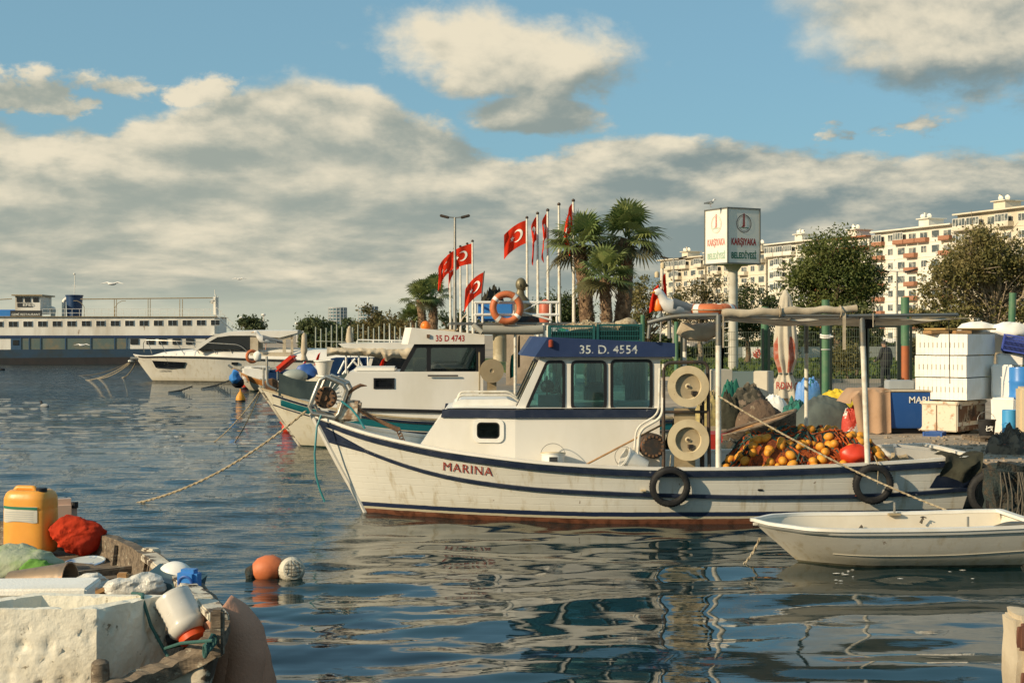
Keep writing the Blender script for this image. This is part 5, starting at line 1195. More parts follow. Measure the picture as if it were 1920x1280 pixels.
mb = MB(); mb.box(((xl + xr_) / 2 - .2, 0, (zu0 + zm) / 2 + .0), (xr_ - xl - .1, 2 * FB + .16, .22)); mb.build('blue_stripe', mat('ship_blue', (.012, .035, .10), .5), fy)
mb = MB(); mb.box(((xl + xr_) / 2 + .05, 0, zu1 + .03), (xr_ - xl + .2, 2 * FB + .3, .06)); mb.build('top_deck', M['cream_dirty'], fy)
mb = MB(); pr = [fq(-140, 656), fq(430, 653), fq(425, 662), fq(415, 683), fq(-140, 690)]
mb.prism(pr, lambda a, b: (a, -FB - .25, b), lambda a, b: (a, FB + .25, b)); mb.build('hull', mat('ship_hull', (.014, .045, .085), .7, c2=(.02, .035, .045), nscale=.8, namp=.9), fy)
mb = MB(); pr = [fq(-140, 672), fq(424, 668), fq(414, 684), fq(-140, 692)]
mb.prism(pr, lambda a, b: (a, -FB - .30, b), lambda a, b: (a, FB + .3, b)); mb.build('lower_hull', mat('ship_hull_low', (.022, .02, .022), .8, c2=(.012, .016, .02), nscale=.7, namp=.9), fy)
for i in range(16):
    px = -3 + i * 27.6 * (1 - i * .0012); py = 607.5 - i * .2
    a, b = fq(px, py); f = MB().box((a, -FB - .01, b), (.82, .06, .52)).build('window', M['white_far'], fy)
    mb = MB(); mb.box((a - .2, -FB - .05, b), (.34, .03, .44)); mb.box((a + .2, -FB - .05, b), (.34, .03, .44)); mb.build('pane', M['black_glass'], f)
for i, px in enumerate((252, 282, 305, 331, 356)):
    a, b = fq(px, 640); f = MB().box((a, -FB, b), (.7, .12, .5)).build('window', M['black_glass'], fy)
for i, (x0, x1) in enumerate(((40, 54), (56, 75), (78, 122), (124, 169), (172, 214), (217, 237))):
    MB().prism([fq(x0, 658), fq(x0, 633.5), fq(x1, 633.5), fq(x1, 658)], lambda a, b: (a, -FB + .02, b), lambda a, b: (a, -FB - .03, b)).build('veranda_window', mat('veranda', (.10, .14, .13), .2, c2=(.22, .17, .10), nscale=.7, namp=.9, spec=.8), fy)
VF = mat('veranda_frame', (.03, .08, .15), .6)
for px in (39, 55, 76.5, 123, 170.5, 215.5, 238): MB().box((fq(px, 0)[0], -FB - .05, (zm + zl) / 2), (.09, .1, zm - zl)).build('veranda_post', VF, fy)
MB().box((fq(30, 0)[0], -FB, (zm + zl) / 2), (.9, .09, zm - zl)).build('side_door', VF, fy)
a, b = fq(30, 642); MB().box((a, -FB - .06, b), (.5, .04, .45)).build('window', M['black_glass'], fy)
# bridge house with the sign
bx, bz = fq(48, 573); mb = MB(); mb.box((bx, -1.5, bz + .1), (2.2, 4, 1.6)); mb.build('bridge_house', wall_f, fy)
mb = MB(); mb.box((bx, -1.5, bz + .95), (2.7, 4.6, .12)); mb.build('bridge_roof', M['cream_dirty'], fy)
for k in (-.72, 0, .72): MB().box((bx + k, -3.52, bz + .55), (.5, .05, .42)).build('bridge_window', M['black_glass'], fy)
a, b = fq(49, 588); MB().box((a, -FB, b + .0), (2.75, .1, .58)).build('name_board', M['dark_grey'], fy)
lettering('GEMİ RESTAURANT', (2.5, .26), lambda s_, t_: (a - 1.25 + s_, -FB - .06, b - .16 + t_), M['signal_white'], fy, bold=.01)
lettering('EFES', (.95, .24), lambda s_, t_: (a - .45 + s_, -3.56, bz + .02 + t_ - .05), M['signal_white'], fy, bold=.02)
MB().box((a - .3, -3.53, bz + .08), (1.3, .04, .36)).build('name_board', M['dark_grey'], fy)
mb = MB(); mb.rbox((fq(8, 0)[0], -2, fq(0, 587)[1]), (1.9, 3, .65), .05); mb.build('blue_tarpaulin', M['blue_bright'], fy)
x, z = fq(126, 594); mb = MB(); mb.lathe([(.62, 0), (.72, 1.9), (.78, 1.92), (.78, 2.02), (0, 2.02)], (x, -1.5, z), 20, sy=1.4); mb.build('funnel', mat('funnel_blue', (.012, .045, .12), .5, c2=(.02, .06, .15), nscale=1.5), fy, smooth=35)
mb = MB(); mb.tube([(x, -1.5, z + 2), (x + .05, -1.5, z + 3.9)], .035, 6); mb.box((x, -1.5, z + 2.9), (.5, .03, .03)); mb.ball((x, -1.5, z + 3.95), .1, 6); mb.build('mast', M['white_far'], fy)
mb = MB(); mb.tube(arcpts([(x - .95, -1.5, z), (x - .95, -1.5, z + 1.55), (x - .5, -1.5, z + 1.75)], .5), .17, 10); mb.tube(arcpts([(x - 2.0, -1.2, z), (x - 1.9, -1.2, z + .8), (x - 2.3, -1.2, z + .8)], .3), .2, 10); mb.build('vent_pipe', M['white_far'], fy, smooth=True)
mb = MB(); x1_ = fq(395, 0)[0]
for h_ in (.35, .72): mb.tube([(fq(80, 0)[0], -FB, zu1 + h_), (x1_, -FB, zu1 + h_)], .018, 5); mb.tube([(fq(80, 0)[0], FB, zu1 + h_), (x1_, FB, zu1 + h_)], .018, 5)
for i in range(24):
    xx = fq(80, 0)[0] + (x1_ - fq(80, 0)[0]) * i / 23; mb.tube([(xx, -FB, zu1), (xx, -FB, zu1 + .72)], .018, 5)
mb.build('railing', M['white_far'], fy)
mb = MB(); zt_ = fq(0, 559.5)[1]; mb.tube([(fq(145, 0)[0], -3, zt_ - .02), (fq(395, 0)[0], -3, zt_ + .12)], .055, 6); mb.tube([(fq(-20, 0)[0], -3, zt_ - .1), (fq(15, 0)[0], -3, zt_)], .05, 6)
for px in (209, 213, 273, 277, 333, 338): mb.tube([(fq(px, 0)[0], -3, zu1), (fq(px, 0)[0], -3, zt_)], .035, 5)
for px, s_ in ((155, 1), (213, -1)): 
    xx = fq(px, 0)[0]; mb.tube([(xx - s_ * 1.0 + s_ * 1.0, -3.6, zu1), (xx, -3.6, zu1 + .9), (xx - s_ * .25, -3.6, zu1 + 1.25), (xx - s_ * .6, -3.6, zu1 + 1.45), (xx - s_ * .95, -3.6, zu1 + 1.45)] , .03, 6)
mb.build('awning_frame', M['cream_dirty'], fy)
mb = MB(); x, z = fq(400, 592); mb.rbox((x, -2.5, z + .95), (.42, .8, 2.0), .18); mb.rbox((x - .35, -2.5, z + 1.3), (.4, .5, .35), .1); mb.tube([(x - .1, -2.5, z + 1.9), (x - .1, -2.5, z + 2.4)], .03); mb.build('stern_lifebuoy_post', M['white_far'], fy, smooth=True)
mb = MB()
for yy in (-3.6, -2.4):
    a, b = fq(405, 590, yy), fq(436, 620, yy); mb.tube([(a[0], yy, a[1]), (b[0], yy, b[1])], .07, 6); mb.tube([(a[0], yy, a[1] + .7), (b[0], yy, b[1] + .7)], .025, 6)
    for k in range(5): q = k / 4; mb.tube([(a[0] + (b[0] - a[0]) * q, yy, a[1] + (b[1] - a[1]) * q), (a[0] + (b[0] - a[0]) * q, yy, a[1] + (b[1] - a[1]) * q + .7)], .02, 5)
for k in range(9):
    q = (k + .5) / 9; mb.box((a[0] + (b[0] - a[0]) * q, -3, a[1] + (b[1] - a[1]) * q), (.2, 1.2, .03))
mb.build('gangway', M['white_far'], fy)
mb = MB(); x, z = fq(425, 625, -3); mb.box((x, -3, z - .1), (2.2, 3, .12)); mb.box((x + .2, -3, z - 1.0), (1.6, 2.4, 1.7)); mb.build('stern_platform', wall_f, fy)

# ================================================================ boats between the yacht and the second boat
def small_boat(name, label, fr, top, bow, stem, st, sw, B, mh_, cat='boat', cap=None, extra=None, deck=.2, **kw):
    t = thing(name, label, cat, fr.o, fr.th, 'small boats moored between the yachts')
    h = hull_from_px(fr, top, bow, stem, st, sw, B, -.4, **kw); h.build(t, mh_, M['boat_white'], cap or M['wood'], deck=deck, deck_bow=.1, nu=40, nv=14)
    return t, h
EF = Frame(-10.0, 68, 0, 2)
e_, eh = small_boat('wooden_boat', 'varnished orange and white wooden boat with its bow left of the gull pipe', EF, [(452, 700), (480, 711), (520, 719), (580, 722)], (436, 689), (473, 727), (640, 720), (640, 729), 1.5, M['hull_white'], ue=.4)
eh.rail(e_, lambda x: eh.sheer(x) - .12, eh.ends(1)[0] + .5, eh.ends(1)[1] - .1, .26, .03, mat('varnish', (.50, .20, .05), .4), 'varnished_band')
lettering('ATLA', (.5, .12), lambda a, b: eh.side(EF.L(473, 0, -1.2).x + a, .50 + b, .02), M['dark_grey'], e_)
mb = MB(); mb.tube(arcpts([EF.L(452, 697, -.3), EF.L(452, 688, -.4), EF.L(520, 690, -1.2), EF.L(520, 712, -1.3)], .3), .03, 6); mb.tube([EF.L(436, 690, 0), EF.L(428, 684, 0)], .05); mb.build('bow_rail', M['galv'], e_)
mb = MB(); mb.rbox(EF.L(482, 700, -.3), (1.3, .9, .7), .1); mb.build('deck_box', M['white'], e_)
mb = MB(); mb.rbox(EF.L(550, 703, 0), (2.4, 1.5, .5), .1); mb.build('deck_cabin', M['navy_tarp'], e_)
mb = MB().ball(P(441, 706, 66.5), .34, 10, (.75, .7, 1.0)).jitter(.10, 5); mb.build('fender', M['blue_bright'], smooth=True, label='blue fender hanging under the varnished bow', cat='fender', at=P(441, 715, 66.5))
MB().ball(P(446, 717, 66.8), .28, 8, (1.1, 1, 1)).jitter(.05, 5).build('fender', M['black'], smooth=True, label='dark fender just below the blue one at the varnished bow', cat='fender', at=P(446, 722, 66.8))
def cone_buoy(name, label, base, r, h, m, group=None):
    t = thing(name, label, 'buoy', base, 0, group); MB().lathe([(0, -.12 * h), (r * .7, -.08 * h), (r, .08 * h), (r * 1.0, .2 * h), (r * .92, .38 * h), (r * .6, .62 * h), (r * .25, .80 * h), (r * .16, .86 * h), (r * .2, 1.0 * h), (0, 1.02 * h)], (0, 0, 0), 24).build('float_body', m, t, smooth=50)
    MB().lathe([(r * 1.03, .02 * h), (r * 1.05, .08 * h), (r * 1.02, .12 * h)], (0, 0, 0), 24).build('waterline_band', M['black'], t, smooth=True); return t
cone_buoy('buoy', 'yellow orange cone buoy floating alone left of the bow ropes', G(451, 753, -.02), .19, .52, M['float'])
cone_buoy('buoy', 'small red buoy floating under the varnished bow', G(459, 729, 0), .22, .75, M['pvc_red'])
t = thing('buoy', 'round red buoy floating beside the second boat stem', 'buoy', G(543, 810, 0)); MB().ball((0, 0, .12), .20, 14, (1.1, 1, .9)).build('float_body', M['pvc_red'], t, smooth=True); MB().lathe([(.06, 0), (.05, .1), (0, .1)], (-.17, 0, .24), 10, Matrix.Rotation(R(-50), 4, 'Y')).build('eye', M['pvc_red'], t)
GF = Frame(-6.0, 56, 0, 2)
g_, gh = small_boat('covered_boat', 'white boat with sagging pale canvas cover and a red cushion at its bow', GF, [(560, 702), (620, 706), (700, 708), (760, 708)], (545, 696), (575, 735), (790, 706), (790, 735), 1.4, M['hull_white'], cap=M['white'], ue=.4)
def cover(u, v):
    px = 552 + 130 * u; py = float(np.interp(u, [0, .3, .55, .7, 1], [697, 686, 676, 672, 690])); q = GF.L(px, py, -.3); s_ = v * 2 - 1; b = gh.side(q.x, .9).y; z0 = gh.sheer(q.x)
    return Vector((q.x, -b * s_, z0 + (q.z - z0) * (1 - abs(s_)) ** .8 + .04 * math.sin(u * 30) * (1 - abs(s_))))
MB().grid(cover, 36, 14).build('boat_cover', mat('cover_white', (.60, .60, .56), .8, c2=(.42, .43, .42), nscale=1.5, bump=.04, bscale=2), g_, smooth=True)
mb = MB(); mb.rbox((0, 0, 0), (.25, .9, .95), .1, ry=R(50)); c = P(537, 681, 56.5); mb.build('cushion', M['pvc_red'], label='red cushion standing on edge at the bow of the covered boat', cat='cushion', smooth=True).location = c
KF = Frame(-5.2, 48, 0, 3)
k_, kh = small_boat('motor_boat', 'boat with dark navy tarpaulin side and a white frame behind the white cabin', KF, [(600, 706), (660, 706), (740, 706), (800, 706)], (575, 702), (600, 745), (830, 704), (830, 745), 1.6, M['hull_white'], cap=M['white'], ue=.35)
mb = MB(); mb.prism([(KF.L(618, 712, -1.3).x, KF.L(618, 712, -1.3).z), (KF.L(620, 672, -1.3).x, KF.L(620, 672, -1.3).z), (KF.L(768, 672, -1.3).x, KF.L(768, 672, -1.3).z), (KF.L(768, 712, -1.3).x, KF.L(768, 712, -1.3).z)], lambda a, b: (a, -1.32 - .03 * math.sin(a * 4), b), lambda a, b: (a, 1.3, b)); mb.build('side_tarpaulin', M['navy_tarp'], k_)
mb = MB()
for a, b in (((634, 700), (646, 676)), ((642, 702), (666, 672)), ((660, 674), (692, 708)), ((672, 672), (690, 706)), ((690, 706), (690, 662)), ((649, 708), (649, 668)), ((673, 708), (673, 668))): mb.tube([KF.L(*a, -1.4), KF.L(*b, -1.4)], .035, 6)
mb.build('awning_frame', M['white'], k_)
# hardtop boat with a hanging beige curtain
LF = Frame(-4.6, 42.5, 0, 3)
l_, lh = small_boat('cabin_boat', 'white hardtop boat with ragged beige curtain above dark windows, behind the white cabin', LF, [(640, 722), (700, 722), (780, 722)], (620, 722), (632, 770), (850, 720), (850, 770), 1.5, M['hull_white'], cap=M['white'], ue=.3)
def lq(px, py, y=-1.4): q = LF.L(px, py, y); return (q.x, q.z)
mb = MB(); mb.prism([lq(634, 644), lq(645, 652), lq(700, 655), lq(790, 654), (lq(790, 641)[0], lq(0, 641)[1])], lambda a, b: (a, -1.45, b), lambda a, b: (a, 1.45, b)); mb.build('hardtop', M['trunk_white'], l_)
def curt(u, v):
    px = 613 + 165 * u; h_ = float(np.interp(u, [0, .15, .5, .62, .68, .74, 1], [12, 14, 16, 20, 26, 18, 22])); q = LF.L(px, 652 + h_ * v + (0 if u > .1 else (.1 - u) * 60 * (v - .3)), -1.42)
    return Vector((q.x, -1.42 - .10 * mnoise.noise(Vector((u * 9, v * 1.3, 2))) - .05 * mnoise.noise(Vector((u * 25, v * 2, 5))) - .12 * math.sin(v * 3.1), q.z))
MB().grid(curt, 60, 8).build('curtain', M['canvas'], l_, smooth=True)
mb = MB(); mb.prism([lq(694, 692), lq(702, 668), lq(760, 668), lq(780, 692)], lambda a, b: (a, -1.3, b), lambda a, b: (a, -1.2, b)); mb.build('window', M['black_glass'], l_)
mb = MB(); mb.prism([lq(683, 700), lq(694, 670), lq(700, 670), lq(692, 700)], lambda a, b: (a, -1.36, b), lambda a, b: (a, -1.28, b)); mb.prism([lq(690, 720), lq(690, 692), lq(800, 692), lq(800, 720)], lambda a, b: (a, -1.25, b), lambda a, b: (a, 1.25, b)); mb.tube([LF.L(649, 655, -1.4), LF.L(649, 700, -1.4)], .03); mb.tube([LF.L(673, 655, -1.4), LF.L(673, 700, -1.4)], .03); mb.build('cabin_wall', M['trunk_white'], l_)
mb = MB(); mb.tube([LF.L(670, 637, -1.2), LF.L(790, 639, -1.2)], .022, 6)
for px in (670, 700, 735, 770): mb.tube([LF.L(px, 638, -1.2), LF.L(px, 643, -1.2)], .02, 5)
mb.tube([LF.L(730, 610, -1.0), LF.L(732, 700, -1.0)], .012, 5); mb.build('roof_rail', M['white'], l_)
# small things on the boats in the gap
def simple(name, label, cat, mb, m, loc, smooth=True, rz=0):
    o = mb.build(name, m, smooth=smooth, label=label, cat=cat); o.location = loc; o.rotation_euler = (0, 0, rz); return o
simple('bucket', 'round white tub on the boat above the grey spray cloth', 'bucket', MB().lathe([(.16, 0), (.27, .40), (.30, .40), (.30, .44), (.25, .44), (.15, .03), (0, .03)], n=20), M['white'], P(607, 703, 42) , 40)
simple('fuel_tank', 'round grey tank standing left of the blue cloth above the spray cloth', 'tank', MB().ball((0, 0, .12), .30, 14, (1.3, .7, .75)), mat('grey_tank', (.30, .33, .30), .5), P(553, 713, 43))
simple('cloth', 'crumpled blue cloth between the grey tank and the white tub', 'cloth', MB().ball((0, 0, .1), .3, 12, (1.1, .8, .8)).jitter(.1, 5), M['blue'], P(575, 702, 43.5))
for px, Y, h_, lb in ((570, 62, 52, 'closed white and red parasol behind the boats, right of the cream yacht'), (656, 60, 40, 'closed white parasol standing left of the hardtop boat roof')):
    t = thing('parasol', lb, 'parasol', P(px, 676 if px < 600 else 652, Y), 0); s_ = Y / F
    MB().lathe([(0.02, h_ * s_), (4 * s_, h_ * s_ * .93), (6 * s_, h_ * s_ * .6), (7.5 * s_, h_ * s_ * .35), (5 * s_, h_ * s_ * .2), (8 * s_, h_ * s_ * .02), (0, 0)], n=14).jitter(.06, 3, px).build('canopy', M['canvas'], t, smooth=True); MB().tube([(0, 0, -1.6), (0, 0, .3)], .04).build('pole', M['white'], t)
for px, py, Y, lb in ((601, 660, 50, 'small red flag hanging behind the white tub'), (722, 670, 40, 'small red flag with emblem left of the black windows'), (574, 676, 58, 'red cloth strip hanging beside the closed parasol')):
    limp_flag('flag', lb, P(px, py, Y), .25, .42, -.1, px)
mb = MB()
def fence_line(name, label, x0, x1, y0, y1, pts, h_, m, group=None):
    t = thing(name, label, 'fence', GY((x0 + x1) / 2, (y0 + y1) / 2), 0)
    for i in range(pts):
        q = i / (pts - 1); Y = y0 + (y1 - y0) * q; px = x0 + (x1 - x0) * q; b = GY(px, Y); MB().tube([b, b + Vector((0, 0, h_ * (1 + .06 * math.sin(i * 5))))], .05, 6).build('post', m, t, world=True)
    mb = MB()
    for hh in (.5, 1.0, 1.5): mb.tube([GY(x0, y0) + Vector((0, 0, hh)), GY(x1, y1) + Vector((0, 0, hh))], .02, 5)
    mb.build('rail', m, t, world=True); return t
fence_line('fence', 'long fence of pale green posts along the far promenade', 592, 800, 100, 74, 22, 2.5, mat('fence_pale', (.33, .36, .30), .6))

# ================================================================ vegetation
def leafmat(name, c, c2, c3=None, tr=.3, ns=.5):
    m = mat(name, c, .6, 0, c2, ns, .95, (.38, .62), 0, spec=.3, c3=c3, n3=1.9, thr3=(.55, .7)); t = m.node_tree; T = NT(t)
    pb = next(n for n in t.nodes if n.type == 'BSDF_PRINCIPLED'); out = next(n for n in t.nodes if n.type == 'OUTPUT_MATERIAL')
    tr_ = T.n('ShaderNodeBsdfTranslucent'); t.links.new(pb.inputs['Base Color'].links[0].from_socket, tr_.inputs[0])
    mx = T.n('ShaderNodeMixShader', i={0: tr, 1: pb.outputs[0], 2: tr_.outputs[0]}); t.links.new(mx.outputs[0], out.inputs[0]); return m
LEAF = {'ficus': leafmat('leaf_ficus', (.085, .115, .030), (.15, .17, .048), (.16, .165, .05)), 'olive': leafmat('leaf_olive', (.17, .16, .055), (.24, .20, .08), (.10, .11, .04)),
        'autumn': leafmat('leaf_autumn', (.15, .12, .045), (.10, .10, .035), (.22, .13, .05)), 'dark': leafmat('leaf_dark', (.045, .070, .024), (.08, .10, .03)),
        'far': leafmat('leaf_far', (.075, .105, .045), (.11, .13, .055)), 'pale': leafmat('leaf_pale', (.16, .17, .07), (.11, .13, .05))}
BARK = mat('bark', (.17, .12, .075), .9, c2=(.08, .06, .04), nscale=4, bump=.03, bscale=8); BARK_PALE = mat('bark_pale', (.30, .24, .17), .9, c2=(.16, .12, .08), nscale=4)
def leaves_mesh(parent, pts, nrm_bias, size, m, rng, name='foliage', aspect=.55):
    n = len(pts); a = rng.normal(size=(n, 3)); a /= np.linalg.norm(a, axis=1)[:, None]; b = rng.normal(size=(n, 3)); b -= a * (a * b).sum(1)[:, None]; b /= np.linalg.norm(b, axis=1)[:, None]
    s_ = size * (.6 + .8 * rng.random(n))[:, None]; V = np.stack([pts - a * s_, pts + b * s_ * aspect, pts + a * s_, pts - b * s_ * aspect], 1).reshape(-1, 3)
    Fi = np.arange(4 * n).reshape(-1, 4); me = bpy.data.meshes.new(name); me.vertices.add(4 * n); me.vertices.foreach_set('co', V.ravel()); me.loops.add(4 * n); me.loops.foreach_set('vertex_index', Fi.ravel()); me.polygons.add(n); me.polygons.foreach_set('loop_start', np.arange(n) * 4); me.update()
    me.materials.append(m); o = bpy.data.objects.new(name, me); COL.objects.link(o); o.parent = parent; return o
def tree(name, label, base, blobs, n, size, m, seed, trunk=.18, clumps=40, bark=None, group='trees on the promenade', cat='tree', limbs=9, shell=.55, spread=.22, twigs=0):
    """blobs: (dx, dz, rx, rz) in metres from the base"""
    rng = np.random.default_rng(seed); t = thing(name, label, cat, base, 0, group); blobs = np.array(blobs, float); vol = blobs[:, 2] ** 2 * blobs[:, 3]; pr = vol / vol.sum()
    allc = []
    for k in range(clumps):
        b = blobs[rng.choice(len(blobs), p=pr)]; d = rng.normal(size=3); d /= np.linalg.norm(d); r = shell + (1 - shell) * rng.random() ** .5
        allc.append([b[0] + d[0] * b[2] * r, d[1] * b[2] * r, b[1] + d[2] * b[3] * r, .6 + .8 * rng.random()])
    allc = np.array(allc); R_ = blobs[:, 2].mean() * spread
    idx = rng.integers(0, clumps, n); pts = allc[idx, :3] + rng.normal(size=(n, 3)) * (R_ * allc[idx, 3])[:, None] * np.array([1, 1, .75])
    leaves_mesh(t, pts, None, size, m, rng)
    mb = MB(); zc_ = blobs[:, 1].mean(); z0 = max(.25 * zc_, (blobs[:, 1] - blobs[:, 3]).min() * .7)
    mb.tube([(0, 0, -.05), (.04 * zc_, 0, z0 * .5), (.02 * zc_, .05, z0), (0, 0, zc_)], [trunk * 1.25, trunk, trunk * .85, trunk * .4], 10)
    mb.build('trunk', bark or BARK, t, smooth=True)
    mb = MB()
    for k in range(limbs + twigs):
        c = allc[k % clumps, :3]; st = Vector((0, 0, z0 + (zc_ - z0) * rng.random() * .8)); e = Vector(c); mid = st.lerp(e, .5) + Vector(rng.normal(size=3)) * .12 * (e - st).length + Vector((0, 0, -.08 * (e - st).length))
        r0 = trunk * (.5 if k < limbs else .16); mb.tube([st, mid, e], [r0, r0 * .6, r0 * .15], 5)
        if k < limbs:
            for q in range(5): e2 = e + Vector(rng.normal(size=3)) * R_ * 1.5; mb.tube([mid.lerp(e, .3 + .13 * q), e2], [r0 * .3, r0 * .06], 4)
    mb.build('limbs', bark or BARK, t, smooth=True); return t
def tpx(Y, px, pts):
    """blobs from pixels: (px, py, rx_px, rz_px) at distance Y, base on the ground at px"""
    s_ = Y / F; b = GY(px, Y); out = []
    for p in pts: c = P(p[0], p[1], Y); out.append((c.x - b.x, c.z - b.z, p[2] * s_, p[3] * s_))
    return b, out
def ptree(name, label, px, Y, pts, n, size, m, seed, **k):
    b, o = tpx(Y, px, pts); return tree(name, label, b, o, n, size, LEAF[m], seed, **k)
ptree('broadleaf_tree', 'big dense dark green broadleaf tree standing between the pale apartment blocks', 1568, 85, [(1562, 470, 42, 34), (1530, 500, 44, 40), (1600, 500, 40, 42), (1565, 530, 62, 50), (1520, 560, 36, 34), (1612, 560, 32, 34), (1500, 520, 22, 28), (1630, 530, 20, 34), (1560, 585, 60, 26)], 30000, .085, 'ficus', 1, clumps=230, spread=.30, shell=.75, trunk=.3)
ptree('acacia_tree', 'wide spreading olive tree with many bare branches at the right edge', 1868, 70, [(1850, 475, 62, 34), (1785, 515, 52, 28), (1830, 505, 56, 34), (1905, 500, 56, 44), (1765, 550, 40, 22), (1900, 560, 52, 36), (1955, 520, 50, 60), (1835, 452, 36, 20), (1800, 575, 50, 18), (1750, 490, 20, 12)], 24000, .08, 'olive', 2, clumps=260, spread=.26, shell=.55, trunk=.26, bark=BARK_PALE, limbs=34, twigs=120)
ptree('round_tree', 'dark rounded tree behind the sign column', 1400, 92, [(1405, 575, 46, 34), (1440, 592, 22, 22), (1370, 590, 26, 22), (1400, 610, 60, 20)], 9000, .085, 'dark', 3, clumps=80, spread=.3, shell=.7)
ptree('bare_tree', 'thin yellowing tree between the palms and the sign', 1310, 88, [(1300, 560, 40, 26), (1335, 545, 30, 24), (1275, 590, 30, 24), (1340, 590, 36, 28)], 3800, .075, 'autumn', 4, clumps=80, twigs=60, bark=BARK_PALE)
ptree('bare_tree', 'sparse grey green tree right behind the tall palms', 1215, 84, [(1215, 545, 30, 26), (1200, 575, 30, 30), (1245, 580, 32, 34), (1190, 605, 40, 20)], 4500, .08, 'olive', 5, clumps=80, twigs=70, bark=BARK)
ptree('round_tree', 'dark rounded tree behind the upright fender and flagpoles', 1055, 88, [(1050, 580, 40, 26), (1030, 590, 30, 20), (1080, 592, 30, 20)], 6000, .085, 'dark', 6, clumps=60, spread=.3)
ptree('round_tree', 'dark tree behind the leftmost flagpole beside the small palms', 842, 96, [(845, 600, 26, 18), (862, 604, 20, 14), (925, 602, 30, 20)], 3500, .085, 'dark', 7, clumps=50)
ptree('garden_shrub', 'yellow green shrub just left of the wooden pallet pieces', 1605, 64, [(1600, 590, 26, 24), (1585, 612, 28, 18), (1625, 605, 24, 20), (1640, 622, 20, 12)], 3500, .075, 'pale', 8, clumps=50, cat='shrub', trunk=.06)
ptree('garden_shrub', 'shrub thicket under the wide spreading tree', 1775, 64, [(1760, 610, 36, 26), (1720, 600, 24, 18), (1800, 612, 24, 18)], 4500, .08, 'olive', 9, clumps=70, cat='shrub', trunk=.08, twigs=60)
t = ptree('bush', 'round brown green bush on the lawn behind the mesh fence', 1588, 60, [(1588, 668, 27, 20), (1578, 678, 22, 16), (1602, 676, 20, 16)], 6000, .05, 'olive', 10, clumps=70, spread=.3, cat='bush', trunk=.04, limbs=4)
for k, (px, Y, pts, mm, n, lb) in enumerate((
    (600, 230, [(600, 615, 34, 14), (590, 608, 22, 12), (622, 618, 20, 12)], 'far', 3500, 'broad green tree left of the glass tower at the far shore'), (572, 250, [(572, 622, 14, 10)], 'far', 900, 'small low tree just right of the yacht hardtop'), (470, 300, [(468, 606, 20, 9), (480, 612, 18, 8)], 'far', 1200, 'pale far tree behind the ship gangway'),
    (655, 190, [(655, 612, 16, 13)], 'far', 900, 'small tree in front of the glass tower foot'), (697, 150, [(697, 598, 20, 26), (688, 616, 24, 14), (708, 614, 22, 16), (695, 575, 8, 10)], 'autumn', 2500, 'tall yellowing tree in front of the second glass tower'), (735, 140, [(735, 606, 22, 16), (722, 618, 26, 12)], 'autumn', 1500, 'brownish tree left of the small palms'), (770, 120, [(772, 612, 24, 14), (750, 616, 20, 12)], 'autumn', 1500, 'bushy brown tree under the leftmost small palm'))):
    ptree('far_tree', lb, px, Y, pts, n, .0011 * Y, mm, 20 + k, clumps=30, spread=.32, group='far trees along the shore', limbs=6)
# far hedge masses and low roofs along the horizon
rng = np.random.default_rng(3)
for k, (pa, pb, Y, h_, mm, lb) in enumerate(((1180, 1500, 112, 2.2, 'dark', 'dark hedge behind the white graffiti wall'), (1500, 1700, 118, 3.0, 'dark', 'taller dark hedge behind the lawn'), (1690, 1960, 96, 2.6, 'olive', 'hedge behind the styrofoam boxes'), (560, 900, 175, 3.0, 'far', 'long low hedge on the far promenade'))):
    a, b = GY(pa, Y), GY(pb, Y); n = 9000; t = thing('hedge', lb, 'hedge', a, 0); L_ = (b - a).length
    u = rng.random(n) * L_; top = h_ * (.7 + .3 * np.sin(u * .9 + k) * np.sin(u * .37 + 2 * k)); pts = np.stack([u, rng.normal(0, .5, n), rng.random(n) ** .6 * top], 1); leaves_mesh(t, pts, None, .0013 * Y, LEAF[mm], rng)
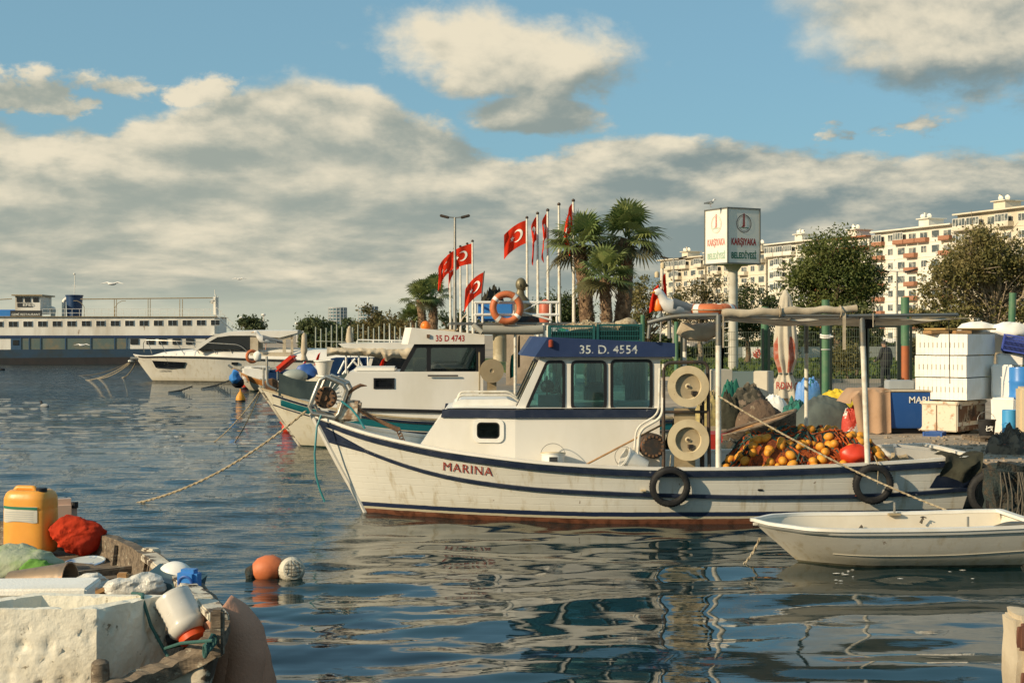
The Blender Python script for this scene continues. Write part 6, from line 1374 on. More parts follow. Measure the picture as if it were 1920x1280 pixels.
# ---------------------------------------------------------------- palms
PTRUNK = mat('palm_trunk', (.26, .17, .10), .95, c2=(.10, .06, .035), nscale=6, namp=1, thr=(.35, .65), bump=.05, bscale=10, c3=(.42, .32, .20), n3=8, thr3=(.58, .68))
def palm(name, label, base, top, tr, fr, seed, nf=34, blades=22):
    rng = random.Random(seed); t = thing(name, label, 'palm', base, 0, 'fan palms on the promenade'); h = (top - base).length; ax = Vector(top - base)
    mb = MB(); n = 24
    mb.tube([ax * (i / n) + Vector((.04 * math.sin(i * .5), 0, 0)) for i in range(n + 1)], [tr * (1.05 - .25 * i / n + .05 * math.sin(i * 2.1)) for i in range(n + 1)], 14); mb.build('trunk', PTRUNK, t, smooth=True)
    mb = MB()   # old leaf bases standing off the trunk
    for i in range(int(h / tr * 34)):
        q = rng.random() * .97; a = rng.random() * 6.28; c = ax * q; rr = tr * (1.05 - .25 * q); d = Vector((math.cos(a), math.sin(a), 0)); s_ = tr * rng.uniform(.28, .5); tan = Vector((-math.sin(a), math.cos(a), 0))
        p0 = c + d * rr * .92; tip = p0 + d * s_ * .75 + Vector((0, 0, s_ * rng.uniform(.2, 1.1))); b = len(mb.v); mb.v += [tuple(p0 - tan * s_ * .38), tuple(p0 + tan * s_ * .38), tuple(tip), tuple(p0 + Vector((0, 0, -s_ * .5)))]; mb.f += [(b, b + 1, b + 2), (b, b + 3, b + 1), (b, b + 2, b + 3), (b + 1, b + 3, b + 2)]
    mb.build('leaf_bases', PTRUNK, t)
    mbp, mbl, mbd = MB(), MB(), MB()
    for i in range(nf):
        el = R(rng.uniform(-38, 82)) if i > 4 else R(rng.uniform(60, 88)); a = rng.random() * 6.28; d = Vector((math.cos(a) * math.cos(el), math.sin(a) * math.cos(el), math.sin(el)))
        pl = fr * rng.uniform(.36, .55); c = ax + d * pl + Vector((0, 0, .04 * fr)); mbp.tube([ax + d * tr * .4, ax + d * pl * .5 + Vector((0, 0, .05 * fr)), c], [.035 * fr / 1.5, .022, .014], 5)
        side = d.cross(Vector((0, 0, 1))); side = side.normalized() if side.length > .05 else Vector((1, 0, 0)); up = side.cross(d).normalized(); tilt = rng.uniform(-.5, .5); side = (side * math.cos(tilt) + up * math.sin(tilt)).normalized(); up = side.cross(d).normalized()
        L_ = fr * rng.uniform(.50, .66) ; tgt = mbl if el > R(-24) else mbd
        for k in range(blades):
            q = (k / (blades - 1) - .5) * R(250); bd = (d * math.cos(q) + side * math.sin(q)).normalized(); ln = L_ * (1 - .25 * abs(q) / 2.2) * rng.uniform(.9, 1.05); w_ = ln * .055
            wv = bd.cross(up).normalized() * w_; p1 = c + bd * ln * .6 + up * (.04 * ln) + Vector((0, 0, -.04 * ln)); p2 = c + bd * ln + Vector((0, 0, -.26 * ln * rng.uniform(.4, 1.3))); b = len(tgt.v)
            tgt.v += [tuple(c), tuple(p1 - wv), tuple(p1 + wv), tuple(p2)]; tgt.f += [(b, b + 1, b + 2), (b + 1, b + 3, b + 2)]
    mbp.build('petioles', M['leaf_palm'], t, smooth=True); mbl.build('fronds', LEAF_PALM, t)
    if mbd.v: mbd.build('old_fronds', LEAF_PALM2, t)
    return t
LEAF_PALM = leafmat('leaf_palm2', (.12, .175, .05), (.23, .26, .09), tr=.25, ns=1.2); LEAF_PALM2 = leafmat('leaf_palm_old', (.16, .14, .07), (.10, .10, .04), tr=.25)
for i, (px, py, bx, Y, tr, frr, lb) in enumerate(((1088, 462, 1112, 55, .30, 1.62, 'tall left fan palm of the trio, its trunk leaning left'), (1176, 448, 1160, 56, .33, 1.68, 'tall right fan palm of the trio with the thickest trunk'), (1135, 520, 1138, 53, .24, 1.35, 'shortest middle fan palm of the trio'),
        (788, 562, 800, 84, .26, 1.35, 'left of the two upright small palms by the lamp post'), (812, 556, 812, 86, .30, 1.45, 'right of the two upright small palms, beside the tall lamp post'), (775, 600, 776, 88, .22, 1.2, 'lowest small palm left of the pair'))):
    palm('fan_palm', lb, GY(bx, Y), P(px, py, Y), tr, frr, 40 + i, nf=32 if i < 3 else 26)

# ================================================================ apartment blocks
WALLC = mat('render_cream', (.66, .60, .48), .85, c2=(.54, .47, .35), nscale=.25, namp=.7, stretch=(1, 1, .4)); WALLW = mat('render_white', (.74, .71, .62), .85, c2=(.60, .55, .45), nscale=.25, namp=.7, stretch=(1, 1, .4))
BROWN = mat('balcony_brown', (.36, .17, .10), .8); TERRA = mat('roof_tiles', (.36, .13, .06), .85, c2=(.26, .10, .05), nscale=1); WIN = mat('block_window', (.075, .095, .10), .2, c2=(.26, .27, .24), nscale=.6, namp=.9, thr=(.5, .55), spec=.9)
LD = Vector((-.371, .928, 0)); LN = Vector((-.928, -.371, 0))       # along the row (away from the camera) and out of the facade
def block(name, label, p_near, p_far, H_, wall, par, floors, bays, depth=12, ztop=None, seed=0, roof='flat', glassed=.3, out=1.3):
    """p_near, p_far: picture columns of the facade ends on the common facade line"""
    rng = random.Random(seed)
    def on(px): m = (px - 960) / F; Y = 212 / (m + .4); return Vector((m * Y, Y, QZ))
    A, B_ = on(p_near), on(p_far); L_ = (B_ - A).length; t = thing(name, label, 'building', A, math.atan2(LD.y, LD.x), 'apartment blocks along the waterfront')
    # local: +x along the row, +y = out of the facade (left of +x)
    H_ -= QZ; fh = H_ / floors
    mb = MB(); mb.box((L_ / 2, -depth / 2, H_ / 2), (L_ - .1, depth, H_)); mb.build('wall', wall, t)
    mb = MB(); mb.box((L_ / 2, -depth / 2 + .4, H_ + .15), (L_ + .5, depth + 1.6, .30)); mb.build('roof', par if roof == 'dark' else wall, t)
    bw = L_ / bays
    for f in range(floors):
        z = f * fh
        for b in range(bays):
            x = (b + .5) * bw; kind = (b + seed) % 3
            if kind == 0 or (f == floors - 1 and b % 2 == 0):    # recessed balcony with parapet
                bl = MB(); bl.box((x, out / 2, z + .08), (bw * .94, out, .16)); bl.box((x, out - .05, z + .52), (bw * .94, .1, .9))
                for sg in (-1, 1): bl.box((x + sg * bw * .46, out / 2, z + .52), (.1, out - .1, .9))
                bl = bl.build('balcony', par if f > 0 else wall, t)
                if rng.random() < glassed + (.4 if f == floors - 1 else 0):
                    g = MB().box((x, out - .12, z + 1.75), (bw * .9, .06, 1.5)).build('balcony_glazing', WIN, bl); mm_ = MB()
                    for k in range(5): mm_.box((x - bw * .45 + bw * .9 * k / 4, out - .08, z + 1.75), (.09, .06, 1.56))
                    mm_.box((x, out - .08, z + 1.0), (bw * .9, .07, .08)); mm_.box((x, out - .08, z + 2.5), (bw * .9, .07, .1)); mm_.build('frame', M['white_far'], bl)
                wd, hh, zz = bw * .62, 2.0, z + 1.15
            elif kind == 1: wd, hh, zz = bw * .62, 1.5, z + 1.6
            else: wd, hh, zz = bw * .45, 1.35, z + 1.65
            w_ = MB().box((x, .02, zz), (wd + .16, .08, hh + .16)).build('window', M['white_far'], t); MB().box((x, .05, zz), (wd, .06, hh)).build('pane', WIN, w_)
            if kind != 1: MB().box((x, .09, zz), (.08, .04, hh)).build('mullion', M['white_far'], w_)
        # end wall windows facing the camera
        for k in range(3):
            yy = -1.8 - k * 3.6; w_ = MB().box((.03, yy, z + 1.6), (.1, 1.3, 1.4)).build('window', M['white_far'], t); MB().box((-.01, yy, z + 1.6), (.06, 1.1, 1.2)).build('pane', WIN, w_)
    mb = MB()
    for f in range(1, floors): mb.box((L_ / 2, .04, f * fh), (L_, .12, .14))
    mb.build('floor_band', par if roof == 'band' else wall, t)
    # roof huts, chimneys and dishes
    hx = L_ * rng.uniform(.3, .6); mb = MB().box((hx, -3.5, H_ + 1.3), (3.4, 4, 1.7)); mb.box((hx, -3.5, H_ + 2.2), (4.2, 5, .2)); mb.build('roof_hut', wall, t)
    for k in range(2):
        q = Vector((hx - 2.0 + k * 2.0 + rng.random(), -1.8, H_ + 2.7)); MB().lathe([(0, 0), (.3, .04), (.52, .14), (.54, .14), (.3, .01), (0, -.04)], q, 16, Matrix.Rotation(R(75), 4, 'X') @ Matrix.Rotation(.4, 4, 'Y')).build('satellite_dish', M['white_far'], t, smooth=True)
    MB().box((hx + 1.4, -3, H_ + 2.9), (.45, .45, 1.5)).build('chimney', wall, t)
    return t
block('apartment_block', 'cream apartment block at the right edge with glazed upper balconies', 1960, 1795, 27.4, WALLC, WALLC, 8, 6, seed=1, glassed=.6, out=1.5)
block('apartment_block', 'white apartment block with brown balcony fronts right of the dense tree', 1788, 1640, 25.6, WALLW, BROWN, 8, 7, seed=0, glassed=.15, out=1.1)
block('apartment_block', 'white block mostly hidden behind the dense green tree', 1630, 1535, 25.0, WALLW, TERRA, 8, 5, seed=2, roof='dark')
block('apartment_block', 'white block with glazed top floor left of the dense green tree', 1530, 1440, 25.4, WALLW, WALLW, 8, 5, seed=3, glassed=.5)
block('apartment_block', 'narrow pale block just right of the sign column', 1436, 1372, 24.0, WALLC, WALLC, 8, 4, seed=4)
block('apartment_block', 'pale block hidden behind the white square sign', 1368, 1325, 25.0, WALLC, WALLC, 8, 3, seed=5)
block('apartment_block', 'leftmost cream apartment block with rows of blue green windows', 1322, 1238, 24.2, WALLC, WALLC, 8, 6, seed=6, glassed=.7)
mb = MB()
# far glass towers
for px, w_, py, Y, lb in ((633, 34, 577, 900, 'left of two far round glass towers beyond the shore trees'), (690, 36, 575, 900, 'right of two far glass towers, half behind the yellow tree')):
    b = GY(px, Y); t = thing('glass_tower', lb, 'tower', b, 0, 'far glass towers'); h_ = P(px, py, Y).z - QZ; r = w_ / 2 * Y / F
    MB().lathe([(r * .97, 0), (r * .97, h_), (0, h_)], n=24, sy=.8).build('glass_body', mat('tower_glass', (.10, .19, .23), .3, c2=(.28, .34, .34), nscale=.2), t, smooth=35)
    mb = MB(); nf_ = 9
    for k in range(nf_ + 1): mb.lathe([(r * .96, 0), (r * 1.03, 0), (r * 1.03, .7), (r * .96, .7)], (0, 0, h_ * k / nf_ - .4), 24, sy=.8)
    for k in range(16): a = k / 16 * 6.28; mb.box((r * math.cos(a), r * .8 * math.sin(a), h_ / 2), (.5, .5, h_))
    mb.build('floor_rings', M['grey_plastic'], t)
# far shoreline buildings behind the yachts
for k, (px, w_, py, Y) in enumerate(((583, 30, 608, 420), (770, 40, 612, 380), (830, 36, 609, 360), (440, 30, 614, 600))):
    pass

# ================================================================ the municipal sign, lamp posts, statue
sg_ = thing('sign_cube', 'white square advertising box of the municipality on a tall round column', 'sign', GY(1378, 74), 0)
cx = GY(1378, 74); zt_, zb_ = P(1378, 391, 74).z, P(1378, 495, 74).z; s_ = 2.02; th = R(27); ctr = P(1373, 440, 74 + 0.6)
cm = Matrix.Translation((ctr.x, ctr.y, 0)) @ Matrix.Rotation(th, 4, 'Z')
mb = MB(); mb.box((0, 0, (zt_ + zb_) / 2), (s_, s_, zt_ - zb_)); mb.xf(cm); mb.build('light_box', M['signal_white'], sg_, world=True)
mb = MB(); e = s_ / 2 + .01
for z in (zt_ - .02, zb_ + .02):
    for sx in (-1, 1): mb.box((0, sx * e, z), (s_ + .08, .05, .07)); mb.box((sx * e, 0, z), (.05, s_ + .08, .07))
for sx in (-1, 1):
    for sy in (-1, 1): mb.box((sx * e, sy * e, (zt_ + zb_) / 2), (.06, .06, zt_ - zb_))
mb.xf(cm); mb.build('frame', M['grey_metal'], sg_, world=True)
mb = MB(); q = P(1378, 500, 74); mb.tube([(cx.x, 74.6, QZ - .05), (cx.x, 74.6, zb_ + .05)], [.26, .24], 18)
mb.lathe([(.26, -.35), (.5, -.02), (.5, .0), (0, 0)], (cx.x, 74.6, zb_), 16); mb.build('column', mat('sign_column', (.52, .50, .43), .7, c2=(.36, .32, .25), nscale=2, c3=(.12, .11, .10), n3=4, thr3=(.66, .72)), sg_, world=True, smooth=35)
for k in range(18): MB().box((cx.x - .36, 74.5, QZ + 1 + k * .33), (.22, .04, .03)).build('rung', M['white_far'], sg_, world=True)
RD, GN, DK = mat('sign_red', (.35, .02, .02), .5), mat('sign_green', (.005, .14, .09), .5), mat('sign_dark', (.06, .05, .06), .5)
for fi, (rot, fade) in enumerate(((0, 0), (-90, 1))):
    fm = cm @ Matrix.Rotation(R(rot), 4, 'Z')
    def on_face(a, b): return fm @ Vector((a, -e - .004 - .004, b))
    z0 = zb_; hh = zt_ - zb_; c1, c2_, c3_ = (RD, GN, DK) if not fade else (mat('faded_red', (.68, .30, .25), .5), mat('faded_green', (.40, .55, .42), .5), mat('faded_mark', (.78, .62, .52), .5))
    lettering('KARŞIYAKA', (1.58, .48), lambda a, b: on_face(-.79 + a, z0 + hh * .30 + b), c1, sg_, world=True, bold=.03)
    lettering('BELEDİYESİ', (1.58, .44), lambda a, b: on_face(-.79 + a, z0 + hh * .09 + b), c2_, sg_, world=True, bold=.03)
    cz = z0 + hh * .72
    def ringm(r0, r1, m, sx=1.0):
        mb = MB(); n = 48
        for k in range(n):
            a, b = 2 * math.pi * k / n, 2 * math.pi * (k + 1) / n; q = len(mb.v); mb.v += [tuple(on_face(r * math.cos(x) * sx, cz + r * math.sin(x))) for r, x in ((r0, a), (r1, a), (r1, b), (r0, b))]; mb.f.append((q, q + 1, q + 2, q + 3))
        return mb
    rm_ = ringm(.43, .47, c3_); q = ringm(.36, .375, c3_); rm_.add(q.v, q.f); rm_.build('emblem', c3_, sg_, world=True)
    def poly(ps, m): mb = MB(); b0 = len(mb.v); mb.v += [tuple(on_face(a, cz + b)) for a, b in ps]; mb.f += [tuple(t_) for t_ in tessellate_polygon([[Vector((a, b, 0)) for a, b in ps]])]; mb.build('emblem', m, sg_, world=True)
    poly([(-.07, -.13), (-.05, .50), (-.035, .56), (-.01, .50), (-.01, -.13)], c1); poly([(.01, -.13), (.01, .50), (.035, .56), (.05, .5), (.07, -.13)], c1)
    poly([(-.16, -.18), (-.03, -.05), (.06, -.18)], c1); poly([(-.30, -.23), (-.12, -.185), (.02, -.21), (.18, -.18), (.31, -.22), (.30, -.25), (.15, -.22), (0, -.25), (-.14, -.22), (-.28, -.26)], c2_)
c = P(1332, 392, 73.4); gull('gull', 'gull perched on the left corner of the white sign box', (c.x, c.y, zt_ + .03), 1.15, R(20))
def lamp_post(name, label, px, py, Y, heads, h=None, group='lamp posts', arm=1.0):
    b = GY(px, Y); tp = P(px, py, Y); t = thing(name, label, 'lamp post', b, 0, group); MB().tube([b, tp], [.11, .06], 10).build('pole', M['galv'], t, smooth=True, world=True)
    for sg in heads:
        MB().tube([tp, tp + Vector((sg * arm * .5, 0, .03))], .03, 6).build('arm', M['galv'], t, world=True); MB().rbox(tp + Vector((sg * arm * .6, 0, .05)), (.55 * arm, .3, .12), .03, ry=-sg * .25).build('lamp_head', M['dark_metal'], t, world=True)
    return t
lamp_post('lamp_post', 'tall steel lamp post with two flood lamps among the far flagpoles', 853, 408, 70, (-1, 1), arm=.85)
lamp_post('lamp_post', 'thin lamp post with a cluster of flood lamps in front of the leftmost block', 1263, 484, 110, (-1, 1), arm=1.2)
lamp_post('lamp_post', 'street lamp with two long heads in front of the brown balconies', 1682, 509, 95, (-1, 1), arm=1.6)
for px, py, Y, lb in ((494, 590, 300, 'far globe lamp right of the ship gangway'), (453, 596, 320, 'far globe lamp just right of the gangway foot'), (557, 606, 300, 'small far globe lamp behind the yacht hardtop'), (579, 603, 300, 'far globe lamp left of the broad tree')):
    b, tp = GY(px, Y), P(px, py, Y); t = thing('globe_lamp', lb, 'lamp post', b, 0, 'far globe lamps'); MB().tube([b, tp], .10, 6).build('pole', M['white_far'], t, world=True); MB().ball(tp, .38, 8, (1.3, 1.3, .8)).build('globe', M['white_far'], t, world=True, smooth=True)
st_ = thing('bust', 'bronze bust of a bald man facing right on a pedestal', 'statue', GY(975, 56), 0); BR = mat('bronze', (.20, .17, .10), .5, .5, c2=(.13, .12, .08), nscale=4); k = 56 / F
q = P(975, 560, 56); mb = MB(); mb.tube([q + Vector(v) for v in ((0, 0, -.75), (0, 0, -.45), (0, 0, -.1), (.0, 0, .15), (.02, 0, .30), (.03, 0, .42))], [.62, .60, .42, .20, .14, .16], 18); mb.v = [(v[0], q.y + (v[1] - q.y) * .75, v[2]) for v in mb.v]
mb.ball(q + Vector((.04, 0, .56)), .235, 16, (.92, .78, 1.15)); mb.tube([q + Vector((.22, 0, .60)), q + Vector((.31, 0, .50)), q + Vector((.24, 0, .47))], [.03, .05, .03], 8); mb.rbox(q + Vector((.17, 0, .38)), (.18, .2, .12), .05); mb.tube([q + Vector((.2, -.09, .63)), q + Vector((.2, .09, .63))], .035, 8)
mb.ball(q + Vector((.0, -.19, .53)), .055, 8, (.6, .4, 1.1)); mb.ball(q + Vector((.0, .19, .53)), .055, 8, (.6, .4, 1.1)); mb.build('figure', BR, st_, smooth=True, world=True)
MB().box((q.x, q.y, (q.z - .7 + QZ) / 2), (1.1, .9, q.z - .7 - QZ)).build('pedestal', M['concrete'], st_, world=True)
for px, py, Y, s__, lb in ((210, 532, 70, 1.0, 'white gull flying with spread wings above the restaurant ship'), (449, 523, 75, .6, 'small white gull flying above the ship stern'), (154, 647, 110, 1.1, 'white gull flying low in front of the veranda windows')):
    t = thing('flying_gull', lb, 'gull', P(px, py, Y), R(200 if px > 300 else 10), 'gulls in flight'); MB().ball((0, 0, 0), .09 * s__, 10, (2.2, .8, .8)).build('body', M['gull_white'], t, smooth=True); mb = MB()
    for sg in (-1, 1): mb.tube([(0, sg * .05 * s__, 0), (.06 * s__, sg * .28 * s__, .07 * s__), (-.04 * s__, sg * .62 * s__, .0)], [.05 * s__, .04 * s__, .008], 6)
    m_ = Matrix.Rotation(R(70), 4, 'Z'); mb.xf(m_); mb.build('wing', M['gull_white'], t, smooth=True)
q = G(84, 762, 0); t = thing('swimming_bird', 'small dark headed water bird swimming in open water at the left', 'bird', q, R(160)); MB().ball((0, 0, .03), .12, 10, (1.6, .8, .7)).build('body', M['gull_grey'], t, smooth=True); MB().tube([(.13, 0, .05), (.17, 0, .20), (.24, 0, .22)], [.05, .035, .012], 8).build('neck', M['black'], t, smooth=True)
q = G(2, 694, 0); t = thing('swimming_bird', 'dark water bird at the left edge near the ship', 'bird', q, 0); MB().ball((0, 0, .05), .2, 10, (1.6, .8, .7)).build('body', M['black'], t, smooth=True)

# ================================================================ the mesh fence, pillars and low wall
FENCE_Y = 47.0
def wire_panel(name, label, px0, px1, ytop=614, Y=FENCE_Y, gate=False):
    a, b = GY(px0, Y), GY(px1, Y); h_ = P(px0, ytop, Y).z - QZ; t = thing(name, label, 'fence', a, 0, 'mesh fence panels'); L_ = b.x - a.x; m = M['fence_green']
    for x in (0, L_): MB().box((x, 0, h_ / 2 + .02), (.08 if not gate else .11, .06, h_ + .04)).build('post', m, t)
    mb = MB(); n = int(L_ / .075); r = .0042 * 2
    for i in range(1, n): x = L_ * i / n; mb.box((x, 0, h_ / 2), (r * .9, r, h_ - .1))
    for k in range(9): z = .08 + (h_ - .16) * k / 8; mb.box((L_ / 2, .012, z), (L_ - .08, r, r * 1.3))
    mb.build('wire_mesh', M['wire'], t)
    if gate: mb = MB(); mb.box((L_ / 2, 0, h_), (L_, .07, .07)); mb.box((L_ / 2, 0, .06), (L_, .07, .07)); mb.build('gate_frame', m, t)
    return t
M['fence_green'] = mat('fence_green', (.012, .022, .018), .6); M['wire'] = mat('wire', (.10, .13, .10), .6, c2=(.20, .19, .13), nscale=2)
wd = ['left of the mesh fence panels, beside the sign column', 'mesh fence panel between the two left green pillars', 'mesh fence panel behind the closed parasol', 'mesh fence panel in front of the round bush', 'mesh gate panel in front of the walking man', 'mesh fence panel behind the styrofoam stack', 'mesh fence panel at the right picture edge']
for i, (a, b) in enumerate(((1278, 1354), (1354, 1430), (1442, 1540), (1558, 1624), (1626, 1686), (1708, 1800), (1800, 1960))): wire_panel('mesh_fence', wd[i], a, b, gate=i == 4, ytop=618 if i < 3 else 612)
GP = mat('pillar_green', (.06, .16, .085), .55, c2=(.12, .20, .11), nscale=3, namp=.8, c3=(.30, .16, .08), n3=5, thr3=(.66, .72)); OP = mat('pillar_orange', (.40, .12, .04), .65, c2=(.30, .10, .05), nscale=3)
for px, Y, top, w_, lb in ((1434, 47.2, 575, 17, 'thin green pillar left of the closed parasol'), (1548, 42.5, 562, 17, 'green pillar with white rope tied round it behind the blue bag'), (1697, 44, 557, 18, 'pillar painted green at the top and orange below, left of the boxes'), (1896, 44, 549, 18, 'leaning green pillar behind the white bags at the right'), (1205, 46, 590, 9, 'slim green pillar behind the right roof crate'), (1268, 46, 603, 9, 'slim green pillar behind the canopy frame of the near boat')):
    b, tp = GY(px - (4 if px == 1896 else 0), Y), P(px + (3 if px == 1896 else 0), top, Y); t = thing('pillar', lb, 'pillar', b, 0, 'round pillars along the quay'); r = w_ / 2 * Y / F * (.72 if px == 1896 else .86)
    if px == 1697: s1 = b.lerp(tp, .52); MB().tube([b, s1], r, 16).build('lower_half', OP, t, smooth=True, world=True); MB().tube([s1, tp], r, 16).build('upper_half', GP, t, smooth=True, world=True)
    else: MB().tube([b, tp], r, 16).build('shaft', GP, t, smooth=True, world=True)
    if px == 1548:
        mb = MB()
        for z in (628, 632): q = P(px, z, Y); mb.torus(q, r * 1.25, .028, Matrix.Rotation(.15, 4, 'X'), 18, 6)
        mb.tube([P(px, 630, Y - r), P(px + 14, 631, Y - r)], .03); q = P(px, 655, Y); mb.torus(q, r * 1.1, .012, None, 18, 5); mb.build('tied_rope', M['white'], t, world=True)
t = thing('low_wall', 'low whitewashed wall with red graffiti across the lawn', 'wall', GY(1400, 112), 0)
mb = MB(); a, b = GY(1375, 110), GY(1760, 116); d = b - a; mb.box(((a.x + b.x) / 2, (a.y + b.y) / 2, QZ + .50), (d.length, .3, 1.0), math.atan2(d.y, d.x)); mb.build('wall_body', mat('whitewash', (.50, .49, .43), .85, c2=(.36, .36, .31), nscale=.8), t, world=True)
mb = MB(); a = GY(1393, 108.5); b = GY(1432, 108.5); mb.box(((a.x + b.x) / 2, 108.5, QZ + .5), (b.x - a.x, .2, 1.05)); mb.build('wall_body', M['signal_white'], t, world=True)
rng = random.Random(5); mb = MB()
for k in range(9):
    x = GY(1412 + k * 1.9, 108.3).x; z = QZ + .45 + rng.uniform(-.1, .2); mb.tube([(x + rng.uniform(-.25, .25), 108.36, z + rng.uniform(-.3, .3)) for _ in range(3)], .03, 4)
mb.build('graffiti', mat('graffiti', (.55, .10, .06), .7), t, world=True)
for k in range(4): px = (1250, 1345, 1455, 1670)[k]; q = GY(px, 124 + k); mb = MB(); mb.rbox((0, 0, .75), (4.2, 1.7, .8), .18); mb.rbox((-.1, 0, 1.3), (2.3, 1.5, .6), .2, taper=.85); mb.build('parked_car', (M['white_far'], M['dark_grey'], M['grey_plastic'], M['white_far'])[k], smooth=35, label=('white', 'dark', 'grey', 'pale')[k] + ' parked car half hidden behind the hedge, ' + ('left of the sign column', 'right of the sign column', 'behind the closed parasol', 'near the orange pillar')[k], cat='car').location = q

# ================================================================ the man walking behind the fence
def person():
    Y = 52.0; t = thing('person', 'man in dark jacket and trousers walking away behind the mesh fence', 'person', GY(1660, Y), 0)
    s_ = 1.74 / 1.74
    me = bpy.data.meshes.new('body'); J = {'pel': (0, 0, .95), 'sp': (.02, 0, 1.18), 'ch': (.03, 0, 1.38), 'nk': (.0, 0, 1.50), 'hd': (-.06, 0, 1.60), 'ht': (-.07, 0, 1.71),
        'ls': (-.04, -.19, 1.42), 'le': (-.12, -.26, 1.16), 'lw': (-.28, -.24, 1.02), 'lh': (-.36, -.22, 1.00), 'rs': (.06, .19, 1.42), 're': (.14, .26, 1.15), 'rw': (.08, .25, .92), 'rh': (.06, .25, .84),
        'lhp': (-.0, -.10, .90), 'lk': (-.08, -.10, .50), 'la': (-.06, -.10, .09), 'lt': (-.20, -.11, .04), 'rhp': (.03, .10, .90), 'rk': (.05, .10, .50), 'ra': (.16, .10, .10), 'rt': (.05, .10, .04)}
    K = list(J); E = [('pel', 'sp'), ('sp', 'ch'), ('ch', 'nk'), ('nk', 'hd'), ('hd', 'ht'), ('ch', 'ls'), ('ls', 'le'), ('le', 'lw'), ('lw', 'lh'), ('ch', 'rs'), ('rs', 're'), ('re', 'rw'), ('rw', 'rh'), ('pel', 'lhp'), ('lhp', 'lk'), ('lk', 'la'), ('la', 'lt'), ('pel', 'rhp'), ('rhp', 'rk'), ('rk', 'ra'), ('ra', 'rt')]
    RR = {'pel': .17, 'sp': .19, 'ch': .20, 'nk': .07, 'hd': .10, 'ht': .085, 'ls': .10, 'le': .07, 'lw': .05, 'lh': .04, 'rs': .10, 're': .07, 'rw': .05, 'rh': .045, 'lhp': .13, 'lk': .085, 'la': .055, 'lt': .045, 'rhp': .13, 'rk': .085, 'ra': .055, 'rt': .045}
    me.from_pydata([J[k] for k in K], [(K.index(a), K.index(b)) for a, b in E], [])
    o = bpy.data.objects.new('body', me); COL.objects.link(o); md = o.modifiers.new('skin', 'SKIN'); 
    for i, k in enumerate(K): me.skin_vertices[0].data[i].radius = (RR[k], RR[k])
    me.skin_vertices[0].data[0].use_root = True
    o.modifiers.new('sub', 'SUBSURF').levels = 2; dg = bpy.context.evaluated_depsgraph_get(); nm = bpy.data.meshes.new_from_object(o.evaluated_get(dg)); bpy.data.objects.remove(o)
    b = bpy.data.objects.new('body', nm); COL.objects.link(b); b.parent = t; nm.materials.clear(); JK = mat('jacket', (.018, .020, .024), .8); TR = mat('trousers', (.022, .026, .032), .85)
    for m_ in (M['skin'], JK, TR): nm.materials.append(m_)
    for p in nm.polygons:
        c = p.center; p.use_smooth = True; p.material_index = 0 if (c.z > 1.52 or (c.x < -.30 and .9 < c.z < 1.1) or (c.z < .90 and c.y > .2 and c.z > .75)) else (1 if c.z > .88 else 2)
    # jacket body hanging looser, cap of grey hair, shoes
    MB().lathe([(.215, .84), (.235, .95), (.225, 1.15), (.23, 1.32), (.19, 1.44), (.09, 1.52)], (.02, 0, 0), 18, sx=.92, sy=1.05).jitter(.012, 7).build('jacket', JK, t, smooth=True)
    MB().ball((-.055, 0, 1.665), .105, 10, (1, .85, .8)).build('hair', mat('hair', (.05, .045, .04), .9), t, smooth=True)
    for y, x in ((-.10, -.12), (.10, .11)): MB().rbox((x, y, .045), (.27, .10, .09), .03).build('shoe', M['black'], t, smooth=True)
    t.rotation_euler = (0, 0, R(-35))
person()

# ================================================================ closed parasol with printed skirt
pr_ = thing('parasol', 'closed white and red parasol tied in the middle, with printed red letters on its skirt', 'parasol', GY(1473, 38), 0); k = 38 / F
zt = lambda py: P(1473, py, 38).z - QZ
def umb(u, v, off=0.0):
    a = 2 * math.pi * u; py = 543 + (772 - 543) * v
    rr = float(np.interp(py, [543, 556, 590, 640, 672, 696, 703, 712, 730, 745, 758], [2, 10, 16, 19, 20, 13, 12, 16, 24, 27, 24])) * k
    fold = 1 + (.16 * math.sin(a * 8 + 2 * math.sin(v * 5)) + .08 * mnoise.noise(Vector((math.cos(a) * 2, math.sin(a) * 2, v * 6)))) * min(1, v * 3)
    zz = zt(min(py, 745)) - (.10 * (1 + math.sin(a * 8)) if v > .93 else 0) * (v - .93) / .07
    return Vector((math.cos(a) * (rr * fold + off), math.sin(a) * (rr * fold + off), zz))
cream = cloth('parasol_cream', (.66, .60, .48), (.52, .45, .34), .25, 2, .5, bump=.01); redc = cloth('parasol_red', (.48, .12, .07), (.62, .45, .36), .25, 5, .6)
redc2 = mat('parasol_letters', (.36, .07, .05), .8)
mbu = MB(); mbu.grid(lambda u, v: umb(u, v * .885), 128, 60); fm = []
for i in range(128):
    for j in range(60):
        u, v = (i + .5) / 128, (j + .5) / 60; py = 543 + 229 * .885 * v; a = u * 2 * math.pi; s8 = (a * 8 / (2 * math.pi)) % 1
        fm.append(1 if (py > 632 and py < 700 and int(a * 8 / (2 * math.pi)) % 2 == 0 and abs(s8 - .5) < .42 * min(1, (py - 625) / 20)) else 0)
mbu.build('canopy', cream, pr_, smooth=60, mats=[redc], fmat=fm)
def cyl_text(s, py, px0, wpx, hpx, m):
    def f(a, b):
        x = (px0 - 1473) * k + a; z = zt(py) + b; rr = 24.5 * k; x = max(-rr * .97, min(rr * .97, x)); return Vector((x, -math.sqrt(rr * rr - x * x) - .075, z))
    lettering(s, (wpx * k, hpx * k), f, m, pr_, bold=.03)
cyl_text('RDIN', 728, 1452, 27, 13, redc2); cyl_text('C', 732, 1484, 8, 16, redc2)
MB().torus((0, 0, zt(700)), 12.5 * k, .025, None, 24, 6).build('tie', M['grey_canvas'], pr_)
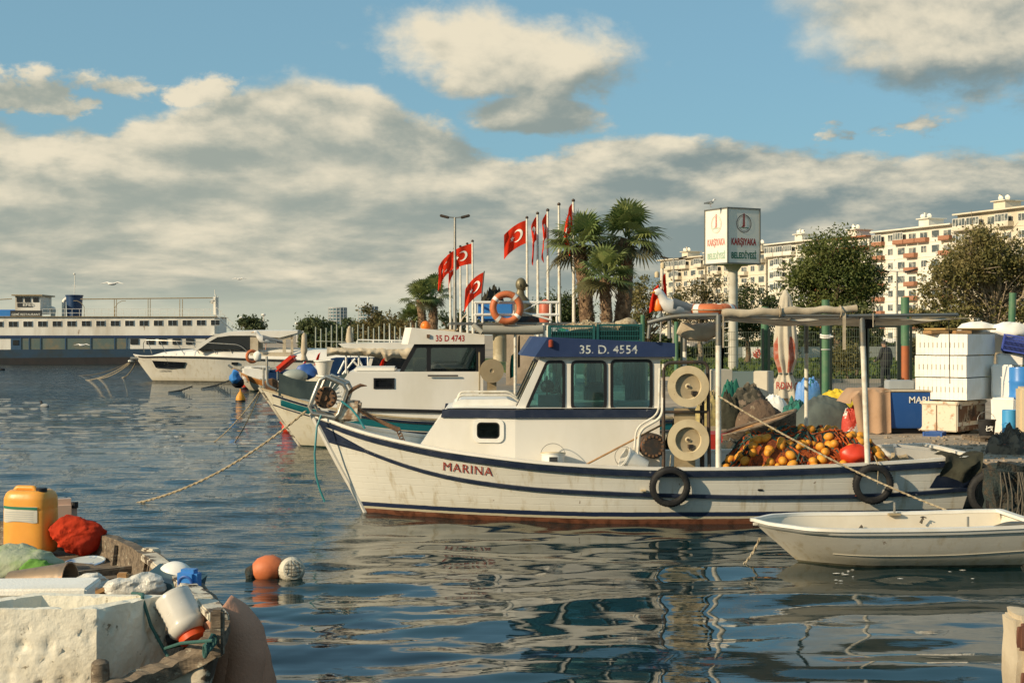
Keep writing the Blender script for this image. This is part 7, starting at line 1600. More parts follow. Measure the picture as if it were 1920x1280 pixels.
MB().tube([(0, 0, 0), (0, 0, zt(700))], .035, 10).build('pole', M['white'], pr_, smooth=True); MB().lathe([(.45, 0), (.45, .08), (.1, .12), (.06, .3), (0, .3)], n=20).build('base', M['concrete'], pr_, smooth=35)

# ================================================================ styrofoam, freezer and the other clutter on the quay
ST = mat('styro_slot', (.50, .46, .38), .9)
def foam_stack(name, label, px_c, Y, py0, py1, th, wl, wr, group='styrofoam box bundles', seed=0):
    """px_c: column of the near vertical edge; wl, wr: widths of the left and right faces"""
    z1, z0 = P(px_c, py0, Y).z, P(px_c, py1, Y).z; e = P(px_c, py1, Y); t = thing(name, label, 'foam boxes', (e.x, Y, z0), R(th), group); h_ = z1 - z0
    # local: near edge at origin, left face runs along (-x), right face along +y
    rng = random.Random(seed); n = 12; mb = MB()
    for i in range(n):
        x = -wl * (i + .5) / n; d = rng.uniform(-.006, .008); mb.rbox((x, wr / 2 + d / 2, h_ / 2), (wl / n - .0008, wr + d, h_ - .008 + rng.uniform(-.006, .004)), .003)
    mb.build('foam_boxes', M['styro'], t)
    mb = MB()
    for i in range(n - 1): mb.box((-wl * (i + 1) / n, -.004, h_ * .48), (.014, .016, h_ * .24))
    mb.build('slot', ST, t); return t
# the stack turns its broad sunlit face to the left, the narrow one to the right
fr = GY(1797, 28.2)
for (a, b, px, lb) in ((626, 666, 1814, 'topmost white foam bundle of the stack on the rusty freezer'), (667, 708, 1812, 'middle white foam bundle of the stack on the rusty freezer'), (709, 751, 1813, 'lowest white foam bundle, lying directly on the rusty freezer')):
    foam_stack('foam_bundle', lb, px, 28.0, a, b, -40, 1.07, 1.42, seed=a)
fz = thing('chest_freezer', 'old rusty white chest freezer carrying the stack of foam boxes', 'freezer', P(1795, 813, 28.0), R(-40)); RW = mat('rusty_white', (.70, .62, .48), .6, c2=(.40, .20, .09), nscale=6, namp=.8, thr=(.52, .66), c3=(.26, .10, .04), n3=3, thr3=(.60, .66), bump=.004)
zf0 = P(1795, 813, 28).z; hf = P(1795, 753, 28).z - zf0
MB().rbox((-.43, .74, hf / 2), (.84, 1.46, hf - .06), .02).build('cabinet', RW, fz); MB().rbox((-.43, .74, hf - .04), (.90, 1.52, .07), .02).build('lid', RW, fz)
mb = MB(); mb.box((-.004, .74, hf * .60), (.012, 1.3, hf * .5)); mb.box((-.004, .74, hf * .14), (.014, 1.4, .10)); mb.build('rust_panel', mat('rust_panel', (.16, .075, .035), .85, c2=(.45, .36, .24), nscale=3, namp=1, thr=(.5, .62), c3=(.05, .03, .02), n3=2, thr3=(.55, .66)), fz)
mb = MB(); mb.lathe([(0, 0), (.05, 0), (.05, .02), (0, .02)], (.0, .14, hf * .84), 12, Matrix.Rotation(R(90), 4, 'Y')); mb.build('dial', M['galv'], fz); MB().box((-.43, .01, hf * .5), (.02, .012, hf * .9)).build('seam', M['rust'], fz)
mb = MB(); q = P(1752, 815, 28.0); fish_crate('fish_crate', 'small blue crate propping up the left end of the rusty freezer', M['blue'], (q.x, 28.0, QZ), (.36, .4, max(.08, zf0 - QZ - .01)), R(-28))
MB().rbox((0, 0, 0), (.30, .3, max(.08, zf0 - QZ) / 1), .02).build('brick_block', M['concrete_wall'], label='dark block under the right end of the rusty freezer', cat='block').location = (P(1830, 0, 28.6).x, 28.7, QZ + (zf0 - QZ) / 2)
for (px, py, w_, Y, rz, m, lb) in ((1755, 621, .42, 28.5, .3, 'wood', 'left wooden board piece on top of the foam stack'), (1800, 621, .36, 28.6, .2, 'wood', 'right wooden block on top of the foam stack')):
    q = P(px, py, Y); MB().rbox((0, 0, 0), (w_, .3, .07), .01).build('wooden_block', M[m], label=lb, cat='wood').location = (q.x, Y, P(1813, 626, 28).z + .035 + .0); COL.objects[-1].rotation_euler = (0, 0, rz)
o = MB().rbox((0, 0, 0), (1.25, .7, .035), .008).build('board', mat('yellow_board', (.46, .30, .11), .7, c2=(.36, .24, .10), nscale=3), label='yellowish board lying across the wooden blocks', cat='board'); o.location = (P(1800, 0, 29).x, 29.0, P(1813, 626, 28).z + .10); o.rotation_euler = (0, 0, .35)
mb = MB(); a = P(1779, 600, 27.6); mb.tube([a, P(1780, 650, 27.7), P(1781, 719, 27.75)], .009, 5); mb.build('cable', M['black'], label='thin black cable hanging down in front of the foam stack', cat='cable', at=P(1781, 719, 27.75))
# right of the stack
for (px, py0, py1, Y, th, wl, wr, lb) in ((1880, 683, 748, 28.8, 20, .42, .6, 'two white foam boxes standing upright right of the stack'), (1882, 745, 812, 28.3, 22, .45, .5, 'white foam box with rounded shoulders above the black bucket'), (1893, 662, 686, 29.2, 15, .5, .6, 'small white foam box under the blue crate'), (1868, 616, 660, 30.2, 24, .6, .8, 'white foam box behind the stack, below the white bags')):
    z0 = P(px, py1, Y).z; h_ = P(px, py0, Y).z - z0; o = MB().rbox((0, 0, h_ / 2), (wl, wr, h_), .03, seg=2, jit=.012).build('foam_box', M['styro'], label=lb, cat='foam box', smooth=35); o.location = (P(px, 0, Y).x, Y, z0); o.rotation_euler = (0, 0, R(-th))
for (px, py, sx, sz, Y, lb) in ((1835, 618, .9, .16, 29.6, 'left white plastic bag bulging on top of the foam boxes'), (1895, 622, .9, .20, 29.4, 'right white plastic bag on the foam boxes above the blue crate')):
    q = P(px, py, Y); MB().ball((0, 0, 0), .5, 18, (sx, .6, sz * 2)).jitter(.06, 6).build('plastic_bag', M['styro'], smooth=True, label=lb, cat='bag').location = q
q = P(1908, 645, 28.9); t = fish_crate('fish_crate', 'blue plastic crate tilted on the foam boxes at the right edge', M['crate_blue'], (q.x, 28.9, q.z - .2), (.62, .42, .34), R(25)); t.rotation_euler = (R(-8), R(10), R(-25))
def drum(name, label, px, py0, py1, Y, r, m, cat='drum', lidm=None, ribs=2):
    z0, z1 = P(px, py1, Y).z, P(px, py0, Y).z; h_ = z1 - z0; t = thing(name, label, cat, (P(px, 0, Y).x, Y, z0)); pf = [(0, 0), (r * .95, 0), (r, .03)]
    for k in range(1, ribs + 1): z = h_ * k / (ribs + 1); pf += [(r, z - .03), (r * 1.04, z), (r, z + .03)]
    pf += [(r, h_ - .03), (r * .97, h_), (r * .88, h_), (r * .86, h_ * .9), (0, h_ * .9)]; MB().lathe(pf, n=28).build('drum_body', m, t, smooth=50); return t
drum('drum', 'bright blue drum with a rope handle at the right picture edge', 1915, 688, 770, 28.5, .26, M['blue_bright'])
drum('drum', 'tall light blue barrel left of the beige board', 1893, 768, 824, 27.2, .14, mat('light_blue', (.05, .30, .60), .5), ribs=1)
q = GY(1850, 26.8); bk = bucket('bucket', 'black bucket with smeared white paint standing on the pallet', (q.x, q.y, P(0, 816, 26.8).z), .165, .30, M['rubber'])
mb = MB(); mb = MB(); rng = random.Random(4)
for k in range(8): mb.tube([(rng.uniform(-.08, .08), -.155, rng.uniform(.08, .2)) for _ in range(2)], .008, 4)
mb.build('paint_smear', M['white'], bk)
pl = thing('pallet', 'grey wooden pallet under the black bucket', 'pallet', (P(1858, 0, 26.8).x, 26.8, QZ), R(8))
mb = MB(); ph = P(0, 816, 26.8).z - QZ
for k in range(4): mb.box((0, -.3 + .2 * k, ph - .012), (.8, .13, .022))
mb.build('top_boards', M['old_wood'], pl); mb = MB()
for k in (-.35, 0, .35): mb.box((k, 0, (ph - .03) / 2), (.09, .75, ph - .03))
mb.build('stringers', M['old_wood'], pl)
o = MB().rbox((0, 0, .5), (.75, .9, 1.02), .04).build('cabinet', mat('beige_panel', (.62, .50, .33), .7, c2=(.54, .42, .27), nscale=1.5), label='beige panelled box cut by the right picture edge', cat='box'); o.location = (P(1948, 0, 26.5).x, 26.5, QZ + .0); o.rotation_euler = (0, 0, R(-15))
c = GY(1897, 23.9); heap('net_heap', 'heap of grey net and rope with an orange strand on the quay at the right', 'net', (c.x, c.y, QZ), (.95, .7, .34), mat('net_grey', (.17, .14, .10), .9, c2=(.07, .06, .05), nscale=8, namp=1, thr=(.4, .6), c3=(.42, .10, .04), n3=4, thr3=(.62, .66)), 21, .4, 50, 40, M['dark_rope'], freq=3.5)
# the pool-like blue tank with the tan cover
dk_ = thing('fish_tank', 'blue round ended tank lettered MARI, half under a tan cover', 'tank', GY(1690, 28.9)); zb_ = P(0, 800, 28.9).z - QZ; zt_ = P(0, 733, 28.9).z - QZ
mb = MB(); prof_ = rrect(-.66, .66, -.42, .42, .22, 6)
for zz in (zb_, zb_ + .04, zt_ - .03, zt_):
    kk = .96 if zz in (zb_, ) else 1
    mb.v += [(a * kk, b * kk, zz) for a, b in prof_]
n = len(prof_)
for j in range(3): mb.f += [(j * n + i, j * n + (i + 1) % n, (j + 1) * n + (i + 1) % n, (j + 1) * n + i) for i in range(n)]
mb.f.append(tuple(range(n))[::-1]); mb.f.append(tuple(3 * n + i for i in range(n))); mb.build('tank_body', mat('tank_blue', (.015, .075, .26), .45, c2=(.03, .10, .30), nscale=2), dk_, smooth=35)
mb = MB(); mb.rbox((0, 0, zt_ + .015), (1.36, .88, .05), .02); mb.build('tank_rim', M['canvas'], dk_)
mb = MB(); mb.box((.1, 0, zb_ / 2), (.9, .6, zb_ - .01)); mb.build('tank_foot', M['black'], dk_)
lettering('MARI', (.40, .13), lambda a, b: Vector((.04 + a, -.426, zt_ - .22 + b)), M['signal_white'], dk_, bold=.01)
def cov(u, v):
    x = -1.0 + .66 * u; xx = x - (.28 * max(0, v - .3)) * (1 - u) ; w_ = v * 2 - 1
    if v < .42: y, z = -.46 - .04 * math.sin(u * 12) - (.42 - v) * .15, zt_ + .04 - (.42 - v) / .42 * (zt_ + .02)
    else: y = -.46 + (v - .42) / .58 * .95; z = zt_ + .05
    z -= max(0, .34 - u) ** 2 * 2.4 * (v > .42) + (max(0, .34 - u) ** 2 * 2.4 * v if v <= .42 else 0); x = xx - .10 * math.sin(v * 3) * (u < .3)
    return Vector((x, y, max(.02, z) + .012 * math.sin(u * 20 + v * 9)))
MB().grid(cov, 30, 30).build('tank_cover', cloth('tan_cover', (.46, .30, .19), (.36, .22, .13), .08, 2, .6, bump=.015, bscale=5), dk_, smooth=True)
MB().rbox((0, 0, .08), (.52, .4, .19), .02).build('tub', mat('grey_tub', (.36, .39, .40), .5), label='pale grey plastic tub standing on the blue lettered tank', cat='tub').location = (P(1686, 0, 29).x, 29.0, QZ + zt_ + .045)
# mounds behind the deck canopy
def mound(name, label, cat, px, pybase, pytop, wpx, m, seed, Y=None, rough=.2, dep=.6, ropes=0, pw=.5, freq=2.4, rm=None, lift=None):
    Y = Y or (H - QZ) * F / (pybase - HZ); z0 = QZ if lift is None else lift; h_ = P(px, pytop, Y).z - z0; w_ = wpx * Y / F
    return heap(name, label, cat, (P(px, 0, Y).x, Y + w_ * dep / 2 * .6, z0), (w_, w_ * dep, h_), m, seed, rough, 56, ropes, rm or M['dark_rope'], freq=freq, pw=pw)
CAM = mat('camo', (.10, .085, .06), .9, c2=(.045, .042, .03), nscale=4.5, namp=1, thr=(.48, .52), bump=.03, bscale=8, c3=(.20, .15, .11), n3=3.5, thr3=(.56, .58)); CAM2 = mat('brown_camo', (.15, .10, .065), .9, c2=(.09, .06, .04), nscale=3.0, namp=1, thr=(.49, .53), bump=.02, c3=(.27, .22, .15), n3=4, thr3=(.60, .62))
mound('tarpaulin_heap', 'camouflage tarpaulin heap left of the closed parasol', 'tarpaulin', 1408, 800, 728, 100, CAM, 1, 30.5, rough=.25)
mound('tarpaulin_heap', 'smooth brown patterned tarpaulin mound in front of the camouflage one', 'tarpaulin', 1428, 800, 751, 92, CAM2, 2, 29.6, rough=.10)
mound('tarpaulin_heap', 'dark cloth heap between the right net reel and the camouflage heap', 'tarpaulin', 1368, 800, 745, 52, M['olive_cloth'], 3, 30, rough=.3)
mound('tarpaulin_heap', 'large smooth grey tarpaulin mound behind the middle canopy post', 'tarpaulin', 1550, 805, 747, 128, M['grey_canvas'], 4, 29.6, rough=.10, pw=.6)
mound('yellow_tarpaulin', 'bright yellow tarpaulin folded behind the grey mound', 'tarpaulin', 1578, 775, 734, 100, mat('yellow', (.70, .50, .03), .6, c2=(.55, .36, .02), nscale=4), 5, 34, rough=.18, pw=.3)
mound('blue_bag', 'blue tarpaulin bag tied up beside the closed parasol', 'bag', 1518, 780, 709, 50, mat('blue_tarp', (.08, .25, .60), .5, c2=(.25, .38, .65), nscale=3, bump=.02, bscale=6), 6, 34.5, rough=.18, pw=.22, ropes=5, rm=M['green_paint'], freq=1.6)
mound('green_net', 'green net bundle under the parasol skirt', 'net', 1495, 790, 752, 56, mat('net_sea_green', (.02, .20, .15), .8, c2=(.03, .10, .09), nscale=7, namp=1), 7, 32, rough=.45, ropes=16, rm=M['green_rope'])
mound('red_tarpaulin', 'crumpled red and white tarpaulin between the grey mound and the tan cover', 'tarpaulin', 1602, 810, 765, 50, mat('red_tarp', (.50, .05, .03), .6, c2=(.62, .60, .55), nscale=2.2, namp=1, thr=(.54, .56), bump=.02), 8, 29.2, rough=.35, pw=.4)
mound('green_net', 'dark green net bundle left of the camouflage heap', 'net', 1372, 775, 717, 50, mat('net_bottle_green', (.01, .12, .085), .8), 9, 33, rough=.18)
mound('net_heap', 'pale yellow net heap glimpsed behind the net reels', 'net', 1330, 790, 742, 60, mat('net_yellow', (.45, .36, .14), .85, c2=(.25, .20, .1), nscale=8, namp=1), 10, 31, rough=.35, ropes=20, rm=M['rope'])
mound('white_tarpaulin', 'white cover heap between the camouflage heap and the parasol foot', 'tarpaulin', 1452, 785, 742, 60, M['styro'], 11, 33, rough=.2)
mound('rock_fill', 'stony heap between the foam bundles and the tank', 'rubble', 1640, 760, 744, 60, M['concrete'], 12, 36, rough=.2)
for (px0, px1, py0, py1, Y, rz, m, lb) in ((1326, 1368, 692, 740, 35, .25, 'cream_plastic', 'cream box right behind the upper net reel'), (1418, 1446, 695, 735, 36, -.5, 'styro', 'white tilted foam board left of the parasol skirt'), (1368, 1420, 696, 728, 46, 0, 'grey_plastic', 'grey blue container panel behind the cream box')):
    z1, z0 = P(0, py0, Y).z, QZ; w_ = (px1 - px0) * Y / F; o = MB().rbox((0, 0, (z1 - z0) / 2), (w_, .5, z1 - z0), .02).build('box', mat('box_paint', (.55, .50, .40) if m != 'grey_plastic' else (.14, .19, .19), .7, nscale=2), label=lb, cat='box'); o.location = (P((px0 + px1) / 2, 0, Y).x, Y, z0); o.rotation_euler = (0, .0, rz)
# small varnished rowboat lying behind the near boat
RF = Frame(0, 0, 0, 0); rb = thing('rowboat', 'small varnished wooden rowboat lying behind the orange net heap', 'rowboat', P(1430, 800, 26.0), 0)
def rbp(px, py, Y=26.0): return P(px, py, Y) - rb.location
mb = MB()
def rbs(u, v, off=0):
    px = 1352 + 140 * u; top = float(np.interp(u, [0, .3, .7, 1], [815, 803, 786, 769])); w_ = .42 * math.sin(math.pi * min(1, .12 + u * .86)) ** .6 * (1 if u < .97 else .5); c = rbp(px, top); s_ = v * 2 - 1
    return Vector((c.x, c.y + s_ * (w_ + off), c.z - .30 * (1 - abs(s_) ** 2.2) - off))
mb.grid(rbs, 30, 14); mb.build('hull', M['wood'], rb, smooth=True)
mb = MB()
for v in (0, 1): mb.tube([rbs(i / 24, v) for i in range(25)], .03, 6)
mb.build('gunwale', M['old_wood'], rb, smooth=True); mb = MB(); mb.grid(lambda u, v: rbs(u, v, .02) - Vector((0, 0, .05 * (1 - abs(v * 2 - 1)))), 30, 14); mb.build('outer_planking', M['old_wood'], rb, smooth=True)
mb = MB(); mb.add([tuple(rbs(.45, 0) + Vector((0, .0, -.02))), tuple(rbs(.98, 0) + Vector((0, 0, -.02))), tuple(rbs(.98, 1) + Vector((0, 0, -.02))), tuple(rbs(.45, 1) + Vector((0, 0, -.02)))], [(0, 1, 2, 3)]); mb.build('foredeck', M['wood'], rb)
c = rb.location + rbs(.2, .5); heap('chain_heap', 'heap of rusty chain in the varnished rowboat', 'chain', (c.x, c.y - .2, c.z - .05), (.7, .6, .22), M['net_dark'], 14, .5, 40, 30, M['grey_metal'])
MB().rbox((0, 0, 0), (1.9, 1.2, .5), .1).build('red_boat_side', M['red_paint'], label='dark red boat side glimpsed below the varnished rowboat', cat='boat').location = P(1375, 836, 26.4)
# tyres and weedy bollard block on the quay corner
tyre('tyre', 'big black tyre fender on the quay wall right of the near boat stern', P(1858, 926, 20.1).x, 20.05, P(0, 924, 20.1).z, .33, rz=R(-10), group='tyres on the quay wall')
tyre('tyre', 'black tyre lying on the quay wall behind the dark net bundle', P(1884, 938, 20.0).x, 20.0, P(0, 940, 20.1).z, .30, rz=R(20), group='tyres on the quay wall')
mb = MB(); mb.rbox((0, 0, 0), (.85, .55, .75), .12, jit=.12, seg=6); mb.jitter(.05, 9); q = P(1914, 921, 19.8); o = mb.build('net_bundle', M['net_dark'], label='black weedy net bundle hanging over the quay corner', cat='net', smooth=50); o.location = q
mb = MB(); rng = random.Random(2)
for k in range(26):
    x = rng.uniform(-.42, .42); mb.tube([(x, -.33, .30), (x + rng.uniform(-.05, .05), -.40, .0), (x + rng.uniform(-.1, .1), -.36, -.36)], .012, 5)
mb.build('rope', M['dark_rope'], o, smooth=True)
mb = MB()
for k in range(9): a = P(1836, 872 + k * 2.5, 20.9); mb.tube([a, a.lerp(P(1905, 888 + k * 2, 20.4), .5) + Vector((0, 0, -.05 - .01 * k)), P(1905, 884 + k * 3, 20.3)], .010, 5)
mb.build('mooring_rope', M['dark_rope'], label='bundle of dark mooring lines from the near boat stern to the quay', cat='rope', smooth=True, at=P(1905, 890, 20.3))
# stones and crumbs on the quay
rng = random.Random(8); mb = MB()
for k in range(420):
    px = rng.uniform(1660, 1960); Y = rng.uniform(20.5, 28); s_ = rng.uniform(.008, .035); q = GY(px, Y); mb.rbox(q + Vector((0, 0, s_ * .3)), (s_ * 2, s_ * 1.5, s_), .0, rz=rng.random() * 3)
mb.build('gravel', M['concrete'], kind='stuff', label='crumbs and pebbles scattered on the quay surface')

# ================================================================ the white dinghy at the right
DF = Frame(4.6, 16.9, 0, 1.5)
dg_ = thing('dinghy', 'small white plastic dinghy lying empty in front of the near boat stern', 'dinghy', DF.o, DF.th)
dh = hull_from_px(DF, [(1440, 984), (1508, 993), (1655, 996), (1806, 994), (1930, 988)], (1411, 974), (1500, 1060), (1958, 985), (1950, 1050), .76, -.22, ue=.36, ta=.05, pl=1.15, ph=3.2, flare=.30, vb=.45)
dh.build(dg_, M['hull_dinghy'], mat('dinghy_inside', (.62, .56, .45), .5, c2=(.50, .44, .34), nscale=2), M['white'], deck=.30, deck_bow=.06, cap=(.09, .03), nu=50)
dh.rail(dg_, lambda x: dh.sheer(x) - .03, dh.ends(1)[0] + .01, dh.ends(1)[1] - .01, .06, .022, M['white'], 'rim')
dh.rail(dg_, lambda x: dh.sheer(x) - .27 - .04 * math.sin((x - dh.ends(1)[0]) * .9), dh.ends(.4)[0] + .35, dh.ends(1)[1] - .05, .02, .012, mat('chine', (.42, .39, .32), .6), 'chine')
for i, (px, py, y) in enumerate(((1815, 993, -.70), (1677, 964, .66))):
    q = DF.L(px, py, y); MB().rbox(q + Vector((0, 0, .0)), (.16, .07, .03), .008).build('rowlock', M['cream_dirty'], dg_); MB().tube([q, q + Vector((.0, 0, .15))], .014, 8).build('rowlock_pin', M['galv'], dg_, smooth=True)
mb = MB()
for px, py in ((1615, 984), (1731, 968)): q = DF.L(px, py, .60); [mb.tube([q, q + Vector((random.Random(k + px).uniform(-.05, .05), -.02, random.Random(k * 3 + px).uniform(-.10, .03)))], .008, 4) for k in range(6)]
mb.build('rope_knot', M['dark_rope'], dg_)
q = DF.L(1880, 990, -.72); mb = MB(); mb.tube(arcpts([q + Vector((-.12, 0, .0)), q + Vector((.05, 0, .06)), q + Vector((.35, .05, .05)), q + Vector((.7, .1, -.05))], .15), .022, 8); mb.build('grey_hose', M['grey_metal'], dg_, smooth=True)
sagrope('painter', 'frayed rope from the dinghy bow down into the water', DF.mw @ DF.L(1425, 1008, 0), G(1388, 1062, -.02), .016, M['rope'], .05)
rng = random.Random(12); mb = MB()
for k in range(24):
    q = G(rng.uniform(1560, 1830), rng.uniform(1068, 1077) if k % 4 else rng.uniform(1074, 1090), .002); mb.lathe([(0, .004), (rng.uniform(.006, .03), .0)], (q.x, q.y, .005), 7, sx=1.6, sy=.6)
mb.build('flotsam', M['styro'], kind='stuff', label='white scum and crumbs floating along the dinghy waterline')

# ================================================================ buoys right of the old boat
t = thing('buoy', 'faded orange buoy with black weedy end floating near the old wooden boat', 'buoy', G(503, 1082, 0), R(6)); MB().lathe([(0, -.17), (.09, -.16), (.14, -.10), (.16, -.01), (.15, .08), (.10, .15), (0, .17)], (.0, 0, .09), 20, Matrix.Rotation(R(82), 4, 'Y')).build('float_body', M['orange_ring'], t, smooth=True); MB().ball((-.19, 0, .04), .10, 10, (.7, 1, 1)).jitter(.03, 14).build('weed', M['net_dark'], t, smooth=True)
t = thing('buoy', 'round white buoy wrapped in netting floating right of the orange one', 'buoy', G(546, 1084, 0)); MB().lathe([(0, -.13), (.10, -.125), (.14, -.07), (.145, .05), (.11, .11), (0, .13)], (0, 0, .09), 20, Matrix.Rotation(R(75), 4, 'X') @ Matrix.Rotation(R(20), 4, 'Y')).build('float_body', mat('buoy_white', (.62, .57, .46), .8, c2=(.34, .30, .22), nscale=6, namp=.8, bump=.01, bscale=45), t, smooth=True)
mb = MB(); 
for k in range(9): mb.torus((0, 0, .09), .147, .0035, Matrix.Rotation(R(20 * k), 4, 'Z') @ ROTX, 20, 4)
for k in range(5): mb.torus((0, 0, .015 + .038 * k), math.sqrt(max(.002, .147 ** 2 - (-.075 + .038 * k) ** 2)), .0035, None, 20, 4)
mb.build('netting', M['dark_rope'], t)

# ================================================================ the old wooden boat in the lower left corner
OB = thing('old_wooden_boat', 'weathered old wooden boat full of fishing clutter in the lower left corner', 'wooden boat', (-3.4, 9.4, 0))
far = [(-260, 968, 1.05), (-100, 976, 1.05), (0, 984, 1.05), (110, 992, 1.05), (195, 1003, 1.05), (282, 1038, 1.05), (345, 1080, 1.05), (398, 1124, 1.05), (428, 1160, 1.05)]
near = [(420, 1192, 1.02), (395, 1216, .96), (345, 1243, .86), (280, 1272, .80), (190, 1300, .76), (60, 1335, .74), (-160, 1380, .74)]
loop = [G(a, b, c) for a, b, c in far + near]; 
for _ in range(3):
    nl = [loop[0]]
    for a, b in zip(loop, loop[1:]): nl += [a.lerp(b, .25), a.lerp(b, .75)]
    loop = nl + [loop[-1]]
NL = len(loop)
cen = Vector((-3.6, 9.3, 0)); rngo = random.Random(3)
def inw(p, d): v = Vector((cen.x - p.x, cen.y - p.y, 0)).normalized(); return p + v * d
mb = MB()
for i, p in enumerate(loop):
    for d, z in ((0, 0), (.10, -.30), (.30, -.75), (.62, -1.25)): q = inw(p, d); mb.v.append((q.x, q.y, p.z + z))
for i in range(NL - 1):
    for k in range(3): a = i * 4 + k; mb.f.append((a, a + 1, a + 5, a + 4))
mb.build('hull', M['old_paint_wood'], OB, world=True, smooth=True)
mb = MB()
for i, p in enumerate(loop):
    w_ = .10 + .012 * math.sin(i * .9); n_ = .005 * math.sin(i * 1.7)
    for d, z in ((-.025, -.05), (-.025, .03 + n_), (w_, .035 + n_), (w_, -.08)): q = inw(p, d); mb.v.append((q.x, q.y, p.z + z))
for i in range(NL - 1):
    for k in range(4): mb.f.append((i * 4 + k, i * 4 + (k + 1) % 4, (i + 1) * 4 + (k + 1) % 4, (i + 1) * 4 + k))
mb.jitter(.012, 9); nfar = int(NL * .36); mb.build('gunwale', M['old_wood'], OB, world=True)
mb = MB(); pts = [G(a, b, 1.09) for a, b in ((292, 1042), (345, 1079), (372, 1104), (398, 1128), (424, 1160))]
for a, b in zip(pts, pts[1:]): d = b - a; mb.rbox(inw((a + b) / 2, .05), (d.length * .96, .12, .05), .01, rz=math.atan2(d.y, d.x), jit=.012, seg=3)
q = G(283, 1052, 1.0); mb.rbox(q + Vector((0, 0, -.02)), (.14, .08, .24), .01, rz=-.6, jit=.01, seg=2); mb.build('painted_rail', M['old_paint_wood'], OB, world=True)
mb = MB()   # inner lining with frames
for i, p in enumerate(loop):
    for d, z in ((.09, -.02), (.14, -.25), (.24, -.50)): q = inw(p, d); mb.v.append((q.x, q.y, p.z + z))
for i in range(NL - 1):
    for k in range(2): a = i * 3 + k; mb.f.append((a, a + 1, a + 4, a + 3))
mb.build('lining', M['old_wood'], OB, world=True)
for i in range(4, NL - 4, 7): p = loop[i]; mb = MB(); mb.tube([inw(p, .12) + Vector((0, 0, -.0)), inw(p, .18) + Vector((0, 0, -.28)), inw(p, .28) + Vector((0, 0, -.5))], .022, 5); mb.build('rib', M['old_wood'], OB, world=True)
fl = [(p.x, p.y) for p in (inw(q, .2) for q in loop)]
mb = MB(); mb.prism(fl, lambda a, b: (a, b, .58), lambda a, b: (a, b, .54)); mb.build('floor', M['old_wood'], OB, world=True)
dk1 = [G(a, b, .92) for a, b in ((-280, 985), (0, 1000), (195, 1018), (275, 1052), (283, 1066), (200, 1080), (0, 1098), (-280, 1120))]
mb = MB(); mb.prism([(p.x, p.y) for p in dk1], lambda a, b: (a, b, .90), lambda a, b: (a, b, .86)); mb.build('raised_deck', M['old_wood'], OB, world=True)
mb = MB(); a, b = G(-280, 1120, .92), G(284, 1064, .92); d = b - a; mb.rbox((a + b) / 2 + Vector((0, 0, -.10)), (d.length, .06, .26), .01, rz=math.atan2(d.y, d.x)); a, b = G(-280, 1150, .75), G(300, 1090, .75); d = b - a; mb.rbox((a + b) / 2, (d.length, .24, .04), .01, rz=math.atan2(d.y, d.x)); mb.build('thwart', M['old_wood'], OB, world=True)
mb = MB(); q = G(188, 1262, .84); mb.lathe([(.045, -.35), (.052, .0), (.048, .06), (.03, .075), (0, .08)], q, 12); mb.build('mooring_post', M['old_wood'], OB, world=True, smooth=35); mb = MB(); q = G(408, 1185, 1.05); mb.rbox(q + Vector((0, 0, .0)), (.07, .07, .26), .012); mb.build('mooring_post', M['old_wood'], OB, world=True, smooth=35)
# rope lashed over the bow gunwale
mb = MB()
for k in range(7): q = G(402 - k * 3, 1196 + k * 4, 1.02); mb.torus(q, .032, .008, Matrix.Rotation(R(60 + k * 9), 4, 'Z') @ ROTX, 14, 5)
mb.tube([G(400, 1200, 1.08), G(340, 1205, .98), G(310, 1215, .9)], .010); mb.build('lashing', M['green_rope'], OB, world=True)
def put(name, label, cat, mb, m, px, py, Y, smooth=True, rot=(0, 0, 0), parent=None):
    o = mb.build(name, m, smooth=smooth, label=label, cat=cat); o.location = P(px, py, Y); o.rotation_euler = rot; return o
# foam block: irregular, hollow top
fbx = thing('foam_box', 'large worn white foam box with chipped walls and a dark rope over it', 'foam box', (-2.6, 8.2, .7))
A, B_ = Vector((-2.345, 8.03, 0)), Vector((-2.06, 8.46, 0)); D_ = A + Vector((-.95, -.03, 0)); C_ = B_ + Vector((-.80, .06, 0)); z0, z1 = .62, 1.15
def shrink(ps, d):
    c = sum(ps, Vector()) / 4; return [p + (c - p).normalized() * d for p in ps]
outr = [A, B_, C_, D_]; inn = shrink(outr, .11); mb = MB(); NS = 44
def wallg(p, q, za, zb_, nz=24): mb.grid(lambda u, v: p.lerp(q, u) + Vector((0, 0, za + (zb_ - za) * v)), NS, nz)
for i in range(4): wallg(outr[i], outr[(i + 1) % 4], z0, z1)
for i in range(4): wallg(inn[i], inn[(i + 1) % 4], z1 - .22, z1, 5)
for i in range(4): a, b, c, d = outr[i], outr[(i + 1) % 4], inn[(i + 1) % 4], inn[i]; mb.grid(lambda u, v: a.lerp(b, u).lerp(d.lerp(c, u), v) + Vector((0, 0, z1)), NS, 3)
mb.add([p + Vector((0, 0, z1 - .22)) for p in inn], [(0, 1, 2, 3)]); vv = []
for v in mb.v:
    p = Vector(v); n_ = mnoise.noise(p * 5) * .006 + mnoise.noise(p * 26) * .0025; c = mnoise.cell(p * 0) ; e = max(0, mnoise.noise(p * 9 + Vector((5, 5, 5))) - .30) * .10 + max(0, mnoise.noise(p * 26 + Vector((2, 5, 5))) - .38) * .06
    cc = Vector((-2.7, 8.25, .9)); vv.append(tuple(p + (cc - p).normalized() * (e - n_)))
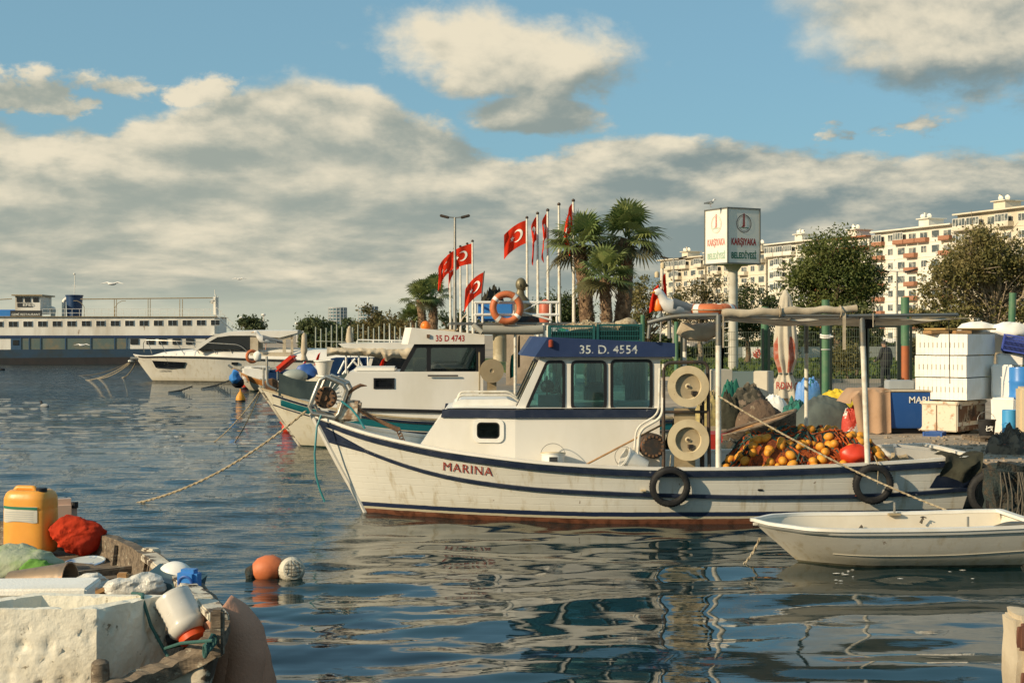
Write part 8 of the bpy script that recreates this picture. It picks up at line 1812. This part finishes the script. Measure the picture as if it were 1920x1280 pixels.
mb.v = vv; bmx = bmesh.new(); bmv = [bmx.verts.new(v) for v in mb.v]; [bmx.faces.new([bmv[i] for i in f]) for f in mb.f if len(set(f)) > 2]; bmesh.ops.remove_doubles(bmx, verts=bmx.verts[:], dist=.002); bmx.verts.index_update(); mb.v = [tuple(v.co) for v in bmx.verts]; mb.f = [tuple(v.index for v in f.verts) for f in bmx.faces]; bmx.free()
mb.build('box_body', M['styro_old'], fbx, world=True, smooth=45)
mb = MB(); mb.tube([(-2.30, 8.62, 1.13), (-2.18, 8.40, 1.165), (-2.165, 8.33, 1.16), (-2.11, 8.31, 1.0), (-2.03, 8.30, .86), (-1.93, 8.12, .80), (-1.88, 7.95, .62)], .011, 6); mb.build('draped_rope', M['green_rope'], label='thin dark green rope draped over the corner of the worn foam box', cat='rope', smooth=True, at=(-1.88, 7.95, .62))
put('foam_box', 'second cleaner white foam box half hidden behind the worn one', 'foam box', MB().rbox((0, 0, 0), (.75, .35, .22), .02, seg=2, jit=.008).rbox((.0, .0, .09), (.80, .4, .05), .012), M['styro'], 52, 1128, 8.75, 35, (0, 0, .06))
# the yellow jerrycan
jc = thing('jerrycan', 'big yellow orange plastic jerrycan with a torn label and black cap', 'jerrycan', P(58, 1034, 11.6), R(-12))
YJ = mat('jerry_yellow', (.78, .36, .06), .38, c2=(.66, .28, .045), nscale=2.2, namp=.6, sss=.25, bump=.004, bscale=4)
def jcp(u, v):
    a = 2 * math.pi * u; z = .52 * v; e = .62; ca, sa = math.cos(a), math.sin(a); ex = .205 * math.copysign(abs(ca) ** e, ca); ey = .15 * math.copysign(abs(sa) ** e, sa)
    s_ = float(np.interp(v, [0, .03, .10, .66, .69, .72, .86, .94, .985, 1], [.90, .97, 1, 1, .985, 1, .985, .90, .72, .55])); return Vector((ex * s_, ey * s_, z - (.015 if v > .99 else 0)))
mb = MB().grid(jcp, 48, 40); mb.add([jcp(i / 24, 1) for i in range(24)], [tuple(range(24))]); mb.build('jerrycan_body', YJ, jc, smooth=60)
mb = MB(); mb.tube(arcpts([(-.14, 0, .49), (-.12, 0, .52), (.03, 0, .52), (.045, 0, .49)], .04), .022, 10); mb.build('handle', YJ, jc, smooth=True)
mb = MB(); mb.lathe([(0, 0), (.045, 0), (.045, .05), (.04, .055), (0, .055)], (.125, -.05, .475), 18); mb.build('cap', M['black'], jc, smooth=35)
def jl(u, v, o=.003): p = jcp(.62 + .22 * u, .50 + .26 * v); return Vector((p.x, p.y - o - .002, p.z))
MB().grid(lambda u, v: jl(.0 + u, v * .92 - .04 * math.sin(u * 9) * (v < .1)), 12, 8).build('label_sheet', mat('jerry_label', (.58, .56, .48), .6, c2=(.44, .42, .36), nscale=9), jc, smooth=True); MB().grid(lambda u, v: jl(u, .80 + .16 * v - .07 * u, .006), 12, 2).build('label_print', M['green_paint'], jc, smooth=True)
mb = MB()
for k in range(5): mb.grid(lambda u, v, k=k: jl(.1 + .75 * u, .06 + k * .13 + .03 * v, .006), 8, 1)
mb.build('label_lines', M['grey_plastic'], jc)
o = thing('jerrycan', 'pale pinkish jerrycan with black cap behind the yellow one', 'jerrycan', P(117, 1000, 12.2), R(20)); MB().rbox((0, 0, .13), (.24, .16, .34), .05).build('jerrycan_body', mat('jerry_pale', (.60, .42, .32), .5), o, smooth=True); MB().lathe([(0, 0), (.03, 0), (.03, .05), (0, .05)], (.10, -.02, .22), 12).build('cap', M['black'], o)
def crump(c, r, sc, a=.05, f=7, seed=0, n=54):
    mb = MB().ball(c, r, n, sc).jitter(a, f * .7, seed); C0 = Vector(c); o = []
    for v in mb.v:
        p = Vector(v); w_ = mnoise.noise(p * f * .7) * .6; q = Vector((p.x * .9 + p.z * .5, p.y, p.z * 1.3 - p.x * .6)) * f * 1.1 + Vector((seed * 3.3 + w_, 1 - w_, seed + w_)); rd = max(-.3, 1 - 3.2 * abs(mnoise.noise(q))) * .36 + max(-.3, 1 - 3.2 * abs(mnoise.noise(Vector((q.x * .6, q.y * 2.1, q.z * 1.9)) + Vector((7, 1, 2))))) * .16; o.append(tuple(p + (p - C0).normalized() * a * rd))
    mb.v = o; return mb
put('plastic_bag', 'stuffed red plastic bag beside the yellow jerrycan', 'bag', crump((0, 0, .12), .2, (1.0, .7, .78), .045, 7, 1), cloth('bag_red', (.60, .055, .02), (.36, .035, .02), .3, 5, .8, bump=.02, bscale=14), 147, 1031, 11.5)
put('cloth', 'pale green cloth bundle in front of the yellow jerrycan', 'cloth', crump((0, 0, .11), .27, (1.05, .75, .62), .06, 5, 3), cloth('cloth_green', (.42, .46, .33), (.22, .32, .12), .15, 5, .8, bump=.02), 40, 1088, 10.7)
put('cloth', 'bright green net cloth scrap under the pale green bundle', 'cloth', crump((0, 0, .02), .13, (1.1, .7, .6), .03, 9, 4), cloth('cloth_lime', (.14, .30, .06), trans=.1), 78, 1076, 10.35)
o = put('lid', 'dirty blue rimmed white plastic lid lying on the raised deck', 'lid', MB().lathe([(0, .012), (.15, .012), (.155, .018), (.168, .018), (.168, .0), (0, 0)], n=32), mat('lid', (.50, .55, .55), .6, c2=(.10, .22, .42), nscale=5, namp=.9, thr=(.5, .6), c3=(.10, .09, .07), n3=20, thr3=(.66, .7)), 157, 1057, 11.2, 35, (R(8), R(-4), 0))
rng = random.Random(6)
for px, py, Y, m, n, lb in ((195, 1048, 11.5, 'rust', 34, 'scatter of rusty brown scraps by the dirty lid'), (110, 1062, 11.2, 'net_dark', 30, 'dark scraps and netting left of the dirty lid')):
    mb = MB()
    for k in range(n): mb.rbox((rng.uniform(-.16, .16), rng.uniform(-.2, .2), rng.uniform(0, .03)), (rng.uniform(.02, .07), .02, .012), .0, rz=rng.random() * 3, ry=rng.uniform(-.6, .6))
    put('debris', lb, 'scraps', mb, M[m], px, py + 8, Y, False)['kind'] = 'stuff'
o = thing('pot', 'rusty open metal pot lying on its side in front of the thwart', 'pot', P(88, 1106, 9.6), R(-8)); mm = Matrix.Rotation(R(86), 4, 'Y'); MB().lathe([(0, -.26), (.09, -.26), (.13, .15), (.135, .17), (.125, .17), (.12, .15), (.09, -.24), (0, -.24)], (0, 0, .05), 32, mm).build('pot_body', mat('pot_rust', (.28, .20, .13), .5, .3, c2=(.12, .10, .08), nscale=6, namp=.9, c3=(.35, .15, .06), n3=5, thr3=(.6, .66)), o, smooth=35)
PB = mat('clear_bag', (.62, .60, .54), .3, c2=(.46, .44, .38), nscale=9, namp=.6, bump=.02, bscale=16)
put('plastic_bag', 'crumpled translucent bag right of the rusty pot', 'bag', crump((0, 0, .06), .11, (1.1, .8, .7), .04, 11, 7), PB, 165, 1116, 9.4); put('plastic_bag', 'crumpled translucent bag left of the dark teal tub', 'bag', crump((0, 0, .06), .12, (1.5, .8, .6), .04, 10, 8), PB, 252, 1116, 9.2)
mb = MB(); mb.rbox((.09, 0, .05), (.07, .05, .12), .008); mb.rbox((-.03, 0, .0), (.24, .04, .03), .005, ry=R(-22)); mb.rbox((-.05, .02, -.03), (.26, .035, .03), .005, ry=R(-16)); put('wood_scraps', 'short pale wooden pieces standing behind the worn foam box', 'wood', mb, M['wood'], 205, 1104, 9.3, False)
o = thing('tub', 'tilted dark teal plastic tub with a white lid dome behind it', 'tub', P(318, 1112, 9.35), R(-8)); mb = MB(); mb.add([(-.18, -.10, -.02), (.17, -.10, -.06), (.17, .12, -.06), (-.18, .12, -.02), (-.13, -.14, .13), (.20, -.14, .06), (.20, .16, .10), (-.13, .16, .17)], [(0, 3, 2, 1), (0, 1, 5, 4), (1, 2, 6, 5), (2, 3, 7, 6), (3, 0, 4, 7), (4, 5, 6, 7)]); mb.build('tub_body', mat('tub_teal', (.045, .10, .12), .5, c2=(.07, .13, .15), nscale=4), o); MB().ball((0, .1, .10), .12, 14, (1, .7, .8)).build('lid', M['white'], o, smooth=True)
o = thing('canister', 'small bright blue canister leaning on the far gunwale', 'canister', P(355, 1114, 9.12), R(-15)); MB().rbox((0, 0, .07), (.14, .11, .19), .025).build('canister_body', M['blue_bright'], o, smooth=True); mb = MB(); mb.torus((.0, -.058, .08), .045, .008, ROTX, 20, 6); mb.build('handle', M['blue'], o, smooth=True)
bt = thing('water_bottle', 'large clear ribbed water bottle with red cap lying over the bow', 'bottle', P(348, 1160, 8.35), 0); mm = Matrix.Rotation(R(-35), 4, 'Z') @ Matrix.Rotation(R(142), 4, 'Y') @ Matrix.Diagonal((1.22, 1.22, .74, 1))
pf = [(0, -.20), (.07, -.20), (.088, -.185)] + [(.088 + .004 * (k % 2), -.17 + .022 * k) for k in range(11)] + [(.094, .08), (.092, .12), (.075, .155), (.062, .165)]
MB().lathe(pf, (-.02, 0, .02), 32, mm).build('bottle_body', mat('bottle_clear', (.80, .76, .68), .22, c2=(.66, .60, .50), nscale=6, trans=.2, sss=0), bt, smooth=True); MB().lathe([(.080, .10), (.086, .13), (.062, .168), (.066, .172), (.066, .215), (.06, .22), (0, .22)], (-.02, 0, .02), 32, mm).build('cap', mat('cap_red', (.68, .09, .02), .4), bt, smooth=35)
put('pot', 'small black pot right of the worn foam box', 'pot', MB().lathe([(0, 0), (.045, 0), (.055, .08), (.058, .08), (.058, .09), (.05, .09), (.042, .02), (0, .02)], n=24, m=Matrix.Rotation(R(70), 4, 'Y')), M['black'], 316, 1202, 8.45, 35)
put('tin', 'brass coloured tin lid beside the blue canister', 'tin', MB().lathe([(0, 0), (.07, 0), (.075, .03), (.07, .03), (.066, .01), (0, .01)], n=24), mat('brass', (.40, .28, .10), .4, .6), 352, 1130, 8.98, 35, (R(12), R(8), 0))
put('plastic_bag', 'dusty grey plastic bag stuffed between bottle and gunwale', 'bag', crump((0, 0, .03), .10, (1.1, .8, .6), .03, 10, 9), PB, 378, 1150, 8.75)
put('plank', 'short grey board sticking out over the bow', 'board', MB().rbox((.03, 0, 0), (.22, .11, .016), .004, ry=R(-22)), mat('grey_board', (.16, .16, .14), .7), 410, 1150, 8.42, False, (R(15), 0, R(35)))
# the pinkish cloth fender hanging outside the bow
def cf(u, v):
    px0 = float(np.interp(v, [0, .15, .4, .7, 1], [396, 400, 408, 414, 424])); px1 = float(np.interp(v, [0, .08, .25, .5, .75, 1, ], [420, 446, 476, 496, 496, 482])); py = 1156 + 175 * v + 8 * math.cos(u * 3) * (1 - v)
    Y = 8.45 - .10 * math.sin(math.pi * u) - .05 * v + .025 * math.sin(u * 14 + v * 5) * v; return P(px0 + (px1 - px0) * u, py - 8, Y)
mb = MB().grid(cf, 26, 40); o = mb.build('fender_cloth', cloth('cloth_pink', (.50, .27, .18), (.40, .21, .14), .05, 3, .5, bump=.006, bscale=60), smooth=True, label='pinkish brown cloth fender hanging outside the bow of the old boat', cat='fender', at=P(450, 1280, 8.4)); md = o.modifiers.new('thick', 'SOLIDIFY'); md.thickness = .09; md.offset = 1
MB().tube([cf(.08, .10) + Vector((0, -.06, 0)), cf(.35, .10) + Vector((0, -.06, 0)), cf(.52, .35) + Vector((0, -.065, 0)), cf(.6, .7) + Vector((0, -.065, 0)), cf(.7, 1) + Vector((0, -.065, 0))], .007, 5).build('thin_cord', M['dark_rope'], label='thin dark cord hanging down the pinkish cloth fender', cat='rope', smooth=True, at=cf(.7, 1))
# canvas wrapped corner post at the lower right
cv = thing('wrapped_post', 'pale canvas wrapped post with brown leather pads at the lower right corner', 'post', G(1925, 1400, .3)); q = P(1928, 1240, 7.2)
MB().rbox((0, 0, 0), (.24, .24, .50), .03, seg=4, jit=.03).build('canvas_cover', M['canvas'], cv, smooth=True).location = q - cv.location + Vector((.02, 0, .0))
for dz, dx in ((.15, -.03), (-.08, -.01)): MB().rbox((0, 0, 0), (.19, .05, .14), .02, jit=.02, seg=2).build('leather_pad', mat('leather', (.16, .07, .045), .6), cv, smooth=True).location = q - cv.location + Vector((dx + .02, -.13, dz))
